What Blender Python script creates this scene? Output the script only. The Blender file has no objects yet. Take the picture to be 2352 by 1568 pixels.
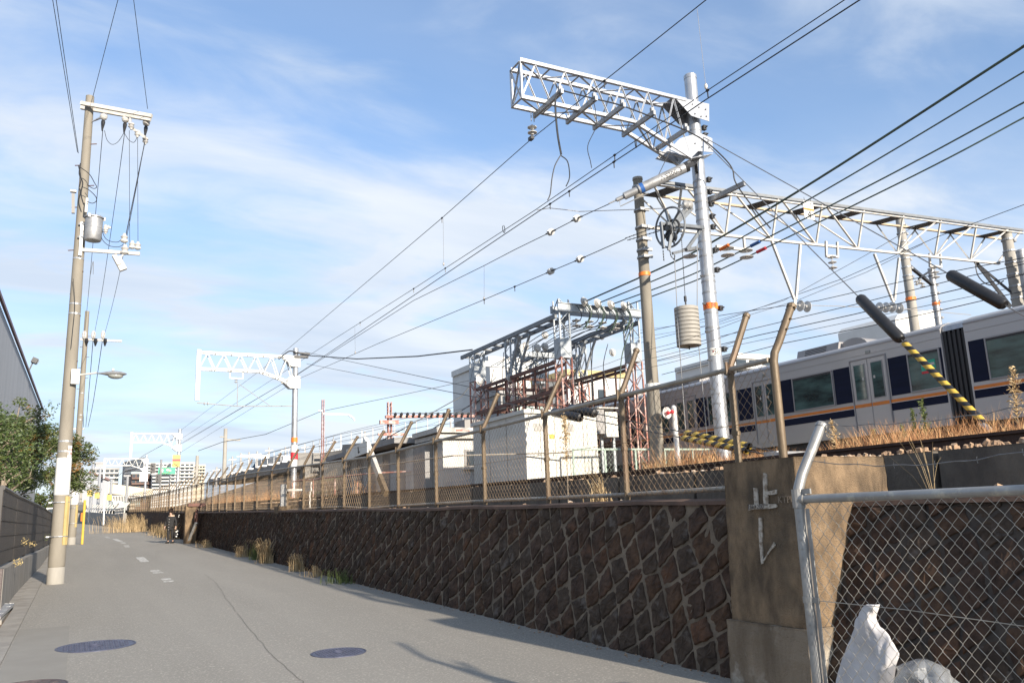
import bpy, bmesh, math, random
from mathutils import Vector, Matrix, noise
random.seed(7)
V = Vector
S = bpy.context.scene
COL = S.collection
# ------------------------------------------------------------ camera
CAM = V((0, 0, 1.44)); PITCH = math.radians(11.7); ROLL = math.radians(2.2); YAW = math.radians(27.682)
F_PX = 1898.0                                   # focal length in pixels of a 2352 px wide frame
_Fh = V((math.sin(YAW), math.cos(YAW), 0)); _R = V((math.cos(YAW), -math.sin(YAW), 0)); _Z = V((0, 0, 1))
_F = _Fh*math.cos(PITCH) + _Z*math.sin(PITCH); _U = -_Fh*math.sin(PITCH) + _Z*math.cos(PITCH)
_R2 = _R*math.cos(ROLL) - _U*math.sin(ROLL); _U2 = _U*math.cos(ROLL) + _R*math.sin(ROLL)
cd = bpy.data.cameras.new('camera'); cam = bpy.data.objects.new('camera', cd); COL.objects.link(cam)
cd.sensor_width = 36; cd.lens = F_PX/2352*36; cd.clip_start = .1; cd.clip_end = 3000
cam.matrix_world = Matrix(((_R2.x, _U2.x, -_F.x, CAM.x), (_R2.y, _U2.y, -_F.y, CAM.y), (_R2.z, _U2.z, -_F.z, CAM.z), (0, 0, 0, 1)))
S.camera = cam
S.render.engine = 'CYCLES'
S.render.resolution_x = 1024; S.render.resolution_y = 682

def at(x, y, X=None, Y=None, Z=None, D=None):
    """survey helper: the point on a real plane (or at a real distance) seen at photo position x, y"""
    d = _F + _R2*((x-1176)/F_PX) - _U2*((y-784)/F_PX)
    if X is not None: t = (X-CAM.x)/d.x
    elif Y is not None: t = (Y-CAM.y)/d.y
    elif Z is not None: t = (Z-CAM.z)/d.z
    else: t = D
    return CAM + d*t
# ------------------------------------------------------------ light
SUN_EL = math.radians(18); SUN_AZ = math.radians(8)      # azimuth measured from -Y towards +X
sd = V((math.sin(SUN_AZ)*math.cos(SUN_EL), -math.cos(SUN_AZ)*math.cos(SUN_EL), math.sin(SUN_EL)))
sl = bpy.data.lights.new('sun', 'SUN'); sl.energy = 4.4; sl.angle = math.radians(1.0); sl.color = (1, .89, .75)
so = bpy.data.objects.new('sun', sl); COL.objects.link(so); so.rotation_euler = sd.to_track_quat('Z', 'Y').to_euler(); so.location = (0, 0, 60)
S.view_settings.view_transform = 'Standard'; S.view_settings.look = 'None'; S.view_settings.gamma = 1
S.view_settings.exposure = .95
W = bpy.data.worlds.new('World'); S.world = W; W.use_nodes = True
def build_world():
    nt = W.node_tree; nt.nodes.clear(); N = nt.nodes.new; L = nt.links.new
    out = N('ShaderNodeOutputWorld'); bg = N('ShaderNodeBackground'); bg.inputs['Strength'].default_value = .079
    sky = N('ShaderNodeTexSky'); sky.sky_type = 'NISHITA'; sky.sun_disc = False
    sky.sun_elevation = SUN_EL; sky.sun_rotation = math.atan2(sd.x, sd.y)
    sky.air_density = 1.0; sky.dust_density = .5; sky.ozone_density = 2.0
    tc = N('ShaderNodeTexCoord'); sp = N('ShaderNodeSeparateXYZ'); L(tc.outputs['Generated'], sp.inputs[0])
    def math_(op, a, b=None, cl=False):
        m = N('ShaderNodeMath'); m.operation = op; m.use_clamp = cl
        for i, v in enumerate((a, b)):
            if v is None: continue
            if isinstance(v, (int, float)): m.inputs[i].default_value = v
            else: L(v, m.inputs[i])
        return m.outputs[0]
    zz = math_('MAXIMUM', sp.outputs['Z'], 0.0); den = math_('ADD', zz, .16)
    px = math_('DIVIDE', sp.outputs['X'], den); py = math_('DIVIDE', sp.outputs['Y'], den)
    cb = N('ShaderNodeCombineXYZ'); L(px, cb.inputs[0]); L(py, cb.inputs[1])
    def cloud(loc, rot, scale, nscale, det, rough, dist):
        mp = N('ShaderNodeMapping'); mp.inputs['Location'].default_value = loc; mp.inputs['Rotation'].default_value = (0, 0, rot); mp.inputs['Scale'].default_value = scale
        L(cb.outputs[0], mp.inputs[0]); n = N('ShaderNodeTexNoise'); n.inputs['Scale'].default_value = nscale; n.inputs['Detail'].default_value = det
        n.inputs['Roughness'].default_value = rough; n.inputs['Distortion'].default_value = dist; L(mp.outputs[0], n.inputs['Vector']); return n.outputs['Fac']
    a = cloud((3.6, 9.3, 0), .35, (.8, 1.25, 1), .8, 7, .5, .35)
    b = cloud((5.1, 3.3, 2), .6, (.8, 1.5, 1), 2.6, 7, .55, .5)
    c = cloud((1.7, 6.2, 4), .45, (.4, 1.2, 1), .5, 4, .5, .2)
    m = math_('ADD', math_('MULTIPLY', a, .62), math_('ADD', math_('MULTIPLY', b, .34), math_('MULTIPLY', c, .26)))
    mr = N('ShaderNodeMapRange'); mr.inputs['From Min'].default_value = .55; mr.inputs['From Max'].default_value = .75; mr.clamp = True
    mr.interpolation_type = 'SMOOTHSTEP'; L(m, mr.inputs['Value'])
    # thin veil that thickens towards the horizon
    veil = N('ShaderNodeMapRange'); veil.inputs['From Min'].default_value = 0; veil.inputs['From Max'].default_value = .42
    veil.inputs['To Min'].default_value = .96; veil.inputs['To Max'].default_value = .20; L(zz, veil.inputs['Value'])
    fac = math_('ADD', veil.outputs[0], math_('MULTIPLY', mr.outputs[0], .74), True)
    fac = math_('MINIMUM', fac, .96)
    cc = N('ShaderNodeMix'); cc.data_type = 'RGBA'; cc.inputs[6].default_value = (4.5, 5.15, 6.1, 1); cc.inputs[7].default_value = (5.8, 6.2, 6.75, 1)
    g = cloud((7.7, 1.2, 9), .5, (.5, 1.4, 1), 1.5, 6, .55, .3)
    gr = N('ShaderNodeMapRange'); gr.inputs['From Min'].default_value = .38; gr.inputs['From Max'].default_value = .62; L(g, gr.inputs['Value']); L(gr.outputs[0], cc.inputs[0])
    tn = N('ShaderNodeMix'); tn.data_type = 'RGBA'; tn.blend_type = 'MULTIPLY'; tn.inputs[0].default_value = 1; tn.inputs[7].default_value = (1.06, 1.35, 1.60, 1); L(sky.outputs[0], tn.inputs[6])
    mx = N('ShaderNodeMix'); mx.data_type = 'RGBA'; L(fac, mx.inputs[0]); L(tn.outputs[2], mx.inputs[6]); L(cc.outputs[2], mx.inputs[7])
    L(mx.outputs[2], bg.inputs['Color']); L(bg.outputs[0], out.inputs['Surface'])
build_world()
# ------------------------------------------------------------ materials
def mat(name, c1, c2=None, rough=.7, metal=0, scale=4., bump=0, bscale=None, detail=6, lo=.35, hi=.65, stretch=(1, 1, 1), c3=None, s3=None, lo3=.6, hi3=.75, alpha=None, trans=0, spec=.5, coat=0, free=False):
    m = bpy.data.materials.new(name); m.use_nodes = True; nt = m.node_tree; N = nt.nodes.new; L = nt.links.new
    p = nt.nodes['Principled BSDF']; p.inputs['Roughness'].default_value = rough; p.inputs['Metallic'].default_value = metal
    p.inputs['Specular IOR Level'].default_value = spec
    if coat: p.inputs['Coat Weight'].default_value = coat
    tc = N('ShaderNodeTexCoord'); mp = N('ShaderNodeMapping'); mp.inputs['Scale'].default_value = stretch; L(tc.outputs['Object'], mp.inputs[0])
    def nz(s, d=detail, raw=False):
        n = N('ShaderNodeTexNoise'); n.inputs['Scale'].default_value = s; n.inputs['Detail'].default_value = d; n.inputs['Roughness'].default_value = .6; L(tc.outputs['Object'] if raw and free else mp.outputs[0], n.inputs['Vector']); return n
    def ramp(src, lo, hi):
        r = N('ShaderNodeMapRange'); r.inputs['From Min'].default_value = lo; r.inputs['From Max'].default_value = hi; L(src, r.inputs['Value']); return r.outputs[0]
    def mixc(f, a, b):
        x = N('ShaderNodeMix'); x.data_type = 'RGBA'; L(f, x.inputs[0])
        for i, v in ((6, a), (7, b)):
            if isinstance(v, tuple): x.inputs[i].default_value = (*v, 1)
            else: L(v, x.inputs[i])
        return x.outputs[2]
    if c2 is None: c2 = tuple(v*.78 for v in c1)
    n1 = nz(scale); col = mixc(ramp(n1.outputs['Fac'], lo, hi), c1, c2)
    if c3: col = mixc(ramp(nz(s3 or scale*.3, raw=True).outputs['Fac'], lo3, hi3), col, c3)
    L(col, p.inputs['Base Color'])
    if bump:
        b = N('ShaderNodeBump'); b.inputs['Strength'].default_value = bump; b.inputs['Distance'].default_value = .02; L(nz(bscale or scale*4, raw=True).outputs['Fac'], b.inputs['Height']); L(b.outputs[0], p.inputs['Normal'])
    if alpha is not None: p.inputs['Alpha'].default_value = alpha
    if trans: p.inputs['Transmission Weight'].default_value = trans
    return m
MT = dict(
 asphalt=mat('asphalt', (.285, .265, .230), (.236, .220, .190), .9, scale=.9, stretch=(1, .10, 1), free=True, lo=.3, hi=.7, bump=.5, bscale=140, c3=(.40, .365, .31), s3=45, lo3=.55, hi3=.62),
 patch=mat('asphalt_patch', (.262, .245, .213), (.240, .224, .196), .9, scale=3, bump=.5, bscale=140),
 kerb=mat('kerb_concrete', (.30, .28, .245), (.22, .20, .175), .9, scale=3, bump=.4, bscale=30),
 soil=mat('soil', (.19, .14, .095), (.12, .09, .06), .95, scale=2, bump=.6, bscale=18),
 stone=mat('wall_stone', (.085, .052, .036), (.034, .022, .016), .9, scale=7, bump=1.0, bscale=16, c3=(.15, .072, .038), s3=2.1, lo3=.55, hi3=.75, spec=.25),
 mortar=mat('mortar', (.215, .168, .120), (.11, .085, .06), .95, scale=4, bump=.9, bscale=40),
 footing=mat('old_footing', (.26, .205, .145), (.15, .112, .075), .95, scale=5, bump=1, bscale=50, stretch=(1, 1, .3), free=True, c3=(.38, .34, .28), s3=2.2, lo3=.52, hi3=.62),
 pillar=mat('old_concrete', (.275, .19, .112), (.10, .070, .043), .95, scale=7, stretch=(1, 1, .45), free=True, bump=1.0, bscale=80, c3=(.075, .058, .04), s3=1.4, lo3=.5, hi3=.72),
 kerbwall=mat('curb_concrete', (.145, .125, .10), (.075, .065, .055), .95, scale=2.2, bump=.7, bscale=25, stretch=(1, 1, .5)),
 coping=mat('brown_coping', (.13, .075, .05), (.08, .05, .035), .9, scale=4, bump=.6, bscale=30),
 rail=mat('rusty_rail', (.055, .028, .02), (.03, .017, .013), .7, metal=.2, scale=12, bump=.3, bscale=60),
 ballast=mat('ballast_stone', (.40, .27, .17), (.20, .13, .085), .9, scale=3, bump=.5, bscale=30, c3=(.52, .44, .36), s3=6, lo3=.55, hi3=.62),
 ballast_bed=mat('ballast_bed', (.20, .14, .10), (.10, .075, .055), .95, scale=9, bump=1, bscale=22),
 fpipe=mat('brown_pipe', (.165, .122, .075), (.105, .075, .047), .55, metal=.25, scale=6, bump=.2, bscale=60, stretch=(1, 1, .25), c3=(.15, .09, .055), s3=5, lo3=.55, hi3=.7),
 frail=mat('grey_pipe', (.36, .33, .28), (.26, .225, .18), .5, metal=.3, scale=5, bump=.1, c3=(.2, .13, .08), s3=3, lo3=.6, hi3=.75),
 fwire=mat('fence_wire', (.34, .25, .155), (.22, .15, .09), .6, metal=0, scale=3),
 galv=mat('galvanised', (.50, .51, .52), (.36, .37, .39), .36, metal=.6, scale=9, bump=.08, bscale=30, detail=3, stretch=(1, 1, .3)),
 galv_d=mat('galvanised_dull', (.38, .385, .39), (.27, .275, .28), .5, metal=.5, scale=5, bump=.1, bscale=30),
 galv_w=mat('fence_wire_galvanised', (.46, .43, .37), (.34, .31, .26), .4, metal=.6, scale=20),
 gpipe=mat('galvanised_pipe', (.33, .33, .32), (.24, .235, .225), .42, metal=.4, scale=5, bump=.1, bscale=60, c3=(.5, .47, .4), s3=9, lo3=.58, hi3=.7),
 conc=mat('pole_concrete', (.245, .222, .182), (.195, .176, .143), .8, scale=3, bump=.15, bscale=50, stretch=(1, 1, .3)),
 concg=mat('pole_concrete_grey', (.36, .34, .30), (.28, .265, .235), .8, scale=3, bump=.15, bscale=50, stretch=(1, 1, .3)),
 white=mat('white_paint', (.72, .72, .69), (.62, .62, .59), .5, scale=2),
 whited=mat('white_worn', (.56, .54, .50), (.44, .42, .38), .7, scale=6, bump=.15, bscale=30),
 road_white=mat('road_marking', (.62, .60, .56), (.34, .32, .28), .8, scale=14, lo=.4, hi=.58),
 yellow=mat('yellow_plastic', (.60, .41, .06), (.50, .33, .05), .45, scale=4),
 paleyel=mat('pale_yellow', (.50, .39, .17), (.42, .32, .14), .5, scale=4),
 black=mat('black_plastic', (.018, .018, .02), (.012, .012, .013), .38, scale=4),
 dark=mat('dark_metal', (.05, .052, .055), (.03, .03, .033), .5, metal=.4, scale=5),
 wire=mat('dark_wire', (.055, .06, .065), (.04, .042, .045), .5, metal=.3, scale=2),
 wireg=mat('green_cable', (.075, .12, .09), (.05, .075, .06), .5, scale=2),
 wirel=mat('light_wire', (.55, .53, .50), (.42, .4, .38), .45, metal=.5, scale=2),
 steelwire=mat('steel_wire', (.27, .27, .27), (.2, .2, .2), .4, metal=.7, scale=2),
 porc=mat('porcelain', (.55, .54, .51), (.42, .41, .39), .2, scale=4, coat=.4),
 orange=mat('orange_band', (.85, .22, .03), (.75, .18, .03), .5, scale=5),
 red=mat('red_band', (.62, .03, .05), (.52, .03, .04), .5, scale=5),
 blue=mat('blue_tape', (.03, .12, .38), (.02, .09, .3), .5, scale=5),
 rust=mat('rust_red_paint', (.40, .17, .13), (.27, .11, .085), .65, scale=5, bump=.2, bscale=40, c3=(.55, .42, .38), s3=3, lo3=.48, hi3=.6),
 rustd=mat('rust_brown_steel', (.16, .07, .05), (.09, .045, .035), .7, scale=5, bump=.2),
 gsteel=mat('grey_steel', (.40, .43, .45), (.31, .335, .355), .5, metal=.2, scale=5),
 train=mat('train_steel', (.43, .415, .405), (.37, .355, .35), .38, metal=.45, scale=.8, stretch=(1, .15, 1)),
 troof=mat('train_roof', (.33, .315, .31), (.26, .25, .25), .55, metal=.2, scale=1.5, stretch=(1, .2, 1)),
 navy=mat('train_navy', (.010, .014, .036), (.008, .011, .026), .6, spec=.12, scale=1, stretch=(1, .1, 8)),
 torange=mat('train_orange', (.68, .20, .02), (.6, .17, .02), .4, scale=2),
 glass=mat('train_glass', (.060, .115, .105), (.006, .014, .014), .07, scale=1.1, spec=.5, detail=5, lo=.40, hi=.62, stretch=(1, .7, 2.6)),  # teal and dark blotches in the colour imitate reflections on the panes
 seal=mat('dark_seal', (.03, .03, .032), None, .6),
 grass=mat('dry_grass', (.50, .27, .125), (.34, .16, .07), .85, scale=1.6, c3=(.56, .38, .19), s3=3.5, lo3=.5, hi3=.66),
 straw=mat('straw', (.55, .42, .24), (.38, .26, .13), .85, scale=6),
 green=mat('weed_green', (.14, .17, .05), (.08, .11, .03), .8, scale=8),
 leaf=mat('leaf', (.080, .105, .025), (.035, .058, .016), .55, scale=3.5, c3=(.33, .13, .03), s3=1.6, lo3=.56, hi3=.72),
 leafg=mat('green_leaf', (.078, .115, .028), (.036, .062, .017), .55, scale=3.5, c3=(.13, .10, .02), s3=2, lo3=.6, hi3=.8),
 bark=mat('bark', (.30, .25, .19), (.19, .15, .11), .9, scale=9, bump=.5),
 fpanel=mat('dark_fence_panel', (.062, .052, .044), (.045, .038, .032), .7, scale=2, bump=.2, bscale=60),
 fdark=mat('dark_fence_frame', (.04, .036, .034), None, .5),
 cbase=mat('fence_base_concrete', (.26, .245, .22), (.17, .16, .145), .9, scale=2.5, bump=.3, bscale=40, stretch=(1, 1, .25)),
 clad=mat('grey_cladding', (.27, .285, .31), (.23, .245, .27), .55, metal=.2, scale=1, stretch=(1, 1, .1)),
 bwhite=mat('building_white', (.66, .65, .62), (.58, .57, .54), .8, scale=.4),
 bgrey=mat('building_grey', (.36, .36, .35), (.30, .30, .30), .8, scale=.3),
 bcream=mat('building_cream', (.62, .56, .44), (.55, .49, .38), .8, scale=.3),
 bbrown=mat('building_brown', (.17, .11, .09), (.13, .085, .07), .8, scale=.3),
 bwin=mat('building_window', (.05, .065, .08), (.03, .04, .05), .15, scale=.5),
 bteal=mat('pale_teal_roof', (.42, .52, .50), None, .6),
 sign_g=mat('sign_green', (.02, .36, .22), (.02, .3, .18), .5, scale=1),
 hut=mat('hut_wall', (.60, .59, .56), (.50, .49, .46), .75, scale=1.5, bump=.1, bscale=30),
 hutd=mat('hut_grey_board', (.33, .32, .31), (.24, .235, .23), .75, scale=1.5, stretch=(1, 1, .2)),
 box=mat('cubicle_paint', (.60, .59, .54), (.52, .51, .465), .5, scale=.8),
 viad=mat('viaduct_concrete', (.30, .29, .27), (.22, .21, .195), .9, scale=.5, bump=.2, stretch=(1, 1, .4)),
 bank=mat('brown_bank', (.25, .17, .11), (.16, .11, .07), .95, scale=.6, bump=.6, bscale=8, c3=(.17, .17, .08), s3=.25, lo3=.55, hi3=.72),
 skin=mat('skin', (.55, .36, .27), None, .6), hair=mat('hair', (.03, .018, .012), None, .5), cloth=mat('black_cloth', (.022, .021, .022), (.013, .013, .014), .85, scale=8),
 fur=mat('cream_fur', (.55, .45, .32), (.4, .32, .22), .95, scale=40, bump=.8, bscale=120),
 iron=mat('cast_iron', (.10, .105, .155), (.065, .07, .10), .5, metal=.3, scale=10, bump=.3, bscale=40),
 ironr=mat('cast_iron_brown', (.115, .095, .095), (.07, .055, .055), .55, metal=.3, scale=10, bump=.3, bscale=40),
 bag=mat('white_sheet', (.56, .545, .54), (.44, .43, .44), .6, scale=6, bump=.35, bscale=14),
 pbag=mat('clear_bag', (.50, .52, .54), (.36, .38, .40), .25, scale=8, bump=.3, bscale=20, alpha=.38),
 paint=mat('chalk_paint', (.44, .40, .34), (.20, .155, .11), .9, scale=26, lo=.42, hi=.62),
 scratch=mat('scratched_mark', (.26, .21, .16), (.17, .13, .09), .9, scale=20),
 txt=mat('black_lettering', (.03, .03, .035), None, .6), txtr=mat('dark_red_lettering', (.30, .03, .02), None, .6), txtw=mat('white_lettering', (.8, .8, .8), None, .6),
 lens=mat('lamp_glass', (.30, .31, .29), (.22, .23, .21), .15, scale=4), bluec=mat('far_blue', (.10, .17, .26), None, .5),
 stoneb=mat('wall_stone_grey', (.082, .058, .042), (.038, .027, .020), .92, scale=9, bump=1.0, bscale=18, spec=.2, c3=(.12, .10, .085), s3=5, lo3=.56, hi3=.66),
 stonec=mat('wall_stone_rust', (.105, .062, .038), (.045, .028, .020), .92, scale=8, bump=1.0, bscale=18, spec=.2),
 midsteel=mat('mid_grey_steel', (.20, .215, .23), (.15, .16, .17), .55, metal=.2),  # mid-grey steel for the beams, tensioner wheel and bracket arms
 crack=mat('crack', (.15, .13, .11), None, .95),
 mortar_shaded=mat('shaded_mortar', (.075, .058, .045), (.04, .032, .026), .95, scale=4, bump=.9, bscale=40),  # mortar copy with the set-back wall's shade painted into its colour
 maroon=mat('maroon_trim', (.12, .045, .045), None, .5),
 ygreen=mat('pale_green_rail', (.45, .56, .47), None, .5), tan=mat('tan_lining', (.50, .40, .28), None, .8),
)
# ------------------------------------------------------------ mesh builder
class MB:
    def __init__(s): s.v = []; s.f = []; s.m = []; s.mi = 0; s.br = []; s.hold = False
    def add(s, vs, fs, mi=None):
        o = len(s.v)
        if not s.hold: s.br.append((o, len(s.f)))
        s.v += [V(p) for p in vs]; s.f += [tuple(i+o for i in f) for f in fs]; s.m += [s.mi if mi is None else mi]*len(fs); return s
    def piece(s, on=True):
        """everything added until piece(False) is one piece"""
        if on: s.br.append((len(s.v), len(s.f)))
        s.hold = on; return s
    def box(s, c, d, rot=None, mi=None):
        x, y, z = d[0]/2, d[1]/2, d[2]/2; c = V(c)
        vs = [V((sx*x, sy*y, sz*z)) for sz in (-1, 1) for sy in (-1, 1) for sx in (-1, 1)]
        if rot is not None: vs = [rot @ p for p in vs]
        return s.add([c+p for p in vs], [(0, 2, 3, 1), (4, 5, 7, 6), (0, 1, 5, 4), (2, 6, 7, 3), (0, 4, 6, 2), (1, 3, 7, 5)], mi)
    def bb(s, x0, x1, y0, y1, z0, z1, mi=None): return s.box(((x0+x1)/2, (y0+y1)/2, (z0+z1)/2), (abs(x1-x0), abs(y1-y0), abs(z1-z0)), None, mi)
    def bar(s, a, b, w=.05, h=None, up=(0, 0, 1), mi=None):
        a, b = V(a), V(b); h = h or w; d = (b-a).normalized(); up = V(up)
        if abs(d.dot(up)) > .98: up = V((0, 1, 0)) if abs(d.y) < .9 else V((1, 0, 0))
        r = d.cross(up).normalized()*(w/2); u = r.cross(d).normalized()*(h/2)
        vs = [p+q for p in (a, b) for q in (-r-u, r-u, r+u, -r+u)]
        return s.add(vs, [(3, 2, 1, 0), (4, 5, 6, 7), (0, 1, 5, 4), (1, 2, 6, 5), (2, 3, 7, 6), (3, 0, 4, 7)], mi)
    def angle(s, a, b, w=.07, t=.008, up=(0, 0, 1), mi=None):
        """L-section member"""
        a, b = V(a), V(b); d = (b-a).normalized(); up = V(up)
        if abs(d.dot(up)) > .98: up = V((0, 1, 0))
        r = d.cross(up).normalized(); u = r.cross(d).normalized()
        s.bar(a+r*(w/2-t/2)*0, b+r*0, w, t, up, mi); s.bar(a+u*(w/2)+r*(w/2-t/2), b+u*(w/2)+r*(w/2-t/2), t, w-.001, up, mi); return s
    def tube(s, pts, r, n=8, caps=True, mi=None):
        pts = [V(p) for p in pts]; k = len(pts); rs = r if isinstance(r, (list, tuple)) else [r]*k
        vs = []; fs = []; pr = None
        for i, p in enumerate(pts):
            d = (pts[min(i+1, k-1)]-pts[max(i-1, 0)])
            if d.length < 1e-9: d = V((0, 0, 1))
            d.normalize()
            if pr is None: pr = d.cross(V((0, 0, 1)) if abs(d.z) < .95 else V((1, 0, 0))).normalized()
            else:
                q = pr - d*pr.dot(d); pr = q.normalized() if q.length > 1e-6 else pr
            u = d.cross(pr)
            for j in range(n):
                a = 2*math.pi*j/n; vs.append(p + (pr*math.cos(a)+u*math.sin(a))*rs[i])
        for i in range(k-1):
            for j in range(n): fs.append((i*n+j, i*n+(j+1) % n, (i+1)*n+(j+1) % n, (i+1)*n+j))
        if caps: fs += [tuple(range(n-1, -1, -1)), tuple((k-1)*n+j for j in range(n))]
        return s.add(vs, fs, mi)
    def lathe(s, org, axis, prof, n=16, mi=None):
        org = V(org); d = V(axis).normalized(); r = d.cross(V((0, 0, 1)) if abs(d.z) < .95 else V((1, 0, 0))).normalized(); u = d.cross(r)
        vs = []; fs = []; k = len(prof)
        for (rr, t) in prof:
            for j in range(n):
                a = 2*math.pi*j/n; vs.append(org+d*t+(r*math.cos(a)+u*math.sin(a))*max(rr, .0005))
        for i in range(k-1):
            for j in range(n): fs.append((i*n+j, i*n+(j+1) % n, (i+1)*n+(j+1) % n, (i+1)*n+j))
        fs += [tuple(range(n-1, -1, -1)), tuple((k-1)*n+j for j in range(n))]
        return s.add(vs, fs, mi)
    def ring(s, c, axis, R, r, n=28, m=6, a0=0, a1=2*math.pi, mi=None):
        c = V(c); d = V(axis).normalized(); x = d.cross(V((0, 0, 1)) if abs(d.z) < .95 else V((1, 0, 0))).normalized(); y = d.cross(x)
        full = abs(a1-a0-2*math.pi) < 1e-6
        return s.tube([c+(x*math.cos(a0+(a1-a0)*i/n)+y*math.sin(a0+(a1-a0)*i/n))*R for i in range(n+1)], r, m, not full, mi)
    def prism(s, poly, ext, mi=None):
        poly = [V(p) for p in poly]; e = V(ext); n = len(poly)
        return s.add(poly+[p+e for p in poly], [tuple(range(n-1, -1, -1)), tuple(range(n, 2*n))]+[(i, (i+1) % n, n+(i+1) % n, n+i) for i in range(n)], mi)
    def ball(s, c, r, n=8, m=6, sc=(1, 1, 1), mi=None):
        c = V(c); vs = []; fs = []
        for i in range(m+1):
            t = math.pi*i/m
            for j in range(n):
                a = 2*math.pi*j/n; vs.append(c+V((math.sin(t)*math.cos(a)*sc[0], math.sin(t)*math.sin(a)*sc[1], math.cos(t)*sc[2]))*max(r, 1e-4))
        for i in range(m):
            for j in range(n): fs.append((i*n+j, (i+1)*n+j, (i+1)*n+(j+1) % n, i*n+(j+1) % n))
        return s.add(vs, fs, mi)
    def build(s, name, m, parent=None, org=None, smooth=False):
        if parent is not None and name in EACH and len(s.br) > 1:
            cuts = sorted(set(s.br))+[(len(s.v), len(s.f))]; last = None
            for (a, fa), (c, fc) in zip(cuts, cuts[1:]):
                if c == a: continue
                q = MB(); q.v = s.v[a:c]; q.f = [tuple(i-a for i in f) for f in s.f[fa:fc]]; q.m = s.m[fa:fc]; q.br = [(0, 0)]; last = q.build(name, m, parent, org, smooth)
            return last
        o = V((0, 0, 0))
        if parent is not None: o = WL[parent.name]
        elif org is not None: o = V(org)
        me = bpy.data.meshes.new(name); me.from_pydata([p-o for p in s.v], [], s.f)
        for q in (m if isinstance(m, (list, tuple)) else [m]): me.materials.append(MT[q] if isinstance(q, str) else q)
        if isinstance(m, (list, tuple)) and len(m) > 1: me.polygons.foreach_set('material_index', s.m)
        bm = bmesh.new(); bm.from_mesh(me); bmesh.ops.recalc_face_normals(bm, faces=bm.faces)
        if smooth:
            for f in bm.faces: f.smooth = True
            for e in bm.edges:
                if len(e.link_faces) == 2 and e.calc_face_angle(0) > math.radians(38): e.smooth = False
        bm.to_mesh(me); bm.free()
        ob = bpy.data.objects.new(name, me); COL.objects.link(ob); WL[ob.name] = o.copy()
        if parent is not None: ob.parent = parent
        else: ob.location = o
        return ob
WL = {}
EACH = {'insulator', 'outrigger', 'bolt_clamp', 'band', 'brace', 'pier', 'guard_strip', 'strap', 'step_bolt', 'dropper', 'leg', 'handle', 'boot', 'door', 'post', 'bracket_plate', 'drop_post', 'vent_panel', 'lifting_eye', 'shoe', 'hood', 'hanger', 'guide_wire', 'gusset_plate', 'chain', 'end_handrail', 'cap', 'door_seam', 'clamp', 'navy_band', 'orange_stripe', 'white_line', 'ladder_beam', 'rust_stain', 'yellow_dots', 'step', 'rear_chord', 'plate_bar', 'clamp_bar', 'balcony_rail'}
def tag(o, label, cat=None, group=None, kind=None):
    if label: o['label'] = label
    if cat: o['category'] = cat
    if group: o['group'] = group
    if kind: o['kind'] = kind
    return o
def thing(name, loc, label, cat, group=None):
    o = bpy.data.objects.new(name, None); COL.objects.link(o); o.location = V(loc); o.empty_display_size = .2; WL[o.name] = V(loc)
    return tag(o, label, cat, group)
def copy_tree(o, loc, rz=0, label=None, sc=None):
    def rec(a, par):
        c = a.copy(); COL.objects.link(c)
        if par is not None: c.parent = par; c.matrix_parent_inverse = a.matrix_parent_inverse.copy()
        WL[c.name] = WL[a.name]
        for ch in list(a.children): rec(ch, c)
        return c
    c = rec(o, None); c.location = V(loc); c.rotation_euler = (0, 0, rz); WL[c.name] = V(loc)
    if sc: c.scale = (sc, sc, sc)
    if label: c['label'] = label
    return c
def lerp(a, b, t): return a+(b-a)*t
def prof(tab):
    def f(y):
        if y <= tab[0][0]: return tab[0][1]
        for (a, u), (b, w) in zip(tab, tab[1:]):
            if y <= b: return u+(w-u)*(y-a)/(b-a)
        return tab[-1][1]
    return f
G = prof([(-60, -.6), (0, -.104), (6, 0), (200, 3.376), (260, 3.5), (3000, 3.5)])      # road level
T = prof([(-10, 1.40), (5.6, 1.49), (13.5, 1.58), (41, 2.0), (85, 2.77), (200, 4.77), (260, 4.9)])   # top of stone wall
RL = prof([(-30, 2.0), (10, 2.01), (18, 2.10), (33, 2.32), (60, 2.8), (200, 5.2), (260, 5.3)])    # rail head
FT = prof([(-10, 2.70), (17, 2.716), (25, 2.99), (32, 3.22), (85, 4.22), (200, 6.3)])  # fence top rail
def text_mesh(txt, size, mname, name, parent=None, M=None, warp=None, depth=.004, label=None, org=None):
    """real lettering as mesh; M places the xy text plane in the world, warp bends it"""
    cu = bpy.data.curves.new('t', 'FONT'); cu.body = txt; cu.size = size; cu.align_x = 'CENTER'; cu.align_y = 'CENTER'; cu.extrude = depth; cu.resolution_u = 3
    try: cu.resolution_u = 2
    except Exception: pass
    ob = bpy.data.objects.new('t', cu); COL.objects.link(ob); bpy.context.view_layer.update()
    me = bpy.data.meshes.new_from_object(ob.evaluated_get(bpy.context.evaluated_depsgraph_get())); bpy.data.objects.remove(ob)
    b = MB(); vs = [v.co.copy() for v in me.vertices]
    if warp: vs = [warp(p) for p in vs]
    elif M is not None: vs = [M @ p for p in vs]
    b.add(vs, [tuple(p.vertices) for p in me.polygons]); bpy.data.meshes.remove(me)
    return b.build(name, mname, parent, org)
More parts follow.
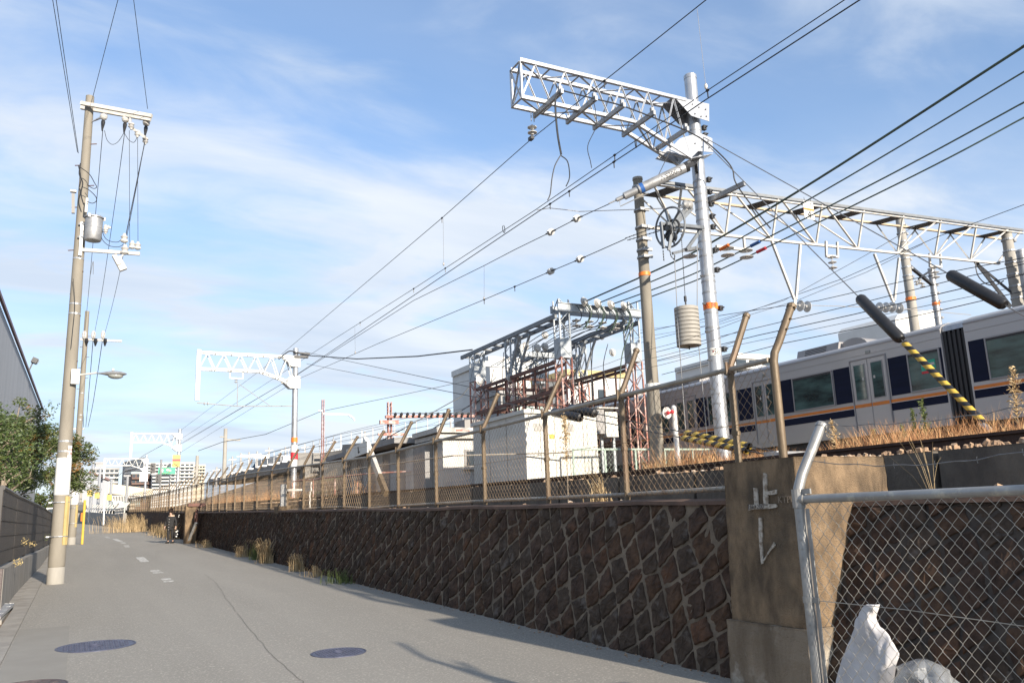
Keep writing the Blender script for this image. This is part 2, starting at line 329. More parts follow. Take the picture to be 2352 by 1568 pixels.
# ================================================================ setting
def strip(name, x0, x1, zf, y0, y1, step, m, kind='structure', nx=1, jit=0, top=None):
    """long sheet following a height profile; x0/x1/zf may be functions of y"""
    b = MB(); ys = [y0+i*(y1-y0)/max(1, round((y1-y0)/step)) for i in range(max(1, round((y1-y0)/step))+1)]
    f0 = x0 if callable(x0) else (lambda y: x0); f1 = x1 if callable(x1) else (lambda y: x1)
    vs = []
    for y in ys:
        for i in range(nx+1):
            t = i/nx; z = zf(y, t) + (random.uniform(-jit, jit) if 0 < i < nx or jit < 0 else 0)
            vs.append((lerp(f0(y), f1(y), t), y, z))
    fs = [(j*(nx+1)+i, j*(nx+1)+i+1, (j+1)*(nx+1)+i+1, (j+1)*(nx+1)+i) for j in range(len(ys)-1) for i in range(nx)]
    b.add(vs, fs); o = b.build(name, m); tag(o, None, kind=kind); return o
# road bends gently to the left far away
def RX(y): return 0 if y < 70 else -((y-70)**2)*.0006
strip('ground', -900, 900, lambda y, t: G(y)-.16, -60, 2500, 20, 'soil')
strip('road', lambda y: -.62+.0*y+RX(y), lambda y: 5.02+RX(y), lambda y, t: G(y), -30, 240, 3, 'asphalt', nx=6)
def edge_x(y): return -.62+RX(y)
b = MB()
for i in range(68):       # flat concrete gutter blocks on the left edge
    y = -6+i*.62
    if 14.4 < y < 16.6: pass
    b.prism([(-.86, y+.003, G(y)-.12), (-.86, y+.617, G(y+.62)-.12), (-.86, y+.617, G(y+.62)+.004), (-.86, y+.003, G(y)+.004)], (.235, 0, 0))
o = b.build('gutter', 'kerb'); tag(o, None, kind='structure')
strip('pavement_edge', -1.35, -.865, lambda y, t: G(y)-.01, 16.9, 60, 3, 'kerb', nx=3, jit=.006)
strip('verge', -3.2, -.865, lambda y, t: G(y)-.05, -10, 16.85, 1, 'soil', nx=5, jit=.02)
strip('asphalt_patch', -.60, .0, lambda y, t: G(y)+.004, 6, 13.6, 1, 'patch')
b = MB()                  # cracks in the asphalt
for path in ([(545, 1420), (590, 1470), (620, 1500), (655, 1530), (690, 1555), (720, 1585)], [(470, 1340), (500, 1362), (520, 1392), (545, 1420)]):
    pts = []
    for (x, y), (x2, y2) in zip(path, path[1:]):
        for k in range(7):
            p = at(x+(x2-x)*k/7, y+(y2-y)*k/7, Z=G(9)); d = p; pts.append(V((p.x+random.uniform(-.012, .012), p.y, 0)))
    for a, c in zip(pts, pts[1:]):
        za, zc = G(a.y)+.004, G(c.y)+.004; w = .0025
        b.add([(a.x-w, a.y, za), (a.x+w, a.y, za), (c.x+w, c.y, zc), (c.x-w, c.y, zc)], [(0, 1, 2, 3)])
o = b.build('road_crack', 'crack'); tag(o, 'thin crack running along the grey asphalt', kind='structure')
def ground_at(x, y):
    d = at(x, y, D=1)-CAM; t = (.0174*(0-6)-CAM.z)/(d.z-.0174*d.y); return CAM+d*t
# worn centre dashes of the road
dash = [((388, 1336), (380, 1328), .10, 'b'), ((364, 1316), (355, 1309), .11, 'b'), ((333, 1290), (321, 1279), .12, 'a'), ((293, 1256), (289, 1252), .10, 'b'), ((285, 1248), (281, 1245), .10, 'b'), ((277, 1243), (263, 1237), .12, 'a'), ((249, 1235), (244, 1232), .09, 'b')]
for i, (p, q, w, k) in enumerate(dash):
    a, c = ground_at(*p), ground_at(*q); n = 9; b = MB()
    L_ = [(lerp(a.x, c.x, j/n)-w+random.uniform(-.02, .015), lerp(a.y, c.y, j/n)) for j in range(n+1)]; R_ = [(lerp(a.x, c.x, j/n)+w+random.uniform(-.015, .02), lerp(a.y, c.y, j/n)) for j in range(n+1)]
    for j in range(n):
        if k == 'b' and j in (3, 4): continue
        b.add([(x, y, G(y)+.005) for x, y in (L_[j], R_[j], R_[j+1], L_[j+1])], [(0, 1, 2, 3)])
    o = b.build('road_marking', 'road_white'); tag(o, None, kind='structure', group='worn white centre dashes')
# ---- manholes
def manhole(cx, cy, r, m, label, pat):
    z = G(cy)+.006; t = thing('manhole_cover', (cx, cy, z), label, 'manhole cover')
    def tilt(b):
        b.v = [V((p.x, p.y, p.z+(p.y-cy)*.0174)) for p in b.v]; return b
    b = MB(); b.lathe((cx, cy, z-.03), (0, 0, 1), [(r, 0), (r, .032), (r*.965, .034), (r*.955, .03), (r*.955, 0)], 48); tilt(b).build('rim', m, t)
    b = MB(); b.lathe((cx, cy, z-.03), (0, 0, 1), [(r*.945, 0), (r*.945, .03), (0, .03)], 48)
    if pat == 0:
        s = r/8
        for i in range(-8, 9):
            for j in range(-8, 9):
                x, y = i*s, j*s
                if x*x+y*y < (r*.86)**2 and x*x+y*y > (r*.2)**2: b.box((cx+x, cy+y, z+.002), (s*.62, s*.3 if (i+j) % 2 else s*.62, .006), Matrix.Rotation(.785, 3, 'Z'))
        b.ring((cx, cy, z+.003), (0, 0, 1), r*.16, .012, 24, 4)
    else:
        for k in range(3): b.ring((cx, cy, z+.002), (0, 0, 1), r*(.3+.25*k), .011, 32, 4)
        for k in range(16):
            a = k*math.pi/8; b.bar((cx+math.cos(a)*r*.32, cy+math.sin(a)*r*.32, z+.002), (cx+math.cos(a)*r*.8, cy+math.sin(a)*r*.8, z+.002), .018, .008)
    tilt(b).build('lid', m, t)
manhole(.29, 11.36, .43, 'iron', 'large round blue-grey cast iron manhole cover in the road, left of middle', 0)
manhole(2.56, 9.12, .29, 'iron', 'small round manhole cover in the road, right of the large one', 0)
manhole(-.30, 9.15, .32, 'ironr', 'brownish manhole cover at the lower left corner of the road', 1)
# ---- embankment: ledge on top of the stone wall, track bed and the land behind the railway
strip('ledge', lambda y: 5.5+RX(y), lambda y: 6.62+RX(y), lambda y, t: T(y)-.03+.0*t, 5.6, 200, 2, 'ballast_bed', nx=3, jit=.02)
strip('gravel_ledge', 5.75, 6.62, lambda y, t: 1.41+.0*t, -8, 4.75, .7, 'ballast_bed', nx=3, jit=.015)
strip('track_bed', lambda y: 6.8+RX(y), lambda y: 60+RX(y), lambda y, t: RL(y)-.17, -30, 240, 3, 'ballast_bed', nx=8)
strip('far_yard', 60, 400, lambda y, t: RL(y)-.17, -30, 240, 30, 'soil')
b = MB()                                             # sloping brown bank under the elevated line
pts = [(40, 0, 11, 16), (50, .9, 10.5, 18), (60, 2.0, 10, 20), (75, 3.2, 9.5, 22), (95, 3.8, 9.0, 24), (112, 3.2, 9.5, 26), (130, 1.6, 11, 28), (150, 0, 13, 28)]
vs = []
for y, h, xa, xb in pts:
    base = RL(y)-.17
    for k in range(7):
        t = k/6; vs.append((lerp(xa, xb, t), y, base+h*min(1, t*1.25)-.02))
b.add(vs, [(j*7+i, j*7+i+1, (j+1)*7+i+1, (j+1)*7+i) for j in range(len(pts)-1) for i in range(6)])
o = b.build('embankment', 'bank'); tag(o, None, kind='structure')
# ================================================================ stone retaining wall
def stone_wall(y0, y1, xb, batter, topf, botf, label, seed, cw=.46, ch=.50, mort='mortar'):
    rnd = random.Random(seed); t = thing('stone_retaining_wall', (xb, y0, botf(y0)), label, 'retaining wall')
    def P(y, z, o=0):
        return V((xb+(z-botf(y))*batter-o+RX(y), y, z))
    b = MB(); n = max(2, int((y1-y0)/2)); vs = []
    for i in range(n+1):
        y = lerp(y0, y1, i/n); vs += [P(y, botf(y)-.25), P(y, topf(y)-.02), P(y, topf(y)-.02)+V((.3, 0, 0))]
    b.add(vs, [(i*3+k, i*3+k+1, (i+1)*3+k+1, (i+1)*3+k) for i in range(n) for k in range(2)]+[(0, 2, 1), (n*3, n*3+1, n*3+2)])
    b.build('mortar', mort, t)
    # jittered diamond lattice
    Q = {}
    def q(i, j):
        k = (i, j)
        if k not in Q: Q[k] = (.090*i-.235*j+rnd.uniform(-.042, .042), .215*i+.150*j+rnd.uniform(-.042, .042))
        return Q[k]
    b = MB(); LW = y1-y0
    for j in range(-int(LW/.235)-16, 12):
        for i in range(-12, int(-j*.9)+18):
            zc = .215*(i+.5)+.150*(j+.5); yc = .090*(i+.5)-.235*(j+.5)
            if zc < -.25 or zc > 2.05 or yc < -.2 or yc > LW+.2: continue
            poly = [q(i, j), q(i+1, j), q(i+1, j+1), q(i, j+1)]
            cx = sum(p[0] for p in poly)/4; cz = sum(p[1] for p in poly)/4; out = []
            # add midpoints with jitter for an irregular outline
            cx = sum(p[0] for p in poly)/4; cz = sum(p[1] for p in poly)/4; out = []
            Y0 = y0+cx
            for a, c in zip(poly, poly[1:]+poly[:1]):
                for tt in (0, .2, .4, .6, .8):
                    y, z = a[0]+(c[0]-a[0])*tt, a[1]+(c[1]-a[1])*tt
                    k = (.86 if tt == 0 else .90)+rnd.uniform(-.08, .06)
                    out.append((cx+(y-cx)*k, cz+(z-cz)*k))
            zlo, zhi = .01, None
            pl = []
            for (y, z) in out:
                yy = min(max(y0+y, y0+.01), y1-.01); H = topf(yy)-botf(yy)-.04
                pl.append((yy, min(max(z, -.05), H)))
            A = abs(sum(pl[k][0]*pl[(k+1) % len(pl)][1]-pl[(k+1) % len(pl)][0]*pl[k][1] for k in range(len(pl))))/2
            if A < .007: continue
            cy = sum(p[0] for p in pl)/len(pl); cz = sum(p[1] for p in pl)/len(pl)
            b.mi = rnd.choice((0, 0, 0, 1, 1, 2)); o1 = rnd.uniform(.002, .016); o2 = o1+rnd.uniform(.002, .022); n = len(pl); ty = rnd.uniform(-.10, .10); tz = rnd.uniform(-.12, .08)
            def ring(k, off, sink=0): return [P(cy+(y-cy)*k, botf(y)+cz+(z-cz)*k, off+(y-cy)*ty*k+(z-cz)*tz*k+rnd.uniform(-.007, .009)) for y, z in pl]
            r0 = [P(y, botf(y)+z, -.03) for y, z in pl]
            vs = r0+ring(.98, o1*.6)+ring(.88, o1+.006)+ring(.48, o2)+[P(cy, botf(cy)+cz, o2+rnd.uniform(0, .015))]
            fs = [(r*n+k, r*n+(k+1) % n, (r+1)*n+(k+1) % n, (r+1)*n+k) for r in range(3) for k in range(n)]+[(3*n+k, 3*n+(k+1) % n, 4*n) for k in range(n)]
            b.add(vs, fs)
    b.build('stone_face', ['stone', 'stoneb', 'stonec'], t)
    b = MB(); n = max(2, int((y1-y0)/.8)); vs = []          # rough coping
    for i in range(n+1):
        y = lerp(y0, y1, i/n); j1 = rnd.uniform(-.012, .012); j2 = rnd.uniform(-.01, .01)
        vs += [P(y, topf(y)-.045+j2, .03+j1), P(y, topf(y)-.01+j2, .025+j1), P(y, topf(y)+.012+j2, -.03), P(y, topf(y)+.004, -.32)]
    b.add(vs, [(i*4+k, i*4+k+1, (i+1)*4+k+1, (i+1)*4+k) for i in range(n) for k in range(3)]); b.build('coping', 'coping', t)
    return t
stone_wall(5.62, 52, 5.02, .17, T, lambda y: G(y), 'dark brown rubble stone retaining wall with pale mortar joints along the road', 3)
stone_wall(-7.5, 4.85, 5.0, .42, lambda y: 1.43, lambda y: G(y), 'shaded stone wall set back behind the foreground chain-link fence', 5, mort='mortar_shaded')
b = MB(); vs = []      # plain dark wall further on, then the bend
ys = [52.0, 60, 72, 85, 104]
for y in ys: vs += [(5.02+RX(y), y, G(y)-.2), (5.22+RX(y), y, T(y))]+[(5.55+RX(y), y, T(y))]
b.add(vs, [(i*3+k, i*3+k+1, (i+1)*3+k+1, (i+1)*3+k) for i in range(4) for k in range(2)]); o = b.build('low_wall', 'stone', org=(5.02, 52, G(52)))
tag(o, 'far dark stretch of low wall beyond the person, below the sloping brown fence', 'wall')
# ---- concrete end pillar with painted marks
pz = 1.79; t = thing('concrete_pillar', (5.45, 5.2, 0), 'weathered brown concrete pillar with white painted marks at the end of the stone wall', 'pillar')
b = MB()
def pil(x0, x1, y0, y1, z0, z1, bx=.0, b2=.0):
    return [(x0, y0, z0), (x1, y0, z0), (x1, y1, z0), (x0, y1, z0), (x0+bx, y0+b2, z1), (x1, y0+b2, z1), (x1, y1, z1), (x0+bx, y1, z1)]
def rough_box(b, c8, n=10, amp=.006, seed=1):
    rnd = random.Random(seed); c8 = [V(p) for p in c8]
    for (a, bb_, c, d) in [(0, 1, 5, 4), (1, 2, 6, 5), (2, 3, 7, 6), (3, 0, 4, 7), (4, 5, 6, 7)]:
        A, B, C, D = c8[a], c8[bb_], c8[c], c8[d]; nn = (B-A).cross(D-A).normalized(); vs = []
        for i in range(n+1):
            for j in range(n+1):
                u, w = i/n, j/n; p = A*(1-u)*(1-w)+B*u*(1-w)+C*u*w+D*(1-u)*w
                e = noise.noise(p*9)*amp if 0 < i < n and 0 < j < n else 0
                if i in (0, n) or j in (0, n): e = -abs(noise.noise(p*13))*amp*1.3
                vs.append(p+nn*e)
        b.add(vs, [(i*(n+1)+j, (i+1)*(n+1)+j, (i+1)*(n+1)+j+1, i*(n+1)+j+1) for i in range(n) for j in range(n)])
rough_box(b, pil(4.93, 6.02, 4.80, 5.62, .50, pz, .05, .0), 16, .010); b.build('shaft', 'pillar', t)
b = MB(); rough_box(b, pil(4.885, 5.95, 4.77, 5.66, -.2, .50, .015), 12, .012, 4); b.build('footing', 'footing', t)
# painted marks: drawn on the front face as thin paint, 3 mm proud
def face_front(y, z, o=.004): return V((4.93+.05*(z-.5)/(pz-.5)-o, y, z))
def pixf(x, y):
    p = at(x, y, X=4.95); return (p.y, p.z)
def paint(polys, name, m):
    b = MB()
    for poly in polys:
        pl = [pixf(*p) for p in poly]; cy = sum(p[0] for p in pl)/len(pl); cz = sum(p[1] for p in pl)/len(pl); sub = []
        for (a, c) in zip(pl, pl[1:]+pl[:1]):
            for k in range(4): sub.append((a[0]+(c[0]-a[0])*k/4+random.uniform(-.003, .003), a[1]+(c[1]-a[1])*k/4+random.uniform(-.003, .003)))
        b.prism([face_front(y, z, .016) for y, z in sub], (.012, 0, 0))
    return b.build(name, m, t)
Z8 = lambda x, y: ((2350+x/1.95)/1.4694, (1500+y/1.95)/1.4694)
paint([[Z8(432, 188), Z8(452, 190), Z8(472, 400), Z8(440, 400)], [Z8(372, 285), Z8(396, 285), Z8(408, 395), Z8(380, 395)], [Z8(462, 305), Z8(525, 295), Z8(525, 325), Z8(466, 330)], [Z8(344, 396), Z8(528, 388), Z8(528, 415), Z8(344, 430)],
       [Z8(410, 478), Z8(432, 478), Z8(440, 640), Z8(420, 640)], [Z8(420, 640), Z8(438, 640), Z8(448, 780), Z8(436, 778)], [Z8(436, 785), Z8(448, 760), Z8(515, 640), Z8(524, 660)]], 'painted_mark', 'paint')
sc_ = at(*Z8(405, 408), X=4.95)
Mf = Matrix.Translation(V((4.94-.016, sc_.y, sc_.z))) @ Matrix(((0, 0, -1, 0), (-1, 0, 0, 0), (0, 1, 0, 0), (0, 0, 0, 1)))
text_mesh('26k+200', .052, 'txt', 'lettering', t, Mf, depth=.001)
sc_ = at(*Z8(590, 362), X=4.95); Mf = Matrix.Translation(V((4.955, sc_.y, sc_.z))) @ Matrix(((0, 0, -1, 0), (-1, 0, 0, 0), (0, 1, 0, 0), (0, 0, 0, 1)))
text_mesh('KTPU', .075, 'scratch', 'scratched_lettering', t, Mf, depth=.001)
b = MB(); pp = at(*Z8(750, 608), Y=4.80); b.lathe(pp, (0, -1, 0), [(.012, 0), (.012, .006), (.006, .007), (.006, .003)], 14); b.build('survey_nail', 'white', t)
# ================================================================ concrete curb wall beside the track
CT = prof([(-30, 1.84), (7, 1.83), (16, 1.975), (29, 2.11), (33, 2.15), (60, 2.62), (200, 5.0)])
ORD = ['first', 'second', 'third', 'fourth', 'fifth', 'sixth', 'seventh', 'eighth', 'ninth', 'tenth', 'eleventh', 'twelfth', 'thirteenth', 'fourteenth', 'fifteenth', 'sixteenth', 'seventeenth', 'eighteenth', 'nineteenth', 'twentieth']+['%d' % q + ('st' if q % 10 == 1 else 'nd' if q % 10 == 2 else 'rd' if q % 10 == 3 else 'th') for q in range(21, 60)]
k = 0; y = -.1; rnd = random.Random(9); nl = 0
while y < 66:
    L_ = 1.62 if y < 30 else 3.2; g = .05
    z0 = T(y)-.15 if y > 5 else 1.3
    c8 = [(6.6+RX(y), y+g/2, z0), (6.85+RX(y), y+g/2, z0), (6.85+RX(y), y+L_-g/2, z0), (6.6+RX(y), y+L_-g/2, z0), (6.63+RX(y), y+g/2, CT(y)), (6.85+RX(y), y+g/2, CT(y)), (6.85+RX(y), y+L_-g/2, CT(y+L_)), (6.63+RX(y), y+L_-g/2, CT(y+L_))]
    b = MB(); rough_box(b, c8, 5, .006, k)
    o = b.build('curb_block', 'kerbwall', org=(6.72+RX(y), y+L_/2, z0)); p = k
    lab = 'dark weathered concrete edging block, %s of the row from the right picture edge' % ORD[k]
    tag(o, lab, 'concrete block', 'concrete edging blocks along the near track'); y += L_; k += 1
# ================================================================ track
def rail_profile():
    return [(-.06, 0), (.06, 0), (.06, .012), (.012, .03), (.012, .11), (.034, .12), (.034, .15), (-.034, .15), (-.034, .12), (-.012, .11), (-.012, .03), (-.06, .012)]
def make_rail(x, label, y0=-12, y1=95):
    b = MB(); pf = rail_profile(); ys = [y0+(y1-y0)*i/54 for i in range(55)]; n = len(pf); vs = []
    for y in ys:
        for px, pz_ in pf: vs.append((x+px+RX(y), y, RL(y)-.15+pz_))
    fs = [(i*n+j, i*n+(j+1) % n, (i+1)*n+(j+1) % n, (i+1)*n+j) for i in range(len(ys)-1) for j in range(n)]
    b.add(vs, fs); o = b.build('rail', 'rail', org=(x, y0, RL(0)-.15)); tag(o, label, 'rail')
make_rail(7.6, 'near dark rusty rail of the siding just above the concrete edging blocks')
make_rail(8.667, 'second rusty rail of the siding, half hidden behind the near rail')
b = MB(); y = -10
while y < 60: b.bb(7.05+RX(y), 9.2+RX(y), y, y+.22, RL(y)-.28, RL(y)-.145); y += .62
# sleepers, copied one by one
s0 = MB(); s0.bb(-1.08, 1.08, -.11, .11, -.13, 0); sl0 = s0.build('sleeper', 'kerbwall'); y = 2.6; first = True; k = 0
while y < 15:
    o = sl0 if first else sl0.copy()
    if not first: COL.objects.link(o)
    first = False; o.location = (8.13, y, RL(y)-.152)
    tag(o, 'worn concrete sleeper end under the near rail, %s from the right picture edge' % ORD[k], 'sleeper', 'sleepers of the near track'); y += .66; k += 1
# ballast stones
def stones(name, n, fx, fy, fz, smin, smax, m, seed, label):
    rnd = random.Random(seed); b = MB()
    for _ in range(n):
        y = fy(rnd); x = fx(rnd, y); s = rnd.uniform(smin, smax)*(1+ (rnd.random() < .04)*.8); z = fz(x, y)
        R = Matrix.Rotation(rnd.uniform(0, 6.28), 3, 'Z') @ Matrix.Rotation(rnd.uniform(-.8, .8), 3, 'X')
        vs = []
        for (a, e) in ((-.35, .55), (.3, .45)):
            for k in range(5):
                q = 2*math.pi*k/5+rnd.uniform(-.3, .3); vs.append(R @ V((math.cos(q)*e*rnd.uniform(.7, 1.1), math.sin(q)*e*rnd.uniform(.6, 1.0), a)) * s + V((x, y, z+s*.2)))
        b.add(vs, [(0, 1, 2, 3, 4), (5, 6, 7, 8, 9)]+[(i, (i+1) % 5, 5+(i+1) % 5, 5+i) for i in range(5)])
    o = b.build(name, m); tag(o, label, kind='stuff')
ex = lambda r: r.random()**1.6
stones('ballast', 1500, lambda r, y: r.uniform(6.86, 7.5), lambda r: -3+40*ex(r), lambda x, y: RL(y)-.17+.02, .03, .075, 'ballast', 1, 'loose brown ballast beside the near rail')
stones('ballast', 700, lambda r, y: r.uniform(5.5, 6.6), lambda r: 5.7+35*ex(r), lambda x, y: T(y)-.03, .02, .06, 'ballast', 2, 'scattered stones along the ledge behind the fence')
stones('ballast', 700, lambda r, y: r.uniform(5.9, 6.6), lambda r: r.uniform(-1, 4.7), lambda x, y: 1.41+(x-5.9)*.03, .035, .095, 'ballast', 3, 'heap of rough stones on top of the set-back stone wall')
stones('gravel', 500, lambda r, y: 5.0-abs(r.gauss(0, .09)), lambda r: 1+45*ex(r), lambda x, y: G(y), .008, .026, 'ballast', 4, 'fine grit along the foot of the stone wall')
stones('gravel', 300, lambda r, y: r.uniform(-1.3, -.9), lambda r: 9+22*r.random(), lambda x, y: G(y)-.03, .01, .03, 'ballast', 5, 'grit on the strip beside the left fence')
# ================================================================ fences
def chainlink(b, P, s0, s1, z0f, z1f, c, h, r):
    """zigzag wires; P(s, z) gives the world point"""
    n = int((s1-s0)/(c/2))
    for i in range(n):
        s = s0+i*c/2; z0, z1 = z0f(s), z1f(s); m = max(1, int((z1-z0)/(h/2))); hh = (z1-z0)/m; pts = []
        for k in range(m+1):
            x = s + ((k+i) % 2)*c/2
            pts.append(P(x, z0+k*hh))
        b.tube(pts, r, 3, False)
t = thing('pipe_fence', (5.5, 5.5, 1.5), 'long brown pipe and chain-link fence with bent post tops standing on the stone wall', 'fence')
fx = lambda y: 5.5+RX(y)
posts = [5.99, 7.83, 9.62, 11.56, 13.51, 15.46, 17.29, 19.2, 21.17, 23.17, 25.17, 27.5, 29.95, 32.5]
while posts[-1] < 102: posts.append(posts[-1]+2.05)
BR = prof([(0, 1.585), (7.9, 1.592), (11.6, 1.634), (17.2, 1.664), (41, 2.08), (85, 2.86), (105, 3.2)])
rnd = random.Random(4)
def bent_post(y, z0, zt, par, r=.033, lean=.30, rise=.56, rails=True):
    x = fx(y); b = MB(); l2 = lean+rnd.uniform(-.04, .04)
    b.tube([(x, y, z0), (x, y, zt-.02), (x+.02, y, zt+.06), (x+.07, y, zt+.15), (x+l2, y, zt+rise)], r, 8 if y < 30 else 5)
    o = b.build('post', 'fpipe', par, smooth=True)
    if y < 22:
        b = MB(); b.lathe((x+l2-.012, y, zt+rise-.025), (l2-.07, 0, rise-.15), [(r*1.18, 0), (r*1.22, .03), (r*.8, .045)], 10); b.build('cap', 'fpipe', o)
        b = MB(); b.lathe((x, y, (z0+zt)/2), (0, 0, 1), [(r*1.3, 0), (r*1.3, .04)], 10); b.tube([(x-.045, y, zt-.06), (x-.045, y, zt+.07)], .016, 6); b.lathe((x, y, zt-.045), (0, 0, 1), [(r*1.28, 0), (r*1.28, .09)], 10)
        b.build('clamp', 'fpipe', o)
    return (x, y, zt, l2, rise)
arms = [bent_post(y, T(y)-.05, FT(y), t) for y in posts]
b = MB(); ys = [5.99]+posts[1:]
b.tube([(fx(y)-.01, y, FT(y)) for y in [5.47]+ys], .026, 8); b.build('top_rail', 'frail', t, smooth=True)
b = MB(); b.tube([(fx(y), y, BR(y)+(.03*math.sin(y*.7) if y > 17 else 0)) for y in [5.68]+ys], .024, 8); b.build('bottom_rail', 'frail', t, smooth=True)
b = MB(); chainlink(b, lambda s, z: V((fx(s)-.03, s, z)), 5.68, 17.3, lambda s: BR(s)-.03, lambda s: FT(s)-.02, .094, .10, .0021); b.build('wire_mesh', 'fwire', t)
b = MB(); chainlink(b, lambda s, z: V((fx(s)-.03, s, z)), 17.3, 42, lambda s: BR(s)-.03, lambda s: FT(s)-.02, .16, .17, .0042); b.build('wire_mesh', 'fwire', t)
b = MB(); chainlink(b, lambda s, z: V((fx(s)-.03, s, z)), 42, 102, lambda s: BR(s)-.03, lambda s: FT(s)-.02, .34, .36, .008); b.build('wire_mesh', 'fwire', t)
b = MB(); b.tube([(fx(y)-.03, y, (BR(y)+FT(y))/2+.02) for y in [5.5]+ys if y < 40], .003, 4); b.build('line_wire', 'fwire', t)
for kk in (.35, .62, .92):      # barbed wires over the bent tops
    b = MB(); pts = [V((x+.07+(l-.07)*kk, y, zt+.15+(ri-.15)*kk)) for (x, y, zt, l, ri) in arms if y < 60]; full = []
    for a, c in zip(pts, pts[1:]):
        for q in range(6): full.append(a.lerp(c, q/6)+V((0, 0, -.03*math.sin(math.pi*q/6))))
    b.tube(full, .003, 3); b.build('barbed_wire', 'fwire', t)
# tall end post behind the pillar, a thing of the same fence run
o = MB(); zt = 2.69; y = 5.44; x = 5.52
o.tube([(x, y, 1.78), (x, y, zt), (x+.02, y, zt+.08), (x+.08, y, zt+.17), (x+.30, y, zt+.55)], .038, 10); p_ = o.build('post', 'fpipe', t, smooth=True)
b = MB(); b.lathe((x+.285, y, zt+.52), (.22, 0, .38), [(.045, 0), (.046, .035), (.03, .05)], 10)
for q in (.35, .62, .92): b.bar((x+.08+.22*q, y-.06, zt+.17+.38*q), (x+.08+.22*q, y+.06, zt+.17+.38*q), .014)
b.build('cap', 'fpipe', p_)
b = MB(); chainlink(b, lambda s, z: V((fx(s)-.03, s, z)), 5.47, 5.7, lambda s: 1.80, lambda s: FT(s)-.02, .094, .10, .0021); b.build('wire_mesh', 'fwire', t)
# ---- foreground fence
FA, FB = V((3.84, 3.70, 0)), V((3.95, 2.14, 0)); fd = (FB-FA).normalized(); gp = G(3)
t = thing('chain_link_fence', (3.84, 3.7, gp), 'galvanised foreground chain-link fence with smooth grey pipe frame at the right edge', 'fence')
def fpost(p, name='post'):
    b = MB(); x, y = p.x, p.y
    b.tube([(x, y, gp-.1), (x, y, 1.47), (x+.01, y, 1.52), (x+.05, y, 1.60), (x+.26, y, 1.90)], .031, 14); o = b.build(name, 'gpipe', t, smooth=True)
    b = MB(); b.lathe((x+.252, y, 1.888), (.21, 0, .30), [(.036, 0), (.037, .02), (.033, .03), (.02, .034)], 14); b.build('cap', 'gpipe', o)
    b = MB(); b.lathe((x, y, 1.405), (0, 0, 1), [(.038, 0), (.038, .11)], 14); b.bar((x, y-.02, 1.50), (x+.0, y-.10, 1.50), .012, .03)
    b.lathe((x, y, .86), (0, 0, 1), [(.036, 0), (.036, .035)], 14); b.bar((x, y-.02, .877), (x, y-.075, .877), .014, .03); b.build('clamp', 'gpipe', o)
    return o
fpost(FA); fpost(FB); fpost(FB+fd*1.9)
b = MB(); q0, q1 = FA+V((0, 0, 1.455)), FB+fd*1.9+V((0, 0, 1.455)); b.tube([q0, q1], .0255, 14)
b.lathe(FB+V((0, 0, 1.455))-fd*.10, fd, [(.034, 0), (.034, .2)], 14); b.lathe(FA+V((0, 0, 1.455)), fd, [(.033, 0), (.033, .05)], 14); b.build('top_rail', 'gpipe', t, smooth=True)
b = MB(); c, h, r = .0755, .088, .0016; n = int(3.3/(c/2)); z0, z1 = .0, 1.43
for i in range(n):
    m = int((z1-z0)/(h/2)); pts = []
    for k in range(m+1):
        s = .075+i*c/2+((k+i) % 2)*c/2; nrm = .004*(1 if (k+i) % 2 else -1)
        p = FA+fd*s; z = z1-k*h/2
        bulge = .012*math.sin(s*2.3+z*2)
        pts.append(V((p.x+nrm+bulge, p.y, z)))
        if k < m:
            s2 = .075+i*c/2+c/4; p = FA+fd*s2; pts.append(V((p.x+.012*math.sin(s2*2.3+z*2), p.y, z-h/4)))
    b.tube(pts, r, 5, False)
b.build('wire_mesh', 'galv_w', t)
b = MB()                                    # tension bar, lacing loops and the slack straining wire
p = FA+fd*.055; b.bar((p.x, p.y, .0), (p.x, p.y, 1.40), .006, .022, (0, 1, 0)); b.tube([(p.x, p.y-.012, 0), (p.x, p.y-.012, 1.40)], .004, 6)
for k in range(26):
    z = .05+k*.053; b.ring((FA.x, FA.y-.03, z), (.2, .2, 1), .038, .0016, 10, 4, -1.2, 1.6)
b.build('tension_bar', 'gpipe', t)
b = MB(); b.tube([FA+fd*.04+V((0, 0, .877)), FA+fd*.6+V((0, 0, .868)), FA+fd*1.6+V((0, 0, .82)), FA+fd*3+V((0, 0, .80))], .0022, 5); b.build('line_wire', 'galv_w', t)
for z_, x_, sag in ((1.90, .25, .05), (1.68, .11, .07)):
    b = MB(); pts = []
    for k in range(60):
        s = k/59*3.4; p = FA+fd*s; pts.append(V((p.x+x_+.006*math.sin(s*9), p.y, z_-sag*math.sin(min(1, s/1.6)*math.pi)+.004*math.sin(s*23)+(0 if s < 1.6 else -.01*(s-1.6)))))
    b.tube(pts, .0022, 4)
    b.tube([q_+V((.003*math.sin(i*1.9), 0, .003*math.cos(i*1.9))) for i, q_ in enumerate(pts)], .0015, 3)
    for q_ in pts[2::4]:
        for sgn in (-1, 1): b.tube([q_+V((0, -.004, -.017*sgn)), q_, q_+V((.012, .006, .017*sgn))], .0012, 3)
    b.build('barbed_wire', 'steelwire', t)
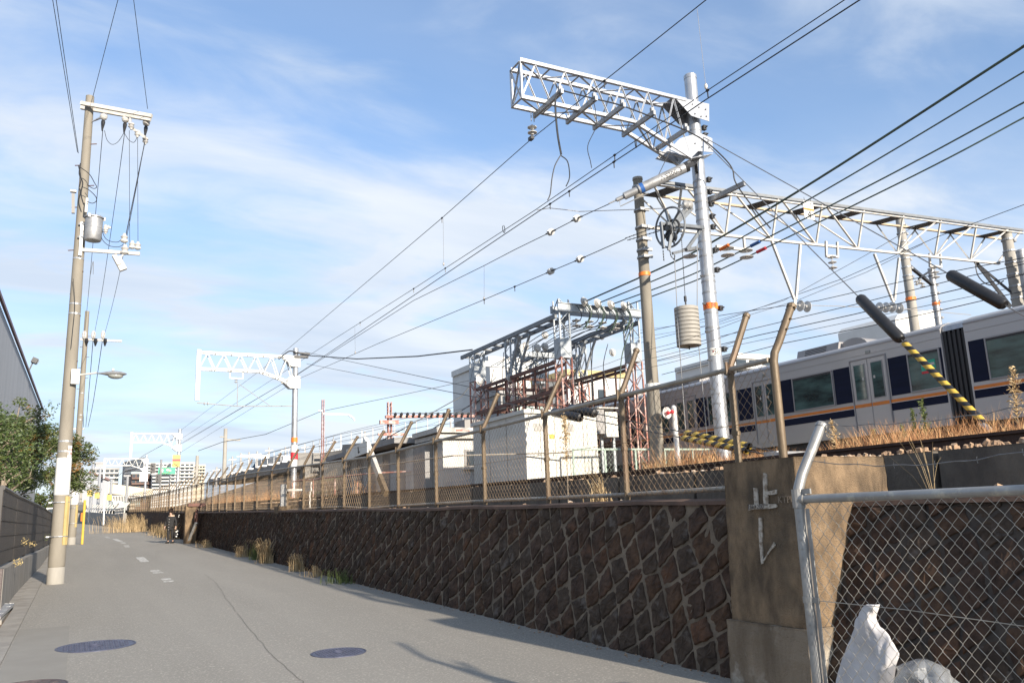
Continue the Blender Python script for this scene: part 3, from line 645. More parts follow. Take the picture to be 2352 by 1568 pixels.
# ---- white sheet and clear bag dumped behind the fence
def crumple(name, pts_fn, nu, nv, m, label, cat, org, seed, amp):
    rnd = random.Random(seed); b = MB(); vs = []
    for j in range(nv+1):
        for i in range(nu):
            p = pts_fn(i/nu, j/nv); e = noise.noise(p*5+V((seed, 0, 0)))*amp+noise.noise(p*13)*amp*.5+abs(noise.noise(p*9+V((0, seed, 0))))*amp
            c_ = V((org[0], org[1], p.z)); d = (p-c_); d = d.normalized() if d.length > 1e-4 else V((0, 0, 1)); vs.append(p+d*e)
    b.add(vs, [(j*nu+i, j*nu+(i+1) % nu, (j+1)*nu+(i+1) % nu, (j+1)*nu+i) for j in range(nv) for i in range(nu)]+[tuple(range(nu)), tuple(nv*nu+i for i in range(nu))])
    o = b.build(name, m, org=org, smooth=True); tag(o, label, cat)
q_ = at(1990, 1450, X=4.42); bx, by = 4.42, q_.y-.06
def sheet_mesh():
    LE = [(1984, 1387), (1969, 1420), (1950, 1470), (1930, 1525), (1912, 1590)]; MI = [(1990, 1391), (1990, 1424), (2012, 1470), (2030, 1528), (2010, 1600)]; RI = [(2001, 1395), (1998, 1425), (2042, 1462), (2066, 1502), (2050, 1590)]
    def pl(tab, v):
        k = min(3, int(v*4)); u = v*4-k; return (lerp(tab[k][0], tab[k+1][0], u), lerp(tab[k][1], tab[k+1][1], u))
    nu, nv = 22, 34; vs = []
    for j in range(nv+1):
        v = j/nv; a, m_, c = pl(LE, v), pl(MI, v), pl(RI, v); wv = v**.6
        for i in range(nu+1):
            u = i/nu; (p, q, t_) = (a, m_, u/.68) if u < .68 else (m_, c, (u-.68)/.32)
            x, y = lerp(p[0], q[0], t_), lerp(p[1], q[1], t_)
            dep = 4.42+.16*wv*(abs(u-.62)*1.5)**1.3
            pt = at(x, y, X=dep); q_ = V((pt.x, pt.y*2.4, pt.z*.8)); e = noise.noise(q_*5)*.030+abs(noise.noise(q_*9+V((3, 1, 2))))*.016+noise.noise(pt*30)*.003; pt.x += e; pt.z += noise.noise(pt*15)*.008; vs.append(pt)
    f = [(j*(nu+1)+i, j*(nu+1)+i+1, (j+1)*(nu+1)+i+1, (j+1)*(nu+1)+i) for j in range(nv) for i in range(nu)]
    n0 = len(vs); vs += [p+V((.02+.10*(1-abs(2*((k % (nu+1))/nu)-1)), .01, 0)) for k, p in enumerate(vs[:n0])]; f += [tuple(n0+q for q in g[::-1]) for g in f[:]]
    rim = [i for i in range(nu+1)]+[j*(nu+1)+nu for j in range(1, nv+1)]+[nv*(nu+1)+i for i in range(nu-1, -1, -1)]+[j*(nu+1) for j in range(nv-1, 0, -1)]
    f += [(rim[k], rim[(k+1) % len(rim)], n0+rim[(k+1) % len(rim)], n0+rim[k]) for k in range(len(rim))]
    b = MB(); b.add(vs, f); o = b.build('plastic_sheet', 'bag', org=(bx, by, 0), smooth=True); tag(o, 'crumpled white plastic sheet standing in a peak behind the foreground fence', 'plastic sheet')
    if 'sharp_edge' in o.data.attributes: o.data.attributes.remove(o.data.attributes['sharp_edge'])
sheet_mesh()
qb = at(2125, 1560, X=4.5)
def bagf(u, v):
    a = u*2*math.pi; r = math.sin(math.pi*min(.999, v*.93+.06))**.6*.20; return V((4.5+math.cos(a)*r*.7, qb.y+math.sin(a)*r*1.2, lerp(-.1, qb.z+.11, v)))
crumple('plastic_bag', bagf, 32, 20, 'pbag', 'clear crumpled plastic bag lying right of the white sheet behind the fence', 'plastic bag', (4.5, qb.y, -.1), 6, .085)
b = MB()                                  # bare dry stems in the corner above the set-back wall
def stems(b, base, n, h, spread, seed, r=.004, lean=(0, 0)):
    rnd = random.Random(seed)
    for _ in range(n):
        a = rnd.uniform(0, 6.28); d = V((math.cos(a), math.sin(a), 0))*rnd.uniform(.2, 1)*spread+V((lean[0], lean[1], 0))*h; hh = h*rnd.uniform(.5, 1.05); p0 = V(base)+V((math.cos(a), math.sin(a), 0))*spread*.12*rnd.random()
        b.tube([p0, p0+d*.3+V((0, 0, hh*.45)), p0+d*.75+V((0, 0, hh*.85)), p0+d*1.15+V((0, 0, hh*(1.0 if rnd.random() < .6 else .8)))], [r, r*.8, r*.5, r*.2], 3, False)
b = MB(); stems(b, (5.95, 4.35, 1.42), 9, .60, .34, 3, .0014, (-.1, .30)); o = b.build('dry_weed', 'straw', org=(5.95, 4.35, 1.42)); tag(o, 'bare dry branching weed rooted beside the concrete pillar above the set-back wall', 'weed')
b = MB()
for i in range(60):
    p = V((5.8+random.uniform(0, .35), 4.2+random.uniform(-.2, .3), 1.41)); b.tube([p, p+V((random.uniform(-.04, .04), random.uniform(-.04, .04), .07))], [.006, .001], 3, False)
o = b.build('green_tuft', 'green', org=(5.95, 4.2, 1.41)); tag(o, 'small green tuft at the foot of the dry weed beside the pillar', 'weed')
# ================================================================ roadside grass clumps along the stone wall
def clump(y, w, h, n, m, label, seed, x=4.93, cat='dry grass', droop=.5):
    rnd = random.Random(seed); b = MB(); z = G(y)
    for _ in range(n):
        ey = rnd.gauss(0, 1); px, py = x-abs(rnd.gauss(0, w*.3)), y+ey*w*.45; hh = h*rnd.uniform(.35, 1.15)*math.exp(-.28*ey*ey); a = rnd.uniform(2.2, 4.1) if rnd.random() < .6 else rnd.uniform(0, 6.28); L_ = hh*droop*rnd.uniform(.2, 1.5)
        d = V((math.cos(a)*L_, math.sin(a)*L_, 0)); p0 = V((px, py, z)); wd = V((-math.sin(a), math.cos(a), 0))*.005*(1+h)
        q = [p0, p0+d*.25+V((0, 0, hh*.6)), p0+d*.7+V((0, 0, hh*.95)), p0+d*1.1+V((0, 0, hh*(.95-droop*.25)))]
        vs = []
        for k, pt in enumerate(q): vs += [pt-wd*(1-k*.3), pt+wd*(1-k*.3)]
        b.add(vs, [(0, 1, 3, 2), (2, 3, 5, 4), (4, 5, 7, 6)])
    o = b.build('grass_clump', m, org=(x, y, z)); tag(o, label, cat)
clump(24.6, .45, .66, 340, 'straw', 'tallest straw-coloured grass clump against the stone wall, tops combed over', 11)
clump(20.8, .4, .40, 200, 'straw', 'smaller dry grass clump nearer the camera than the tall combed one', 12)
clump(28.3, .5, .40, 160, 'straw', 'low dry tuft beyond the tall combed grass clump', 13)
clump(26.3, .4, .55, 110, 'green', 'green upright weeds mixed with straw just beyond the tall combed clump', 14, cat='weed', droop=.2)
clump(17.0, .7, .30, 150, 'green', 'sparse green and dry weeds at the wall foot, nearest to the camera', 15, cat='weed', droop=.4)
clump(18.9, .6, .25, 120, 'straw', 'flattened pale weeds between the two green patches at the wall foot', 16)
clump(36.5, .8, .32, 170, 'straw', 'low dry grass at the foot of the slanted drain pipe post', 17)
clump(49, 1.0, .8, 200, 'straw', 'dry grass clump just beyond the walking person', 18)
clump(53, 1.2, .8, 200, 'straw', 'second dry grass clump beyond the walking person', 19)
clump(58, 1.4, .8, 220, 'straw', 'third dry grass clump beyond the walking person', 20)
clump(70, 4.5, 1.3, 700, 'straw', 'wide bank of tall dry grass where the far wall begins', 21, x=4.7)
clump(86, 3, 1.1, 260, 'straw', 'far dry grass by the grey wall beyond the bank of grass', 22, x=4.3)
# ================================================================ left side: building, fence, trees
t = thing('warehouse', (-4.2, 46, 0), 'large grey corrugated metal warehouse at the left edge behind the trees', 'building')
b = MB(); A0, A1 = V((-4.0, 30, 0)), V((-3.4, 84, 0))
n = 230
vs = []
for i in range(n+1):
    u = i/n; p = A0.lerp(A1, u); off = .05 if i % 2 else 0
    zr = lerp(13.3, 13.4, u)
    vs += [(p.x-off, p.y, G(p.y)), (p.x-off, p.y, 12.0)]
b.add(vs, [(i*2, i*2+1, i*2+3, i*2+2) for i in range(n)])
b.add([(-3.4, 84, 1), (-30, 84, 1), (-30, 84, 12.0), (-3.4, 84, 12.0)], [(0, 1, 2, 3)]); b.add([(-4, 30, 0), (-30, 30, 0), (-30, 30, 12.0), (-4, 30, 12.0)], [(0, 1, 2, 3)])
b.build('wall', 'clad', t)
b = MB(); b.prism([(-4.1, 30, 12.01), (-4.1, 30, 12.1), (-30, 30, 13), (-30, 30, 12.01)], (.6, 54.2, 0)); b.build('roof', 'clad', t)
b = MB(); b.bar((-3.90, 29.8, 12.08), (-3.3, 84.3, 12.08), .12, .18); b.build('fascia', 'maroon', t)
def wpt(x, y): return at(x, y, X=-3.93)
w0, w1 = wpt(18, 912), wpt(43, 965)
b = MB(); b.bb(-3.95, -3.80, w0.y-1, w0.y+8, 7.2, 9.4); wf = b.build('window', 'fdark', t); b = MB(); b.bb(-3.79, -3.77, w0.y-.8, w0.y+3.3, 7.4, 9.2); b.bb(-3.79, -3.77, w0.y+3.6, w0.y+7.8, 7.4, 9.2); b.build('pane', 'bwin', wf)
fl = thing('floodlight', (-3.25, 64, 12.4), 'small floodlight on the roof edge of the grey warehouse', 'lamp')
b = MB(); b.bar((-3.5, 64, 12.1), (-3.3, 64, 12.7), .08); b.box((-3.2, 64, 12.8), (.35, .55, .35), Matrix.Rotation(.4, 3, 'Y')); b.build('housing', 'dark', fl); b = MB(); b.box((-3.0, 64, 12.72), (.02, .4, .24), Matrix.Rotation(.4, 3, 'Y')); b.build('glass', 'lens', fl)
# dark panel fence on concrete base
FX = prof([(0, -1.12), (20, -1.12), (30, -1.0), (45, -1.0)])
t = thing('panel_fence', (-1.1, 16, .17), 'dark brown mesh-panel fence on a low concrete base behind the near utility pole', 'fence')
b = MB(); vs = []; ys = [16.1+i*1.9 for i in range(15)]
for y in ys: x = FX(y); vs += [(x+.12, y, G(y)-.1), (x+.12, y, .86), (x-.08, y, .86), (x-.08, y, G(y)-.1)]
b.add(vs, [(i*4+k, i*4+k+1, (i+1)*4+k+1, (i+1)*4+k) for i in range(len(ys)-1) for k in range(3)]+[(0, 1, 2, 3)]); b.build('base', 'cbase', t)
for k, (ya, yb) in enumerate(zip(ys[::2], ys[2::2])):
    b = MB(); b.prism([(FX(ya), ya+.03, .90), (FX(yb), yb-.03, .90), (FX(yb), yb-.03, 2.13), (FX(ya), ya+.03, 2.13)], (.02, 0, 0)); pn = b.build('panel', 'fpanel', t)
    b = MB()
    for q in range(1, 5): z = .9+q*.246; b.bar((FX(ya)+.026, ya, z), (FX(yb)+.026, yb, z), .006, .01)
    b.build('seam', 'fdark', pn)
b = MB()
for y in ys[::2]: b.bar((FX(y)-.02, y, .86), (FX(y)-.02, y, 2.16), .07, .07, (1, 0, 0))
b.build('post', 'fdark', t)
b = MB(); b.tube([(FX(y), y, 2.16) for y in ys], .045, 8); b.build('cap_rail', 'fdark', t)
t = thing('gate_panel', (-1.25, 14.5, .15), 'dark gate panel with white notice plate cut by the left picture edge', 'gate')
b = MB(); b.bb(-1.27, -1.23, 12.6, 15.5, .35, 2.0); b.build('panel', 'fpanel', t)
b = MB(); b.bar((-1.2, 15.75, .1), (-1.2, 15.75, 2.1), .10); b.bar((-1.22, 12.6, 2.03), (-1.22, 15.7, 2.03), .06); b.build('frame', 'fdark', t)
b = MB(); b.tube([(-1.14, 15.75, .3), (-1.14, 15.75, 1.95)], .012, 6); b.build('bolt', 'fdark', t)
b = MB(); pc = at(3, 1232, X=-1.2); b.bb(-1.222, -1.205, pc.y-.6, pc.y+.20, pc.z-.13, pc.z+.12); b.build('notice_plate', 'white', t)
b = MB(); b.bar((-1.12, 16.08, -.2), (-1.12, 16.08, .87), .22); o = b.build('end_block', 'ironr', org=(-1.12, 16.08, 0)); tag(o, 'reddish-brown end block of the low concrete fence base', 'block')
# steel grating over the ditch
t = thing('drain_grating', (-1.1, 17.3, .2), 'galvanised ramp grating over the ditch at the left edge', 'grating')
b = MB(); P1, P2, P3, P4 = V((-1.75, 14.95, .24)), V((-.93, 14.95, .20)), V((-.86, 16.9, .24)), V((-1.75, 16.9, .27))
for i in range(12): u = i/11; b.bar(P1.lerp(P2, u), P4.lerp(P3, u), .012, .04)
for i in range(5): u = i/4; b.bar(P1.lerp(P4, u), P2.lerp(P3, u), .012, .04)
b.build('bars', 'galv', t); b = MB(); b.prism([P1+V((0, 0, .012)), P2+V((0, 0, .012)), P3+V((0, 0, .012)), P4+V((0, 0, .012))], (0, 0, .006)); b.build('plate', 'galv', t)
b = MB(); b.bb(-2.4, -.95, 14.9, 15.0, -.3, .16); b.bb(-.98, -.90, 14.9, 16.9, -.3, .17); o = b.build('ditch_wall', 'kerb', org=(-1.6, 14.95, -.3)); tag(o, None, kind='structure')
# ---- trees
def leaves(b, c, R, n, rnd, s=.07, sc=(1, 1, 1)):
    for _ in range(n):
        while True:
            p = V((rnd.uniform(-1, 1), rnd.uniform(-1, 1), rnd.uniform(-1, 1)))
            if p.length < 1: break
        p = V((p.x*sc[0], p.y*sc[1], p.z*sc[2]))*R+V(c); a = V((rnd.gauss(0, 1), rnd.gauss(0, 1), rnd.gauss(0, .6))).normalized(); u = a.cross(V((rnd.gauss(0, 1), rnd.gauss(0, 1), rnd.gauss(0, 1)))).normalized()
        L_ = s*rnd.uniform(.7, 1.3); w = L_*.38
        b.add([p-a*L_, p+u*w*.9, p+a*L_, p-u*w*.9], [(0, 1, 2, 3)])
def tree(base, H, R, label, seed, nb=11, nl=5200, s=.075, m='leaf', lean=V((0, 0, 0)), low=.25, group=None, name='tree', trunk_r=.09):
    rnd = random.Random(seed); base = V(base); t = thing(name, base, label, 'tree', group); b = MB(); lf = MB(); tips = []
    tp = [base+V((0, 0, H*k))+lean*k+V((rnd.uniform(-.1, .1), rnd.uniform(-.1, .1), 0))*k for k in (0, .15, .35, .55, .75, .92)]
    b.tube(tp, [trunk_r, trunk_r*.9, trunk_r*.7, trunk_r*.5, trunk_r*.3, trunk_r*.1], 7)
    for i in range(nb):
        k = rnd.uniform(low, .85); p = tp[0].lerp(tp[-1], k); a = rnd.uniform(0, 6.28); L_ = R*(1.15-.55*k)*rnd.uniform(.7, 1.1)
        d = V((math.cos(a), math.sin(a), rnd.uniform(.4, 1.0))).normalized(); e = p+d*L_; mid = p.lerp(e, .5)+V((rnd.uniform(-.15, .15), rnd.uniform(-.15, .15), rnd.uniform(-.05, .2)))*R*.3
        b.tube([p, mid, e], [trunk_r*.42, trunk_r*.28, trunk_r*.07], 5); tips += [e, mid.lerp(e, .4)]
        for _ in range(4):
            q = mid.lerp(e, rnd.uniform(0, .9)); dd = V((rnd.gauss(0, 1), rnd.gauss(0, 1), rnd.gauss(.4, .7))).normalized()*R*rnd.uniform(.25, .5); b.tube([q, q+dd], [trunk_r*.16, trunk_r*.04], 4); tips.append(q+dd)
    tips.append(tp[-1]); per = nl//len(tips)
    for q in tips:
        r_ = R*rnd.uniform(.16, .34)
        leaves(lf, q, r_, int(per*rnd.uniform(.5, 1.5)), rnd, s, (1, 1, .75))
    b.build('trunk', 'bark', t, smooth=True); lf.build('crown', m, t)
    return t
tree((-2.25, 22.5, .1), 4.6, 1.35, 'leafy green tree with pale trunk rising over the dark fence at the left edge', 31, 14, 8500, .050, 'leafg', V((.35, .6, 0)), .52)
tree((-2.0, 27.0, .2), 5.3, 1.25, 'taller tree with reddish leaf tips between the left tree and the utility pole', 32, 14, 10500, .052, 'leaf', V((.3, .3, 0)), .45)
tree((-2.0, 31.5, .2), 5.0, 1.2, 'bushy green tree over the dark fence right behind the near utility pole', 33, 13, 9000, .062, 'leaf', V((.1, 0, 0)), .45)
tree((-.75, 38.0, .3), 5.3, 1.15, 'orange-tinged tree showing just right of the near utility pole', 34, 13, 8000, .062, 'leaf', V((.3, 0, 0)), .42)
tree((-3.5, 105, 1.7), 3.4, 2.2, 'distant yellow-green bush beside the bend of the road', 36, 12, 2600, .16, 'leaf', V((0, 0, 0)), .15, name='bush')
for i, (px, py) in enumerate([(58, 1243), (75, 1250), (40, 1290), (105, 1232)]):
    p = at(px, py, X=-.93); lf = MB(); leaves(lf, p, .09+.05*(i == 3), 46, random.Random(i), .022); o = lf.build('creeper_sprig', 'paleyel' if i != 3 else 'green', org=p)
    tag(o, ['yellow-green sprig poking through the dark fence, middle one', 'sprig of yellow leaves just right of the middle sprig on the dark fence', 'tiny lowest sprig on the dark fence', 'wider green sprig on the dark fence beside the utility pole'][i], 'plant')
# ================================================================ utility poles on the left
def band(b, c, r, h=.03, n=14): b.lathe(c, (0, 0, 1), [(r, 0), (r, h)], n)
def bushing(b, p, d, s=1.0):
    b.lathe(p, d, [(.02*s, 0), (.055*s, .02*s), (.06*s, .05*s), (.035*s, .07*s), (.06*s, .10*s), (.03*s, .13*s), (.02*s, .16*s)], 12)
def upole(x, y, H, label, r0=.168, r1=.095, marks=True):
    z = G(y); t = thing('utility_pole', (x, y, z), label, 'utility pole'); b = MB(); n = 9
    b.tube([(x, y, z-.1+ (H+.1)*k/n) for k in range(n+1)], [lerp(r0, r1, k/n) for k in range(n+1)], 20); R_ = lambda zz: lerp(r0, r1, (zz-z)/H)
    b.build('shaft', 'conc', t, smooth=True)
    if marks:
        b = MB(); b.lathe((x, y, z-.02), (0, 0, 1), [(R_(z)+.012, 0), (R_(z)+.012, .36), (R_(z)+.002, .38)], 20); b.build('foot_sleeve', 'concg', t, smooth=True)
        b = MB(); b.lathe((x, y, z+.38), (0, 0, 1), [(R_(z)+.006, 0), (R_(z)+.006, .50)], 20); b.build('worn_sleeve', 'conc', t, smooth=True)
        b = MB(); zz = z+1.95
        b.lathe((x, y, zz), (0, 0, 1), [(R_(zz)+.004, 0), (R_(zz)+.006, .02), (R_(zz)+.003, .82), (R_(zz)-.001, .84)], 20); b.build('white_sheath', 'white', t, smooth=True)
        b = MB()
        for a in (-1.25, -.85, -.45):
            d = V((math.cos(a+.35), math.sin(a+.35), 0)); rr = R_(z+1.3)+.012; p = V((x, y, 0))+d*rr; b.bar((p.x, p.y, z+.84), (p.x-.0, p.y, z+1.92), .055, .022, d)
        b.build('guard_strip', 'paleyel', t)
        b = MB()
        for zz in (z+1.02, z+1.78): band(b, (x, y, zz), R_(zz)+.03, .02); b.bar((x-R_(zz)-.09, y, zz+.01), (x-R_(zz), y, zz+.01), .03)
        for zz in (z+2.92, z+3.15, z+6.18, z+6.42, z+7.55): band(b, (x, y, zz), R_(zz)+.006, .035)
        b.build('strap', 'galv', t)
    b = MB()
    k = 0; zz = z+3.4
    while zz < z+H-1.2:
        a = 0 if k % 2 else math.pi; d = V((math.cos(a-.5), math.sin(a-.5), 0)); p = V((x, y, zz))+d*R_(zz); b.tube([p-d*.05, p+d*(.02 if zz < z+7.7 else .15)], .012, 6); zz += .55; k += 1
    b.build('step_bolt', 'rustd' if marks else 'dark', t)
    return t, R_, z
UX, UY = -.345, 21.76
t, R_, z = upole(UX, UY, 11.85, 'tall concrete utility pole nearest the camera with transformer, crossarms and yellow guard strips')
pp = at(149, 1103, Y=UY-.15); b = MB(); Rr = R_(3.1)+.012
for k in range(7):
    a0 = -1.15+.7*k/7; a1 = a0+.1; b.add([(UX+math.cos(a)*(Rr), UY+math.sin(a)*(Rr), zz) for a, zz in ((a0, 3.0), (a1, 3.0), (a1, 3.34), (a0, 3.34))], [(0, 1, 2, 3)])
npl = b.build('number_plate', 'white', t)
def wrapc(cx, cy, R, a0, zc, s=1): return lambda p: V((cx+math.cos(a0+p.x/R)*(R+.003+p.z), cy+math.sin(a0+p.x/R)*(R+.003+p.z), zc+p.y))
text_mesh('001\n336', .085, 'txtr', 'lettering', npl, warp=wrapc(UX, UY, Rr, -.80, 3.20), depth=.001)
b = MB(); b.lathe((UX, UY, 3.01), (0, 0, 1), [(Rr+.002, 0), (Rr+.002, .03)], 20); 
# crossarms (top): two long galvanised arms
def crossarm(b, p0, p1, w=.075, h=.09): b.bar(p0, p1, w, h)
hd = V((.93, -.36, 0)).normalized()
ztop = 12.1
c1 = at(187, 240, Y=UY-.1); e1 = at(348, 268, D=(c1-CAM).dot(_F)-.15)
b = MB(); a0 = at(186, 237, Y=UY-.14); a1 = at(349, 267, Y=UY-.9); crossarm(b, a0, a1); b.build('crossarm', 'whited', t)
b = MB(); b0 = at(186, 247, Y=UY+.14); b1 = at(346, 275, Y=UY-.6); crossarm(b, b0, b1); b.build('crossarm', 'whited', t)
b = MB(); b.bar(at(212, 279, Y=UY-.1), at(246, 262, Y=UY-.3), .025); b.bar(at(207, 281, Y=UY+.1), at(243, 268, Y=UY-.1), .025); b.build('brace', 'galv', t)
b = MB(); h0, h1 = at(297, 290, Y=UY-.6), at(334, 316, Y=UY-.9); b.bar(h0, h1, .05, .06); b.bar(at(300, 270, Y=UY-.55), h0, .045); b.build('drop_arm', 'whited', t)
ins = [(238, 270), (288, 276), (336, 284)]; tops = []
for (px, py) in ins:
    p = at(px, py, Y=UY-.45); b = MB(); b.lathe(p+V((0, 0, .10)), (0, 0, -1), [(.03, 0), (.085, .04), (.09, .09), (.07, .14), (.03, .17)], 14); i_ = b.build('insulator', 'porc', t)
    b = MB(); b.lathe(p+V((0, 0, -.06)), (-.05, .05, -1), [(.03, 0), (.05, .06), (.045, .12), (.02, .26), (.01, .30)], 10); b.build('boot', 'black', i_); tops.append(p+V((0, 0, -.33)))
b = MB()
for (px, py) in ((302, 284), (316, 302), (334, 318)): bushing(b, at(px, py, Y=UY-.75)+V((0, 0, .03)), (0, 0, -1), 1.2)
b.build('insulator', 'porc', t)
# lower crossarm
a0 = at(190, 574, Y=UY-.1); a1 = at(321, 583, Y=UY-.55); b = MB(); crossarm(b, a0, a1, .06, .08); b.build('crossarm', 'whited', t)
b = MB()
for (px, py, s) in ((285, 558, 1.5), (303, 572, 1.3), (316, 574, 1.3), (286, 585, 1.6)): bushing(b, at(px, py, Y=UY-.5), (0, 0, 1), s)
b.build('insulator', 'porc', t)
b = MB(); q = at(276, 606, Y=UY-.5); b.box(q, (.16, .12, .34), Matrix.Rotation(-.5, 3, 'Y')); b.box(q+V((-.08, -.02, .08)), (.10, .14, .26), Matrix.Rotation(-.5, 3, 'Y')); b.tube([q+V((0, 0, .15)), at(286, 580, Y=UY-.5)], .02, 6); b.build('cutout_switch', 'whited', t)
# transformer can hung from the pole
tr0 = at(213, 553, Y=UY-.35); tr = thing('pole_transformer', tr0, 'pale grey cylindrical transformer hung on the near utility pole', 'transformer')
b = MB(); b.lathe(tr0, (0, 0, 1), [(.10, .01), (.17, .0), (.19, .03), (.195, .30), (.2, .305), (.2, .32), (.195, .325), (.195, .56)], 24); b.build('tank', 'galv_d', tr, smooth=True)
b = MB(); b.lathe(tr0+V((0, 0, .56)), (0, 0, 1), [(.225, 0), (.225, .025), (.19, .05), (.05, .07)], 24)
for k in range(3): a = k*2.1; b.box(tr0+V((math.cos(a)*.215, math.sin(a)*.215, .57)), (.05, .05, .08))
b.build('lid', 'galv_d', tr)
b = MB(); b.bar(tr0+V((-.32, .2, .45)), tr0+V((-.1, .1, .45)), .05); b.bar(tr0+V((-.32, .2, .12)), tr0+V((-.1, .1, .12)), .05); b.bar(tr0+V((-.25, .17, -.35)), tr0+V((-.25, .17, .5)), .07, .04); b.build('bracket', 'galv_d', tr)
b = MB(); bushing(b, at(238, 520, Y=UY-.4), (1, 0, -.1), 1.0); bushing(b, at(243, 523, Y=UY-.4), (0, 0, -1), 1.0); b.build('insulator', 'porc', tr)
# lightning arrester tube and small terminal box on the left
b = MB(); q0, q1 = at(197, 488, Y=UY-.3), at(200, 455, Y=UY-.3); b.tube([q0, q1], .036, 10); b.build('arrester', 'whited', t, smooth=True)
b = MB(); q0, q1 = at(168, 490, Y=UY), at(168, 445, Y=UY); b.bar(q0, q1, .07, .07, (1, 0, 0)); b.build('terminal_strip', 'black', t); b = MB(); b.box(q1+V((0, 0, .06)), (.13, .1, .05)); b.build('strip_cap', 'whited', t)
b = MB()                                  # jumper loops and cable clutter on the pole
def loop(pl, r=.010, Yp=UY-.4, n=6):
    P_ = [at(x, y, Y=Yp) for x, y in pl]; out = []
    for i in range(len(P_)-1):
        p0, p1, p2, p3 = P_[max(i-1, 0)], P_[i], P_[i+1], P_[min(i+2, len(P_)-1)]
        for k in range(n):
            u = k/n; out.append(.5*((2*p1)+(p2-p0)*u+(2*p0-5*p1+4*p2-p3)*u*u+(3*p1-p0-3*p2+p3)*u**3))
    out.append(P_[-1]); b.tube(out, r, 5, False)
loop([(185, 385), (205, 400), (217, 420), (222, 430), (214, 433), (200, 425)]); loop([(190, 430), (205, 437), (220, 452), (221, 462), (212, 467), (200, 463)])
loop([(240, 300), (246, 322), (258, 332), (272, 325), (286, 303)], .007); loop([(287, 308), (296, 322), (308, 327), (316, 312), (317, 300)], .007)
loop([(232, 510), (238, 540), (250, 553), (270, 556), (281, 548)], .008); loop([(231, 522), (234, 548), (250, 564), (272, 567), (284, 561)], .008)
loop([(185, 375), (182, 400), (190, 420), (186, 445), (192, 470)], .014); loop([(180, 380), (186, 410), (182, 430)], .012)
loop([(168, 640), (172, 700), (167, 760), (163, 800)], .006, UY-.2); loop([(208, 630), (214, 600), (214, 630)], .006)
b.build('jumper_cable', 'dark', t)
# street lamp on the near pole
sl_ = thing('street_lamp', at(173, 865, Y=UY-.2), 'grey cobra-head street lamp on a short arm of the near utility pole', 'street lamp')
b = MB(); q = at(173, 865, Y=UY-.22); b.box(q, (.17, .10, .34)); b.build('control_box', 'white', sl_)
b = MB(); b.tube([at(181, 861, Y=UY-.2), at(222, 856, Y=UY-.3)], .022, 8); b.build('arm', 'whited', sl_)
def lamp_head(b, p, L_, d=V((1, -.1, 0))):
    d = d.normalized(); n = 12; pf = [(.02, .02), (.04, .045), (.10, .09), (.17, .125), (.19, .13), (.16, .10), (.04, .03)]
    pts = []; vs = []
    sd_ = V((0, 0, 1)).cross(d)
    for i, (w, h) in enumerate(pf):
        c = p+d*(L_*i/(len(pf)-1))
        for k in range(n):
            a = 2*math.pi*k/n; vs.append(c+sd_*math.cos(a)*w*L_*1.2+V((0, 0, 1))*(math.sin(a)*h*L_*.75))
    b.add(vs, [(i*n+j, i*n+(j+1) % n, (i+1)*n+(j+1) % n, (i+1)*n+j) for i in range(len(pf)-1) for j in range(n)]+[tuple(range(n)), tuple((len(pf)-1)*n+j for j in range(n))])
q = at(220, 857, Y=UY-.3); b = MB(); lamp_head(b, q, .66); b.build('head', 'galv_d', sl_, smooth=True)
b = MB(); b.ball(q+V((.42, -.05, -.055)), .13, 12, 8, (1.3, .9, .55)); b.build('glass', 'lens', sl_, smooth=True)
b = MB(); b.lathe(q+V((.36, -.03, .07)), (0, 0, 1), [(.03, 0), (.03, .05), (.015, .06)], 8); b.build('photocell', 'whited', sl_)
# second, third poles down the road
y2 = 47.5; t2, R2_, z2 = upole(-.17, y2, 11.9, 'second concrete utility pole down the road, behind the near one, with white-painted foot', .175, .105)
def arm2(y, zc, x0=-.2, W_=3.0, t=None):
    b = MB(); b.bar((x0-.2, y, zc), (x0+W_, y-.1, zc), .09, .1); b.build('crossarm', 'whited', t)
zc = at(185, 779, Y=y2).z; arm2(y2, zc, -.2, 1.75, t2)
b = MB(); bt = MB()
for px in (193, 214, 236):
    p = at(px, 778, Y=y2-.1); b.lathe(p, (0, 0, 1), [(.06, 0), (.11, .1), (.11, .3), (.06, .42)], 10); bt.lathe(p+V((.12, 0, .02)), (0, 0, -1), [(.08, 0), (.10, .15), (.03, .4)], 8)
b.build('insulator', 'porc', t2); bt.build('boot', 'black', t2)
pp = V((.25, y2-.25, 0)); b = MB(); b.tube([(pp.x+.05, pp.y, G(y2)), (pp.x+.05, pp.y, G(y2)+2.15)], .06, 10); o = b.build('guy_guard', 'yellow', org=(pp.x+.05, pp.y, G(y2))); tag(o, 'tall yellow guard pipe standing beside the second utility pole', 'guard pipe')
sl2 = thing('street_lamp', at(195, 1052, Y=72), 'far street lamp seen just right of the trees', 'street lamp')
b = MB(); q = at(196, 1053, Y=72); b.tube([q-V((1.6, 0, .1)), q], .05, 8); b.build('arm', 'whited', sl2); b = MB(); lamp_head(b, q-V((.2, 0, 0)), 1.1); b.ball(q+V((.35, 0, -.12)), .2, 8, 6, (1.3, .9, .6)); b.build('head', 'galv_d', sl2, smooth=True)
t3, R3_, z3 = upole(-.95, 72, 12.2, 'third utility pole far down the road, mostly hidden by the second', .2, .12, False); arm2(72, at(185, 985, Y=72).z, -1.2, 1.3, t3)
b = MB(); b.tube([at(164, 1245, Y=y2+8), at(165, 1160, Y=y2+8)], .1, 8); b.v = b.v; o = b.build('marker_post', 'whited', org=at(164, 1245, Y=y2+8)); tag(o, 'white post just behind the foot of the second utility pole', 'post')
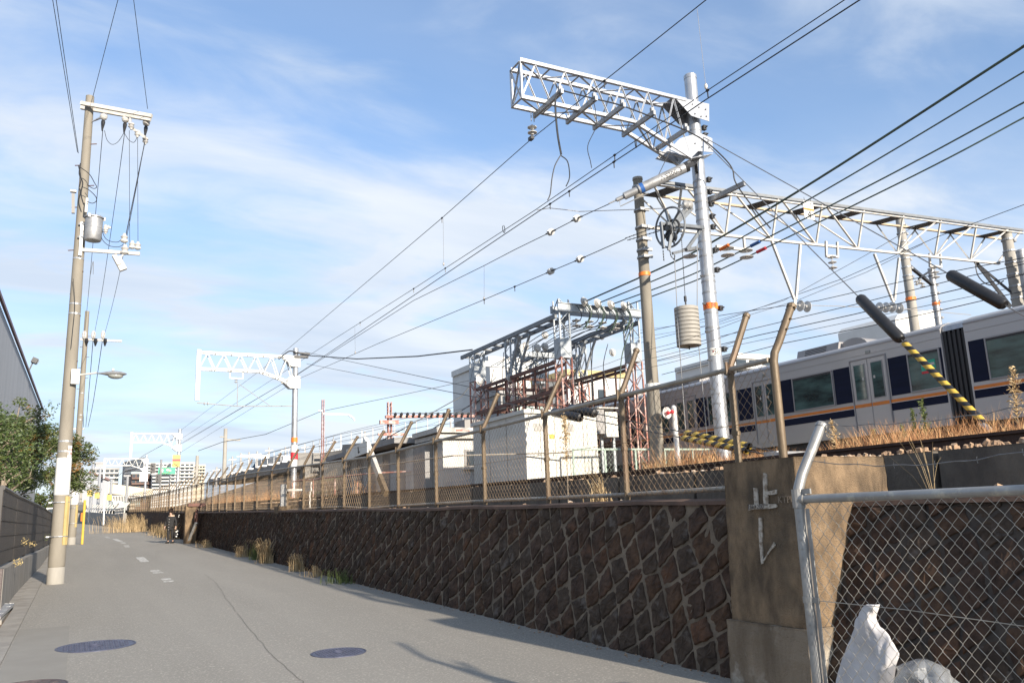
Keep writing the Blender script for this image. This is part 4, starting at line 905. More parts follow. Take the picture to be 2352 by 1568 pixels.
b = MB(); q = at(162, 1175, Y=66); b.bb(-1.9, -.7, 62, 66, G(64)+.35, G(64)+1.35); b.bb(-1.8, -.8, 62.6, 65.4, G(64)+1.35, G(64)+1.9)
for wx in (-1.75, -.85):
    for wy in (62.7, 65.3): b.lathe((wx-.1, wy, G(64)+.33), (1, 0, 0), [(.33, 0), (.33, .2)], 14)
vn = b.build('parked_van', 'white', org=(-1.3, 64, G(64))); tag(vn, 'white van parked beyond the second utility pole, almost hidden by it', 'van')
b = MB(); b.bb(-1.75, -.85, 61.97, 62.0, G(64)+.5, G(64)+.8); b.bb(-1.7, -.9, 62.57, 62.6, G(64)+1.4, G(64)+1.82); b.build('windscreen', 'bwin', vn)
# ================================================================ train
TX = 17.2
z2 = lambda x, y: ((2700+x/3.111)/1.46939, (1000+y/3.111)/1.46939)
def tY(x): return at(x, 951-.165*(x-1861), X=TX).y
BOT, SILL, NAV0, OR0, OR1, WB, WT, GUT, TOP = 2.98, 3.10, 3.49, 3.68, 3.755, 3.85, 4.72, 5.16, 5.34
def carriage(name, ya, yb, label, panels, doors, wins, ac, org):
    """side wall lies on x = TX; body is real depth behind it"""
    t = thing(name, (TX+1.4, (ya+yb)/2, 2.2), label, 'train carriage', 'carriages of the passing train'); W_ = 2.8
    b = MB(); pf = [(0, BOT), (0, GUT-.02), (.05, GUT+.07), (.16, TOP-.06), (.34, TOP), (W_-.34, TOP), (W_-.16, TOP-.06), (W_-.05, GUT+.07), (W_, GUT-.02), (W_, BOT)]
    b.prism([(TX+x, ya, z) for x, z in pf], (0, yb-ya, 0)); b.build('body', 'train', t, smooth=False)
    b = MB(); b.bar((TX-.012, ya, GUT), (TX-.012, yb, GUT), .02, .025); b.bar((TX-.004, ya, GUT-.19), (TX-.004, yb, GUT-.19), .008, .006); b.build('gutter', 'troof', t)
    def segs(y0, y1, cut):
        out = []; c = y0
        for a, e in sorted(cut):
            if a > c: out.append((c, min(a, y1)))
            c = max(c, e)
        if c < y1: out.append((c, y1))
        return out
    dl = [(min(d), max(d)) for d in doors]
    b = MB()
    for a, e in segs(ya+.04, yb-.04, dl): b.bb(TX-.006, TX-.001, a, e, NAV0, OR0-.012)
    b.build('navy_band', 'navy', t)
    b = MB()
    for a, e in segs(ya+.04, yb-.04, dl): b.bb(TX-.007, TX-.001, a, e, OR0, OR1)
    for a, e in dl: b.bb(TX+.012, TX+.02, a+.03, e-.03, OR0, OR1)
    b.build('orange_stripe', 'torange', t)
    b = MB()
    for a, e in segs(ya+.04, yb-.04, dl): b.bb(TX-.0065, TX-.001, a, e, OR0-.012, OR0)
    b.build('white_line', 'white', t)
    for a, e in panels: b = MB(); b.bb(TX-.008, TX-.001, a, e, WB-.01, WT+.03); b.build('window_panel', 'navy', t)
    for a, e in wins:
        b = MB()
        for z in (WB-.015, WT+.005): b.bb(TX-.03, TX+.01, a, e, z, z+.03)
        for y in (a, e-.035): b.bb(TX-.032, TX+.012, y, y+.035, WB-.015, WT+.035)
        w = b.build('window', 'troof', t); b = MB(); b.bb(TX-.02, TX-.012, a+.03, e-.03, WB+.015, WT+.005); b.build('pane', 'glass', w)
        b = MB(); b.bb(TX-.024, TX-.0205, a+.035, e-.035, WT-.045, WT+.004); b.build('seal', 'seal', w)
    for a, e in dl:
        b = MB(); b.bb(TX-.028, TX-.001, a-.03, a, SILL, WT+.14); b.bb(TX-.028, TX-.001, e, e+.03, SILL, WT+.14); b.bb(TX-.03, TX-.001, a-.03, e+.03, WT+.14, WT+.165); b.build('door_frame', 'troof', t)
        m_ = (a+e)/2
        for y0, y1 in ((a, m_-.006), (m_+.006, e)):
            b = MB(); b.bb(TX-.012, TX-.0015, y0+.008, y1-.008, SILL, OR0-.01); b.bb(TX-.012, TX-.0015, y0+.008, y1-.008, OR1, WT+.13); d_ = b.build('door', 'train', t)
            b = MB(); b.bb(TX-.014, TX-.003, y0+.008, y1-.008, OR0-.008, OR1-.001); b.build('stripe', 'torange', d_)
            q = (y1-y0)*.2; b = MB(); b.bb(TX-.022, TX-.013, y0+q-.02, y1-q+.02, WB-.0, WT+.03); b.build('window_rim', 'troof', d_)
            b = MB(); b.bb(TX-.026, TX-.0225, y0+q, y1-q, WB+.02, WT+.01); b.build('pane', 'glass', d_)
            b = MB(); yy = y0+q+.03 if y0 > m_ else y1-q-.09; b.bb(TX-.029, TX-.0265, yy, yy+.05, 4.34, 4.41); b.build('sticker', 'whited', d_)
        b = MB(); b.bb(TX-.016, TX-.001, m_-.12, m_+.02, 5.0-.02, 5.0+.05); b.build('side_lamp', 'lens', t)
    b = MB(); b.bb(TX+.12, TX+W_-.12, ya+.3, yb-.3, BOT-.20, BOT); b.bb(TX+.2, TX+W_-.2, ya+1.2, yb-1.2, BOT-.55, BOT-.18)
    b.build('underframe', 'dark', t)
    for yb_ in (ya+1.6, yb-1.6):
        b = MB(); b.bb(TX+.35, TX+W_-.35, yb_-.9, yb_+.9, 2.35, 2.62); bo = b.build('bogie', 'dark', t)
        for dy in (-.6, .6):
            b = MB(); b.lathe((TX+.72, yb_+dy, 2.42), (1, 0, 0), [(.36, 0), (.36, .05), (.33, .12)], 20); b.build('wheel', 'rail', bo)
            b = MB(); b.lathe((TX+W_-.72, yb_+dy, 2.42), (-1, 0, 0), [(.36, 0), (.36, .05), (.33, .12)], 20); b.build('wheel', 'rail', bo)
    for a, e, dome in ac:
        b = MB(); b.prism([(TX+.52, a, TOP-.01), (TX+.60, a, TOP+.24), (TX+W_-.6, a, TOP+.24), (TX+W_-.52, a, TOP-.01)], (0, e-a, 0)); u_ = b.build('air_conditioner', 'troof', t)
        b = MB()
        for k in range(4): b.bb(TX+.535+.014*k, TX+.55+.014*k, a+(e-a)*.2, a+(e-a)*.72, TOP+.05+.045*k, TOP+.065+.045*k)
        b.build('louvre', 'dark', u_)
    return t
P_ = lambda *l: [(min(tY(a), tY(b)), max(tY(a), tY(b))) for a, b in l]
yg0 = tY(2233); yg1 = tY(2179)
c1 = carriage('train_carriage', tY(1500)+1.5+.0, 31, 'far part of the silver and navy train, seen through the fence behind the steel mast', P_((1450, 1478)), P_((1400, 1440)), P_((1300, 1390)), [(24.4, 27.5, 0)], 0)
bpy.data.objects.remove  # (kept simple: carriages share one builder)
c2 = carriage('train_carriage', yg1, tY(1500)+1.45, 'silver train carriage with navy and orange stripes left of the dark coupling gap', P_((2096, 2047+4), (1924, 1962), (1790, 1826), (1701, 1733), (1605, 1629), (2176, 2170)), P_((1965, 2045), (1738, 1788), (1558, 1603)), P_((2096, 2172), (1828, 1922), (1632, 1700), (1505, 1542)), [(17.5-.9, 14.9+.25, 0), (20.8, 23.6, 0)], 0)
# pantograph-like domed cover on the roof
b = MB(); pf = [(.5*math.cos(math.pi*k/10), .30*math.sin(math.pi*k/10)) for k in range(11)]; y0 = 14.35
b.prism([(TX+.7, y0+.45+.95*p[0], TOP-.01+.95*p[1]) for p in pf], (1.4, 0, 0)); b.build('roof_dome', 'troof', c2, smooth=True)
c3 = carriage('train_carriage', 3.0, yg0, 'nearest silver train carriage right of the dark coupling gap, cut by the right picture edge', [(yg0-.06-.36, yg0-.06), (yg0-2.9, yg0-1.75)], [(4.3, 5.4), (yg0-4.3, yg0-3.2)], [(yg0-1.55-.2, yg0-.44), (5.6, 6.8)], [(4.0, 6.8, 0)], 0)
t = thing('gangway', (TX+1.4, (yg0+yg1)/2, 3.1), 'dark gangway bellows in the gap between the two train carriages', 'gangway'); b = MB(); b.bb(TX+.10, TX+2.7, yg0+.03, yg1-.03, 3.1, 5.06)
for k in range(5): y = lerp(yg0, yg1, (k+.5)/5); b.bb(TX+.06, TX+2.74, y-.03, y+.03, 3.08, 5.1)
b.build('bellows', 'seal', t); b = MB(); b.bb(TX+.9, TX+1.9, yg0, yg1, 2.8, 3.0); b.build('coupler', 'dark', t)
b = MB()
b.prism([(TX+.05, yg0+.02, 5.10), (TX+.08, yg0+.02, 5.22), (TX+.25, yg0+.02, 5.30), (TX+2.6, yg0+.02, 5.30), (TX+2.75, yg0+.02, 5.10)], (0, yg1-yg0-.04, 0))
b.build('top_cover', 'galv', t)
# passengers' notice seen in the window
b = MB(); a = at(*z2(1255, 640), X=TX-.03); e = at(*z2(1420, 720), X=TX-.03); q = at(*z2(1400, 605), X=TX-.03)
b.prism([(TX-.023, a.y, 4.52), (TX-.023, e.y, 4.52), (TX-.023, e.y, 4.28), (TX-.023, a.y, 4.28)], (.002, 0, 0)); 
pst = b.build('window_poster', 'sign_g', c2); b = MB(); b.bb(TX-.025, TX-.0235, e.y, a.y, 4.22, 4.28); b.build('red_strip', 'red', pst); b = MB(); b.bb(TX-.025, TX-.0235, e.y+.02, a.y-.02, 4.39, 4.45); b.build('grey_strip', 'train', pst)
for i, yt in enumerate((4.0,)): pass
make_rail(17.9, 'near rail of the main line under the train'); make_rail(19.4, 'far rail of the main line under the train')
# ================================================================ dry grass field in front of the train
def field(name, x0, x1, y0, y1, n, h, seed, m, label, power=1.3):
    rnd = random.Random(seed); b = MB()
    for _ in range(n):
        y = y0+(y1-y0)*rnd.random()**power; x = rnd.uniform(x0, x1); z = RL(y)-.17
        k = .5+noise.noise(V((x*.5, y*.45, seed)))*1.1+.3*noise.noise(V((x*2, y*2, 3)))
        if k < .05 or (y < 26 and x/max(y, .1) < .74): continue
        hh = h*min(1.15, k+.25)*rnd.uniform(.55, 1.15); a = rnd.uniform(0, 6.28); L_ = hh*rnd.uniform(.1, .45); d = V((math.cos(a), math.sin(a), 0))*L_; wv = V((rnd.uniform(-1, 1), rnd.uniform(-1, 1), 0)).normalized()*.0055
        p = V((x, y, z)); q = [p, p+d*.3+V((0, 0, hh*.6)), p+d+V((0, 0, hh))]
        b.add([q[0]-wv, q[0]+wv, q[1]+wv*.8, q[1]-wv*.8, q[2]], [(0, 1, 2, 3), (3, 2, 4)])
    o = b.build(name, m); tag(o, label, kind='stuff')
field('grass', 9.5, 15.9, 3.5, 15.5, 30000, .58, 3, 'grass', 'reddish-brown dry grass between the siding and the train', 1.1)
field('grass', 9.6, 13.4, 15.5, 21, 9000, .55, 4, 'grass', 'dry grass around the foot of the two masts', 1)
field('grass', 9.5, 16, 3.5, 20, 900, .66, 5, 'straw', 'pale seed stalks among the brown grass', 1)
field('grass', 9.4, 11.5, 30, 75, 3200, 1.0, 7, 'grass', 'brown grass at the foot of the sloping bank', 1)
def tall_weed(p, h, label, seed, m='straw', wd=.22):
    rnd = random.Random(seed); p = V(p); t = thing('tall_weed', p, label, 'weed'); b = MB(); top = p+V((rnd.uniform(-.08, .08), rnd.uniform(-.1, .1), h)); b.tube([p, p.lerp(top, .5)+V((.02, .02, 0)), top], [.008, .006, .003], 5); b.build('stem', 'bark', t)
    b = MB()
    for _ in range(150):
        k = rnd.uniform(.35, 1)**.7; q = p.lerp(top, k); a = rnd.uniform(0, 6.28); r = wd*(1.25-k)*rnd.random()*.8; d = V((math.cos(a)*r, math.sin(a)*r, rnd.uniform(.0, .09)))
        b.tube([q, q+d], [.005, .002], 3, False); leaves(b, q+d, .03, 1, rnd, .028)
    b.build('seed_head', m, t)
def zgrass(x, X): p = at(x, 1000, X=X); return V((X, p.y, RL(p.y)-.17))
for x, X, h, lab, sd, m, wd in [(1925, 12.5, 1.0, 'brown fluffy goldenrod standing against the train below the window', 1, 'straw', .34), (2132, 12.5, 1.15, 'tall green-tipped weed right of the train door', 2, 'green', .2), (2107, 12.5, 1.0, 'slim green weed just left of the tallest green-tipped one', 3, 'green', .15),
    (2340, 11.0, 1.2, 'tall feathery brown weed at the right picture edge', 4, 'straw', .22), (2010, 12, .7, 'short greenish weed below the train door', 5, 'green', .14), (2078, 12.3, .75, 'small green-tipped weed between door and coupling gap', 6, 'green', .13), (1860, 12.6, .7, 'brown weed near the bent fence post', 7, 'straw', .2)]: tall_weed(zgrass(x, X), h, lab, sd, m, wd)
p = V((6.15, 9.35, T(9.3))); clump(9.35, .28, .42, 90, 'straw', 'small dry grass tuft growing behind the fence, below the white cubicle', 40, x=6.2); bpy.data.objects['grass_clump.012' if 'grass_clump.012' in bpy.data.objects else 'grass_clump'].location.z = T(9.35)-.02
tall_weed((6.45, 10.7, T(10.7)), 1.25, 'thin reddish weed rising through the fence beside the white cubicle', 9, 'straw', .2)
# ================================================================ masts
MX, MY = 14.49, 16.3
def insul(b, p, d, n=2, R=.11, gap=.12):
    """suspension insulator discs along d from p"""
    p = V(p); d = V(d).normalized()
    b.piece()
    for k in range(n): b.lathe(p+d*gap*k, d, [(.03, -.03), (.05, .0), (R, .03), (R*.98, .045), (.05, .05), (.035, .09)], 16)
    b.piece(False)
def truss_arm(x1, x0, y, zt, zb, kink, zk, d, par, m='galv', w=.075, nb=6, deep=None):
    """box truss from the mast (x0) out to x1; lower chord rises after the kink"""
    b = MB(); ys = (y-d/2, y+d/2)
    def lo(x): return zb if x <= kink else lerp(zb, zk, (x-kink)/(x0-kink))
    for yy in ys:
        b.angle((x1, yy, zt), (x0, yy, zt), w, .01); b.angle((x1, yy, zb), (kink, yy, zb), w, .01); b.angle((kink, yy, zb), (x0, yy, zk), w, .01)
        b.angle((x1, yy, zb), (x1, yy, zt), w*.9, .01, (1, 0, 0))
        xs = [lerp(x1, x0, k/(2*nb)) for k in range(2*nb+1)]
        for k in range(2*nb):
            a = (xs[k], yy, lo(xs[k]) if k % 2 == 0 else zt); c = (xs[k+1], yy, zt if k % 2 == 0 else lo(xs[k+1])); b.bar(a, c, .012, w*.62, (0, 1, 0)); b.bar(V(a)+V((0, .01, 0)), V(c)+V((0, .01, 0)), w*.5, .01, (0, 1, 0))
    for k in range(0, nb+1):
        x = lerp(x1, x0, k/nb); x2 = lerp(x1, x0, min(1, (k+1)/nb))
        for z0 in (zt, None):
            za = zt if z0 else lo(x); zc = zt if z0 else lo(x2)
            b.bar((x, ys[0], za), (x, ys[1], za), w*.6, .012)
            if x2 > x: b.bar((x, ys[k % 2], za), (x2, ys[1-k % 2], zc), w*.6, .012)
    b.bar((x1, ys[0], zb), (x1, ys[1], zt), .012, w*.6, (1, 0, 0)); b.bar((x1+.01, ys[1], zb), (x1+.01, ys[0], zt), .012, w*.6, (1, 0, 0))
    return b.build('truss_arm', m, par)
t = thing('steel_mast', (MX, MY, 2.2), 'tall shiny galvanised steel mast with boxed truss arm and orange warning band', 'mast')
ztop = at(1588, 176, Y=MY).z
b = MB(); b.tube([(MX, MY, 2.0), (MX, MY, 5), (MX, MY, 9), (MX, MY, ztop-.04)], [.19, .182, .176, .17], 28); b.build('shaft', 'galv', t, smooth=True)
b = MB(); b.lathe((MX, MY, ztop-.1), (0, 0, 1), [(.178, 0), (.178, .10), (.15, .13)], 28); b.build('cap', 'galv', t, smooth=True)
zp = lambda y, x=1600: at(x, y, Y=MY-.2).z
# arm
x1 = at(1186, 200, Y=MY).x; zt = 12.38; zb = 11.12
truss_arm(8.9, 14.0, 16.25, 12.17, 11.19, 12.2, 10.5, .50, t, w=.085, nb=6)
b = MB(); N1 = 15.98
for dy in (0, .54):
    up_ = [at(x, y, Y=N1)+V((0, dy, 0)) for x, y in ((1548, 222), (1629, 240), (1629, 279), (1588, 266), (1570, 246))]
    lo_ = [at(x, y, Y=N1)+V((0, dy, 0)) for x, y in ((1534, 347), (1562, 318), (1606, 305), (1636, 318), (1638, 350), (1604, 347), (1588, 362))]
    b.prism(up_, (0, .012, 0)); b.prism(lo_, (0, .012, 0))
u0, u1 = at(1548, 222, Y=N1), at(1629, 240, Y=N1); b.prism([u0, u1, u1+V((0, .54, 0)), u0+V((0, .54, 0))], (0, 0, .014))
u0, u1 = at(1590, 362, Y=N1), at(1638, 352, Y=N1); b.prism([u0, u1, u1+V((0, .54, 0)), u0+V((0, .54, 0))], (0, 0, -.014))
b.build('bracket_plate', 'galv', t)
b = MB()
for x, y in ((1590, 240), (1605, 247), (1620, 252), (1622, 268), (1610, 268), (1596, 262), (1612, 322), (1626, 325), (1628, 340), (1612, 338), (1596, 330)): b.lathe(at(x, y, Y=N1-.002), (0, -1, 0), [(.018, 0), (.018, .02)], 6)
for zz, l in ((11.62, .1), (11.4, .07), (10.1, .1), (9.75, .1), (9.4, .1), (9.05, .12), (8.75, .1), (8.1, .08), (7.55, .12), (6.5, .1), (5.4, .1), (4.8, .08)):
    b.piece(); b.box((MX+.23, MY-.12, zz), (.10, .10, .13)); b.lathe((MX+.24, MY-.2, zz), (0, -1, 0), [(.02, 0), (.02, .05)], 6); b.piece(False)
b.build('bolt_clamp', 'dark', t)
b = MB()
for k, zz in enumerate((11.5, 11.25, 10.0, 9.82, 9.63, 9.42, 9.2, 8.9, 8.6, 8.3, 7.9, 7.35, 7.2, 6.9, 6.35, 5.95, 4.75, 4.2, 3.95, 3.35, 2.7)): b.lathe((MX, MY, zz), (0, 0, 1), [(.196-.0018*(zz-2), 0), (.196-.0018*(zz-2), .05)], 28)
b.build('band', 'galv_d', t, smooth=True)
b = MB(); k = 0; zz = 3.6
while zz < 8.4: s = -1; b.bar((MX-.2, MY-.05, zz), (MX-.30, MY-.05, zz), .025, .045); zz += .75
b.build('step_bolt', 'dark', t)
zb1, zb2 = zp(707, 1640), zp(693, 1640); rr = .188
b = MB(); b.lathe((MX, MY, zb1), (0, 0, 1), [(rr+.004, 0), (rr+.004, zb2-zb1)], 28); ob_ = b.build('orange_band', 'orange', t, smooth=True)
aa = math.atan2(-MY, -MX)
try: text_mesh('危 険', .15, 'txtr', 'lettering', ob_, warp=wrapc(MX, MY, rr+.004, aa, (zb1+zb2)/2), depth=.001)
except Exception as e: print('TXT', e)
z1_, z0_ = zp(797, 1645), zp(815, 1645); b = MB(); n = 12
b.add([(MX+math.cos(aa-.75+1.6*k/n)*(rr+.006), MY+math.sin(aa-.75+1.6*k/n)*(rr+.006), z) for k in range(n+1) for z in (z0_, z1_)], [(2*k, 2*k+2, 2*k+3, 2*k+1) for k in range(n)])
pl_ = b.build('number_plate', 'white', t); text_mesh('30', .16, 'txt', 'lettering', pl_, warp=wrapc(MX, MY, rr+.008, aa+.32, (z0_+z1_)/2-.03), depth=.001); text_mesh('タカ', .05, 'txt', 'lettering', pl_, warp=wrapc(MX, MY, rr+.008, aa+.3, z1_-.045), depth=.001); text_mesh('停', .06, 'txtr', 'lettering', pl_, warp=wrapc(MX, MY, rr+.008, aa-.15, (z0_+z1_)/2), depth=.001)
# outrigger channels across the lower chord carrying the feeder cable
b = MB()
for (xa, ya, xb, yb_) in [(1232, 262, 1288, 212), (1310, 280, 1364, 224), (1372, 293, 1428, 240), (1438, 305, 1498, 262), (1512, 338, 1575, 300)]:
    p, p2 = at(xa, ya, Y=16.55), at(xb, yb_, Y=15.2); z_ = (p.z+p2.z)/2; x_ = (p.x+p2.x)/2; b.piece(); b.bar((x_, 16.6, z_), (x_, 15.2, z_), .07, .12); b.box((x_, 15.3, z_+.10), (.08, .08, .12)); b.piece(False)
    
b.bar((14.95, MY-1.2, 9.62), (14.75, MY+.2, 9.55), .08, .12)
b.build('outrigger', 'galv_d', t)
b = MB(); q = at(1222, 262, Y=16.5); b.tube([q+V((-.03, 0, .05)), q+V((-.03, 0, -.2))], .012, 6); b.tube([q+V((.05, 0, .05)), q+V((.05, 0, -.2))], .012, 6); b.build('shackle', 'galv_d', t)
b = MB(); insul(b, at(1222, 290, Y=16.5), (0, 0, -1), 2, .12, .14); b.build('insulator', 'porc', t, smooth=True)
b = MB(); q = at(1220, 318, Y=16.5); b.box(q, (.09, .16, .08)); b.build('wire_clamp', 'black', t)
# cable jumper hanging from the arm
def path(pl, **k):
    return [at(x, y, **k) for x, y in pl]
def spline(P, n=6):
    out = []
    for i in range(len(P)-1):
        p0, p1, p2, p3 = P[max(i-1, 0)], P[i], P[i+1], P[min(i+2, len(P)-1)]
        for k in range(n):
            u = k/n; out.append(.5*((2*p1)+(p2-p0)*u+(2*p0-5*p1+4*p2-p3)*u*u+(3*p1-p0-3*p2+p3)*u**3))
    out.append(P[-1]); return out
b = MB()
b.tube(spline(path([(1290, 208), (1277, 222), (1276, 255), (1281, 310), (1289, 355)], Y=15.3)), .024, 6)
b.tube(spline(path([(1289, 355), (1275, 380), (1268, 410), (1264, 445), (1258, 460)], Y=15.3)), .014, 5); b.tube(spline(path([(1289, 358), (1303, 370), (1308, 395), (1307, 412), (1300, 428)], Y=15.3)), .014, 5)
b.tube(spline(path([(1362, 232), (1367, 250), (1369, 290), (1350, 335), (1356, 370), (1359, 386)], Y=15.3)), .010, 5)
b.tube(spline(path([(1290, 208), (1365, 227), (1428, 243), (1500, 270), (1575, 300), (1620, 325), (1660, 360), (1682, 388), (1690, 420), (1725, 470), (1770, 525)], Y=15.3)), .018, 6)
o = b.build('jumper_cable', 'dark', t)
# tension balancer (long grey spring cylinder)
A = at(1578, 383, Y=MY-.35); Bp = at(1398, 468, X=12.05)
t = thing('spring_balancer', A, 'long grey spring balancer cylinder with blue ring slung from the shiny mast', 'tension balancer')
d = (Bp-A).normalized(); L_ = (Bp-A).length
b = MB(); b.lathe(A, d, [(.02, .0), (.12, .02), (.135, .05), (.135, L_*.62), (.10, L_*.63), (.10, L_*.80), (.055, L_*.81), (.055, L_*.90), (.02, L_*.91), (.02, L_)], 24); b.build('cylinder', 'galv_d', t, smooth=True)
b = MB(); b.lathe(A+d*L_*.555, d, [(.138, 0), (.138, .10)], 24); b.build('blue_ring', 'blue', t, smooth=True)
b = MB(); b.lathe(A-d*.06, d, [(.06, 0), (.14, .03), (.14, .12)], 20); b.bar(A-d*.2, A, .05, .12); b.bar(A-d*.25, (MX-.15, MY-.1, A.z+.05), .08, .10); b.build('end_cap', 'dark', t)
b = MB(); b.tube([A+d*L_*.86+V((0, 0, -.05)), A+d*L_*.86+V((0, 0, -.22)), A+d*L_*.5+V((0, 0, -.22))], .014, 6); b.build('indicator_rod', 'galv_d', t)
xa = -d; side = (A+Bp)/2-CAM; nrm = (-side+d*side.dot(d)).normalized(); upv = nrm.cross(xa)
Mt = Matrix((( xa.x, upv.x, nrm.x, 0), (xa.y, upv.y, nrm.y, 0), (xa.z, upv.z, nrm.z, 0), (0, 0, 0, 1)))
ctr = A+d*L_*.22
def wcyl(p): a = p.y/.137; r = .138+p.z; return ctr+xa*p.x+nrm*math.cos(a)*r+upv*math.sin(a)*r
text_mesh('WS200-3', .17, 'txt', 'lettering', t, warp=wcyl, depth=.001)
b = MB(); b.tube([A+d*.85+V((0, 0, .1)), at(1540, 345, Y=MY-.4)], .010, 5); b.build('hanger_wire', 'steelwire', t)
# spoked wheel tensioner with stacked weight
wc = at(1539, 522, Y=MY-.8); ax = V((.98, .12, .05)).normalized()
t = thing('wheel_tensioner', wc, 'dark spoked wheel tensioner bracketed to the shiny mast, with chains', 'tensioning wheel')
b = MB(); b.ring(wc, ax, .50, .026, 40, 8); 
u_ = ax.cross(V((0, 0, 1))).normalized(); w_ = ax.cross(u_)
for k in range(6):
    a = k*math.pi/3+.35; b.bar(wc+(u_*math.cos(a)+w_*math.sin(a))*.06, wc+(u_*math.cos(a)+w_*math.sin(a))*.49, .03, .055, ax)
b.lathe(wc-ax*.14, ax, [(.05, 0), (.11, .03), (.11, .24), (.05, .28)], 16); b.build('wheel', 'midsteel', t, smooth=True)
b = MB(); b.ring(wc+ax*.12, ax, .20, .03, 24, 6); b.ring(wc-ax*.12+V((0, 0, -.1)), ax, .15, .03, 24, 6); b.lathe(wc+V((.02, 0, -.25)), ax, [(.13, -.08), (.14, 0), (.13, .08)], 16); b.build('pulley', 'dark', t, smooth=True)
b = MB(); m1 = V((MX-.2, MY-.15, at(1595, 528, Y=MY).z)); b.bar(wc+V((-.25, 0, .05)), m1, .05, .10); b.bar(wc+V((-.2, -.15, .02)), m1+V((0, -.1, 0)), .04, .08)
b.bar(wc+V((-.05, .0, -.1)), at(1590, 478, Y=MY-.6), .045, .09); b.bar(at(1590, 478, Y=MY-.6), at(1570, 500, Y=MY-.7), .04, .09); b.bar(at(1575, 480, Y=MY-.6), at(1540, 520, Y=MY-.8), .04, .10)
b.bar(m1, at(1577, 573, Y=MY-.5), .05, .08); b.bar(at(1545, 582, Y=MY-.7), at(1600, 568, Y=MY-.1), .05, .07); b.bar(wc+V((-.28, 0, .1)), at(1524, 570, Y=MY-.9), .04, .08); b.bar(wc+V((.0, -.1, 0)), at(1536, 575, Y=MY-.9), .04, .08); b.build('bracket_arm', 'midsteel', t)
b = MB(); insul(b, at(1572, 470, Y=MY-.7), V((1, .2, .15)), 2, .12, .17); b.build('insulator', 'porc', t, smooth=True)
def chain(b, pts, r=.012, ln=.06):
    for p, q in zip(pts, pts[1:]):
        n = max(1, int((q-p).length/ln))
        for k in range(n): a = p.lerp(q, k/n); c = p.lerp(q, (k+.8)/n); b.bar(a, c, r*2.3 if k % 2 else r, r if k % 2 else r*2.3)
b = MB(); chain(b, [wc+V((-.1, 0, .1)), at(1435, 548, X=12.2)]); chain(b, [wc+V((-.1, 0, -.05)), at(1440, 552, X=12.2)]); chain(b, [at(1523, 575, Y=MY-.9), at(1525, 600, Y=MY-.9)]); chain(b, [at(1536, 560, Y=MY-.9), at(1541, 588, Y=MY-.9), at(1549, 597, Y=MY-.9), at(1550, 585, Y=MY-.9)]); b.build('chain', 'dark', t)
wt0 = at(1583, 795, Y=MY-.6); wt1 = at(1578, 706, Y=MY-.6)
t = thing('tension_weight', wt0, 'stack of ten grey round tension weights hanging from the spoked wheel', 'counterweight')
Hh = wt1.z-wt0.z; b = MB()
for k in range(10): zz = wt0.z+Hh*k/10; b.lathe((wt0.x, wt0.y, zz), (0, 0, 1), [(.285, 0), (.30, .008), (.30, Hh/10-.016), (.285, Hh/10-.006)], 32); b.lathe((wt0.x, wt0.y, zz+Hh/10-.007), (0, 0, 1), [(.27, 0), (.27, .008)], 32)
b.build('weight_disc', 'concg', t, smooth=True)
b = MB(); b.tube([wt0-V((0, 0, .08)), (wt0.x, wt0.y, wt1.z+.15)], .02, 6); b.box((wt0.x, wt0.y, wt1.z+.22), (.05, .05, .14)); chain(b, [V((wt0.x, wt0.y, wt1.z+.25)), wc+V((.38, .05, -.1))], .009, .05); b.build('hook_chain', 'dark', t)
b = MB()
for sgn, px in ((-1, 1552), (1, 1605)): b.tube([at(px-3, 585 if sgn < 0 else 560, Y=MY-.6), (wt0.x+.30*sgn, wt0.y, wt0.z+.5), (wt0.x+.32*sgn, wt0.y, 3.0)], .011, 6)
b.build('guide_wire', 'steelwire', t)
# stay wires with black sleeves and striped guards
def stay(p0, p1, label, blk=None, stripe=None, ext=True, r=.012, br=.115, sr=.062, wm='steelwire', nstripe=10):
    p0, p1 = V(p0), V(p1); d = (p1-p0).normalized(); L_ = (p1-p0).length
    t = thing('stay_wire', p1, label, 'stay wire'); b = MB(); b.tube([p0, p1], r, 6); b.build('wire', wm, t)
    if blk:
        a, c = blk; b = MB(); b.lathe(p0+d*a, d, [(.03, 0), (br*.75, .015), (br, .07), (br*1.01, (c-a)*.5), (br, c-a-.07), (br*.75, c-a-.015), (.03, c-a)], 20); b.build('insulating_sleeve', 'black', t, smooth=True)
    if stripe:
        a, c = stripe; s = (c-a)/(nstripe*2); by_ = MB(); bk = MB(); n = 16; per = 2*s
        # slanted stripes: ribbon sections shifted with the angle
        ux = d.cross(V((0, 0, 1))).normalized(); uy = ux.cross(d)
        for k in range(-1, nstripe*2+1):
            tgt = by_ if k % 2 == 0 else bk; vs = []
            for q in (0, 1):
                for j in range(n+1):
                    al = 2*math.pi*j/n; sh = s*.55*math.cos(al); tt = min(max(a+(k+q)*s+sh, a), c); vs.append(p0+d*tt+(ux*math.sin(al)+uy*math.cos(al))*sr)
            tgt.add(vs, [(j, j+1, n+1+j+1, n+1+j) for j in range(n)])
        by_.build('striped_guard_yellow', 'yellow', t, smooth=True); bk.build('striped_guard_black', 'black', t, smooth=True)
    return t
def alng(p0, p1, x, y):
    """distance from p0 along the line to where the photo shows it at x, y"""
    r = (at(x, y, D=1)-CAM).normalized(); d = (p1-p0).normalized(); w = p0-CAM; bb_ = r.dot(d); return (bb_*r.dot(w)-d.dot(w))/(1-bb_*bb_)
p0, p1 = V((MX, MY, 11.5)), at(2266, 977, X=13.9)
stay(p0, p1, 'thick stay wire with black sleeve and yellow-black guard in front of the train', (alng(p0, p1, 1960, 693), alng(p0, p1, 2062, 788)), (alng(p0, p1, 2067, 795), alng(p0, p1, 2262, 972)), nstripe=10)
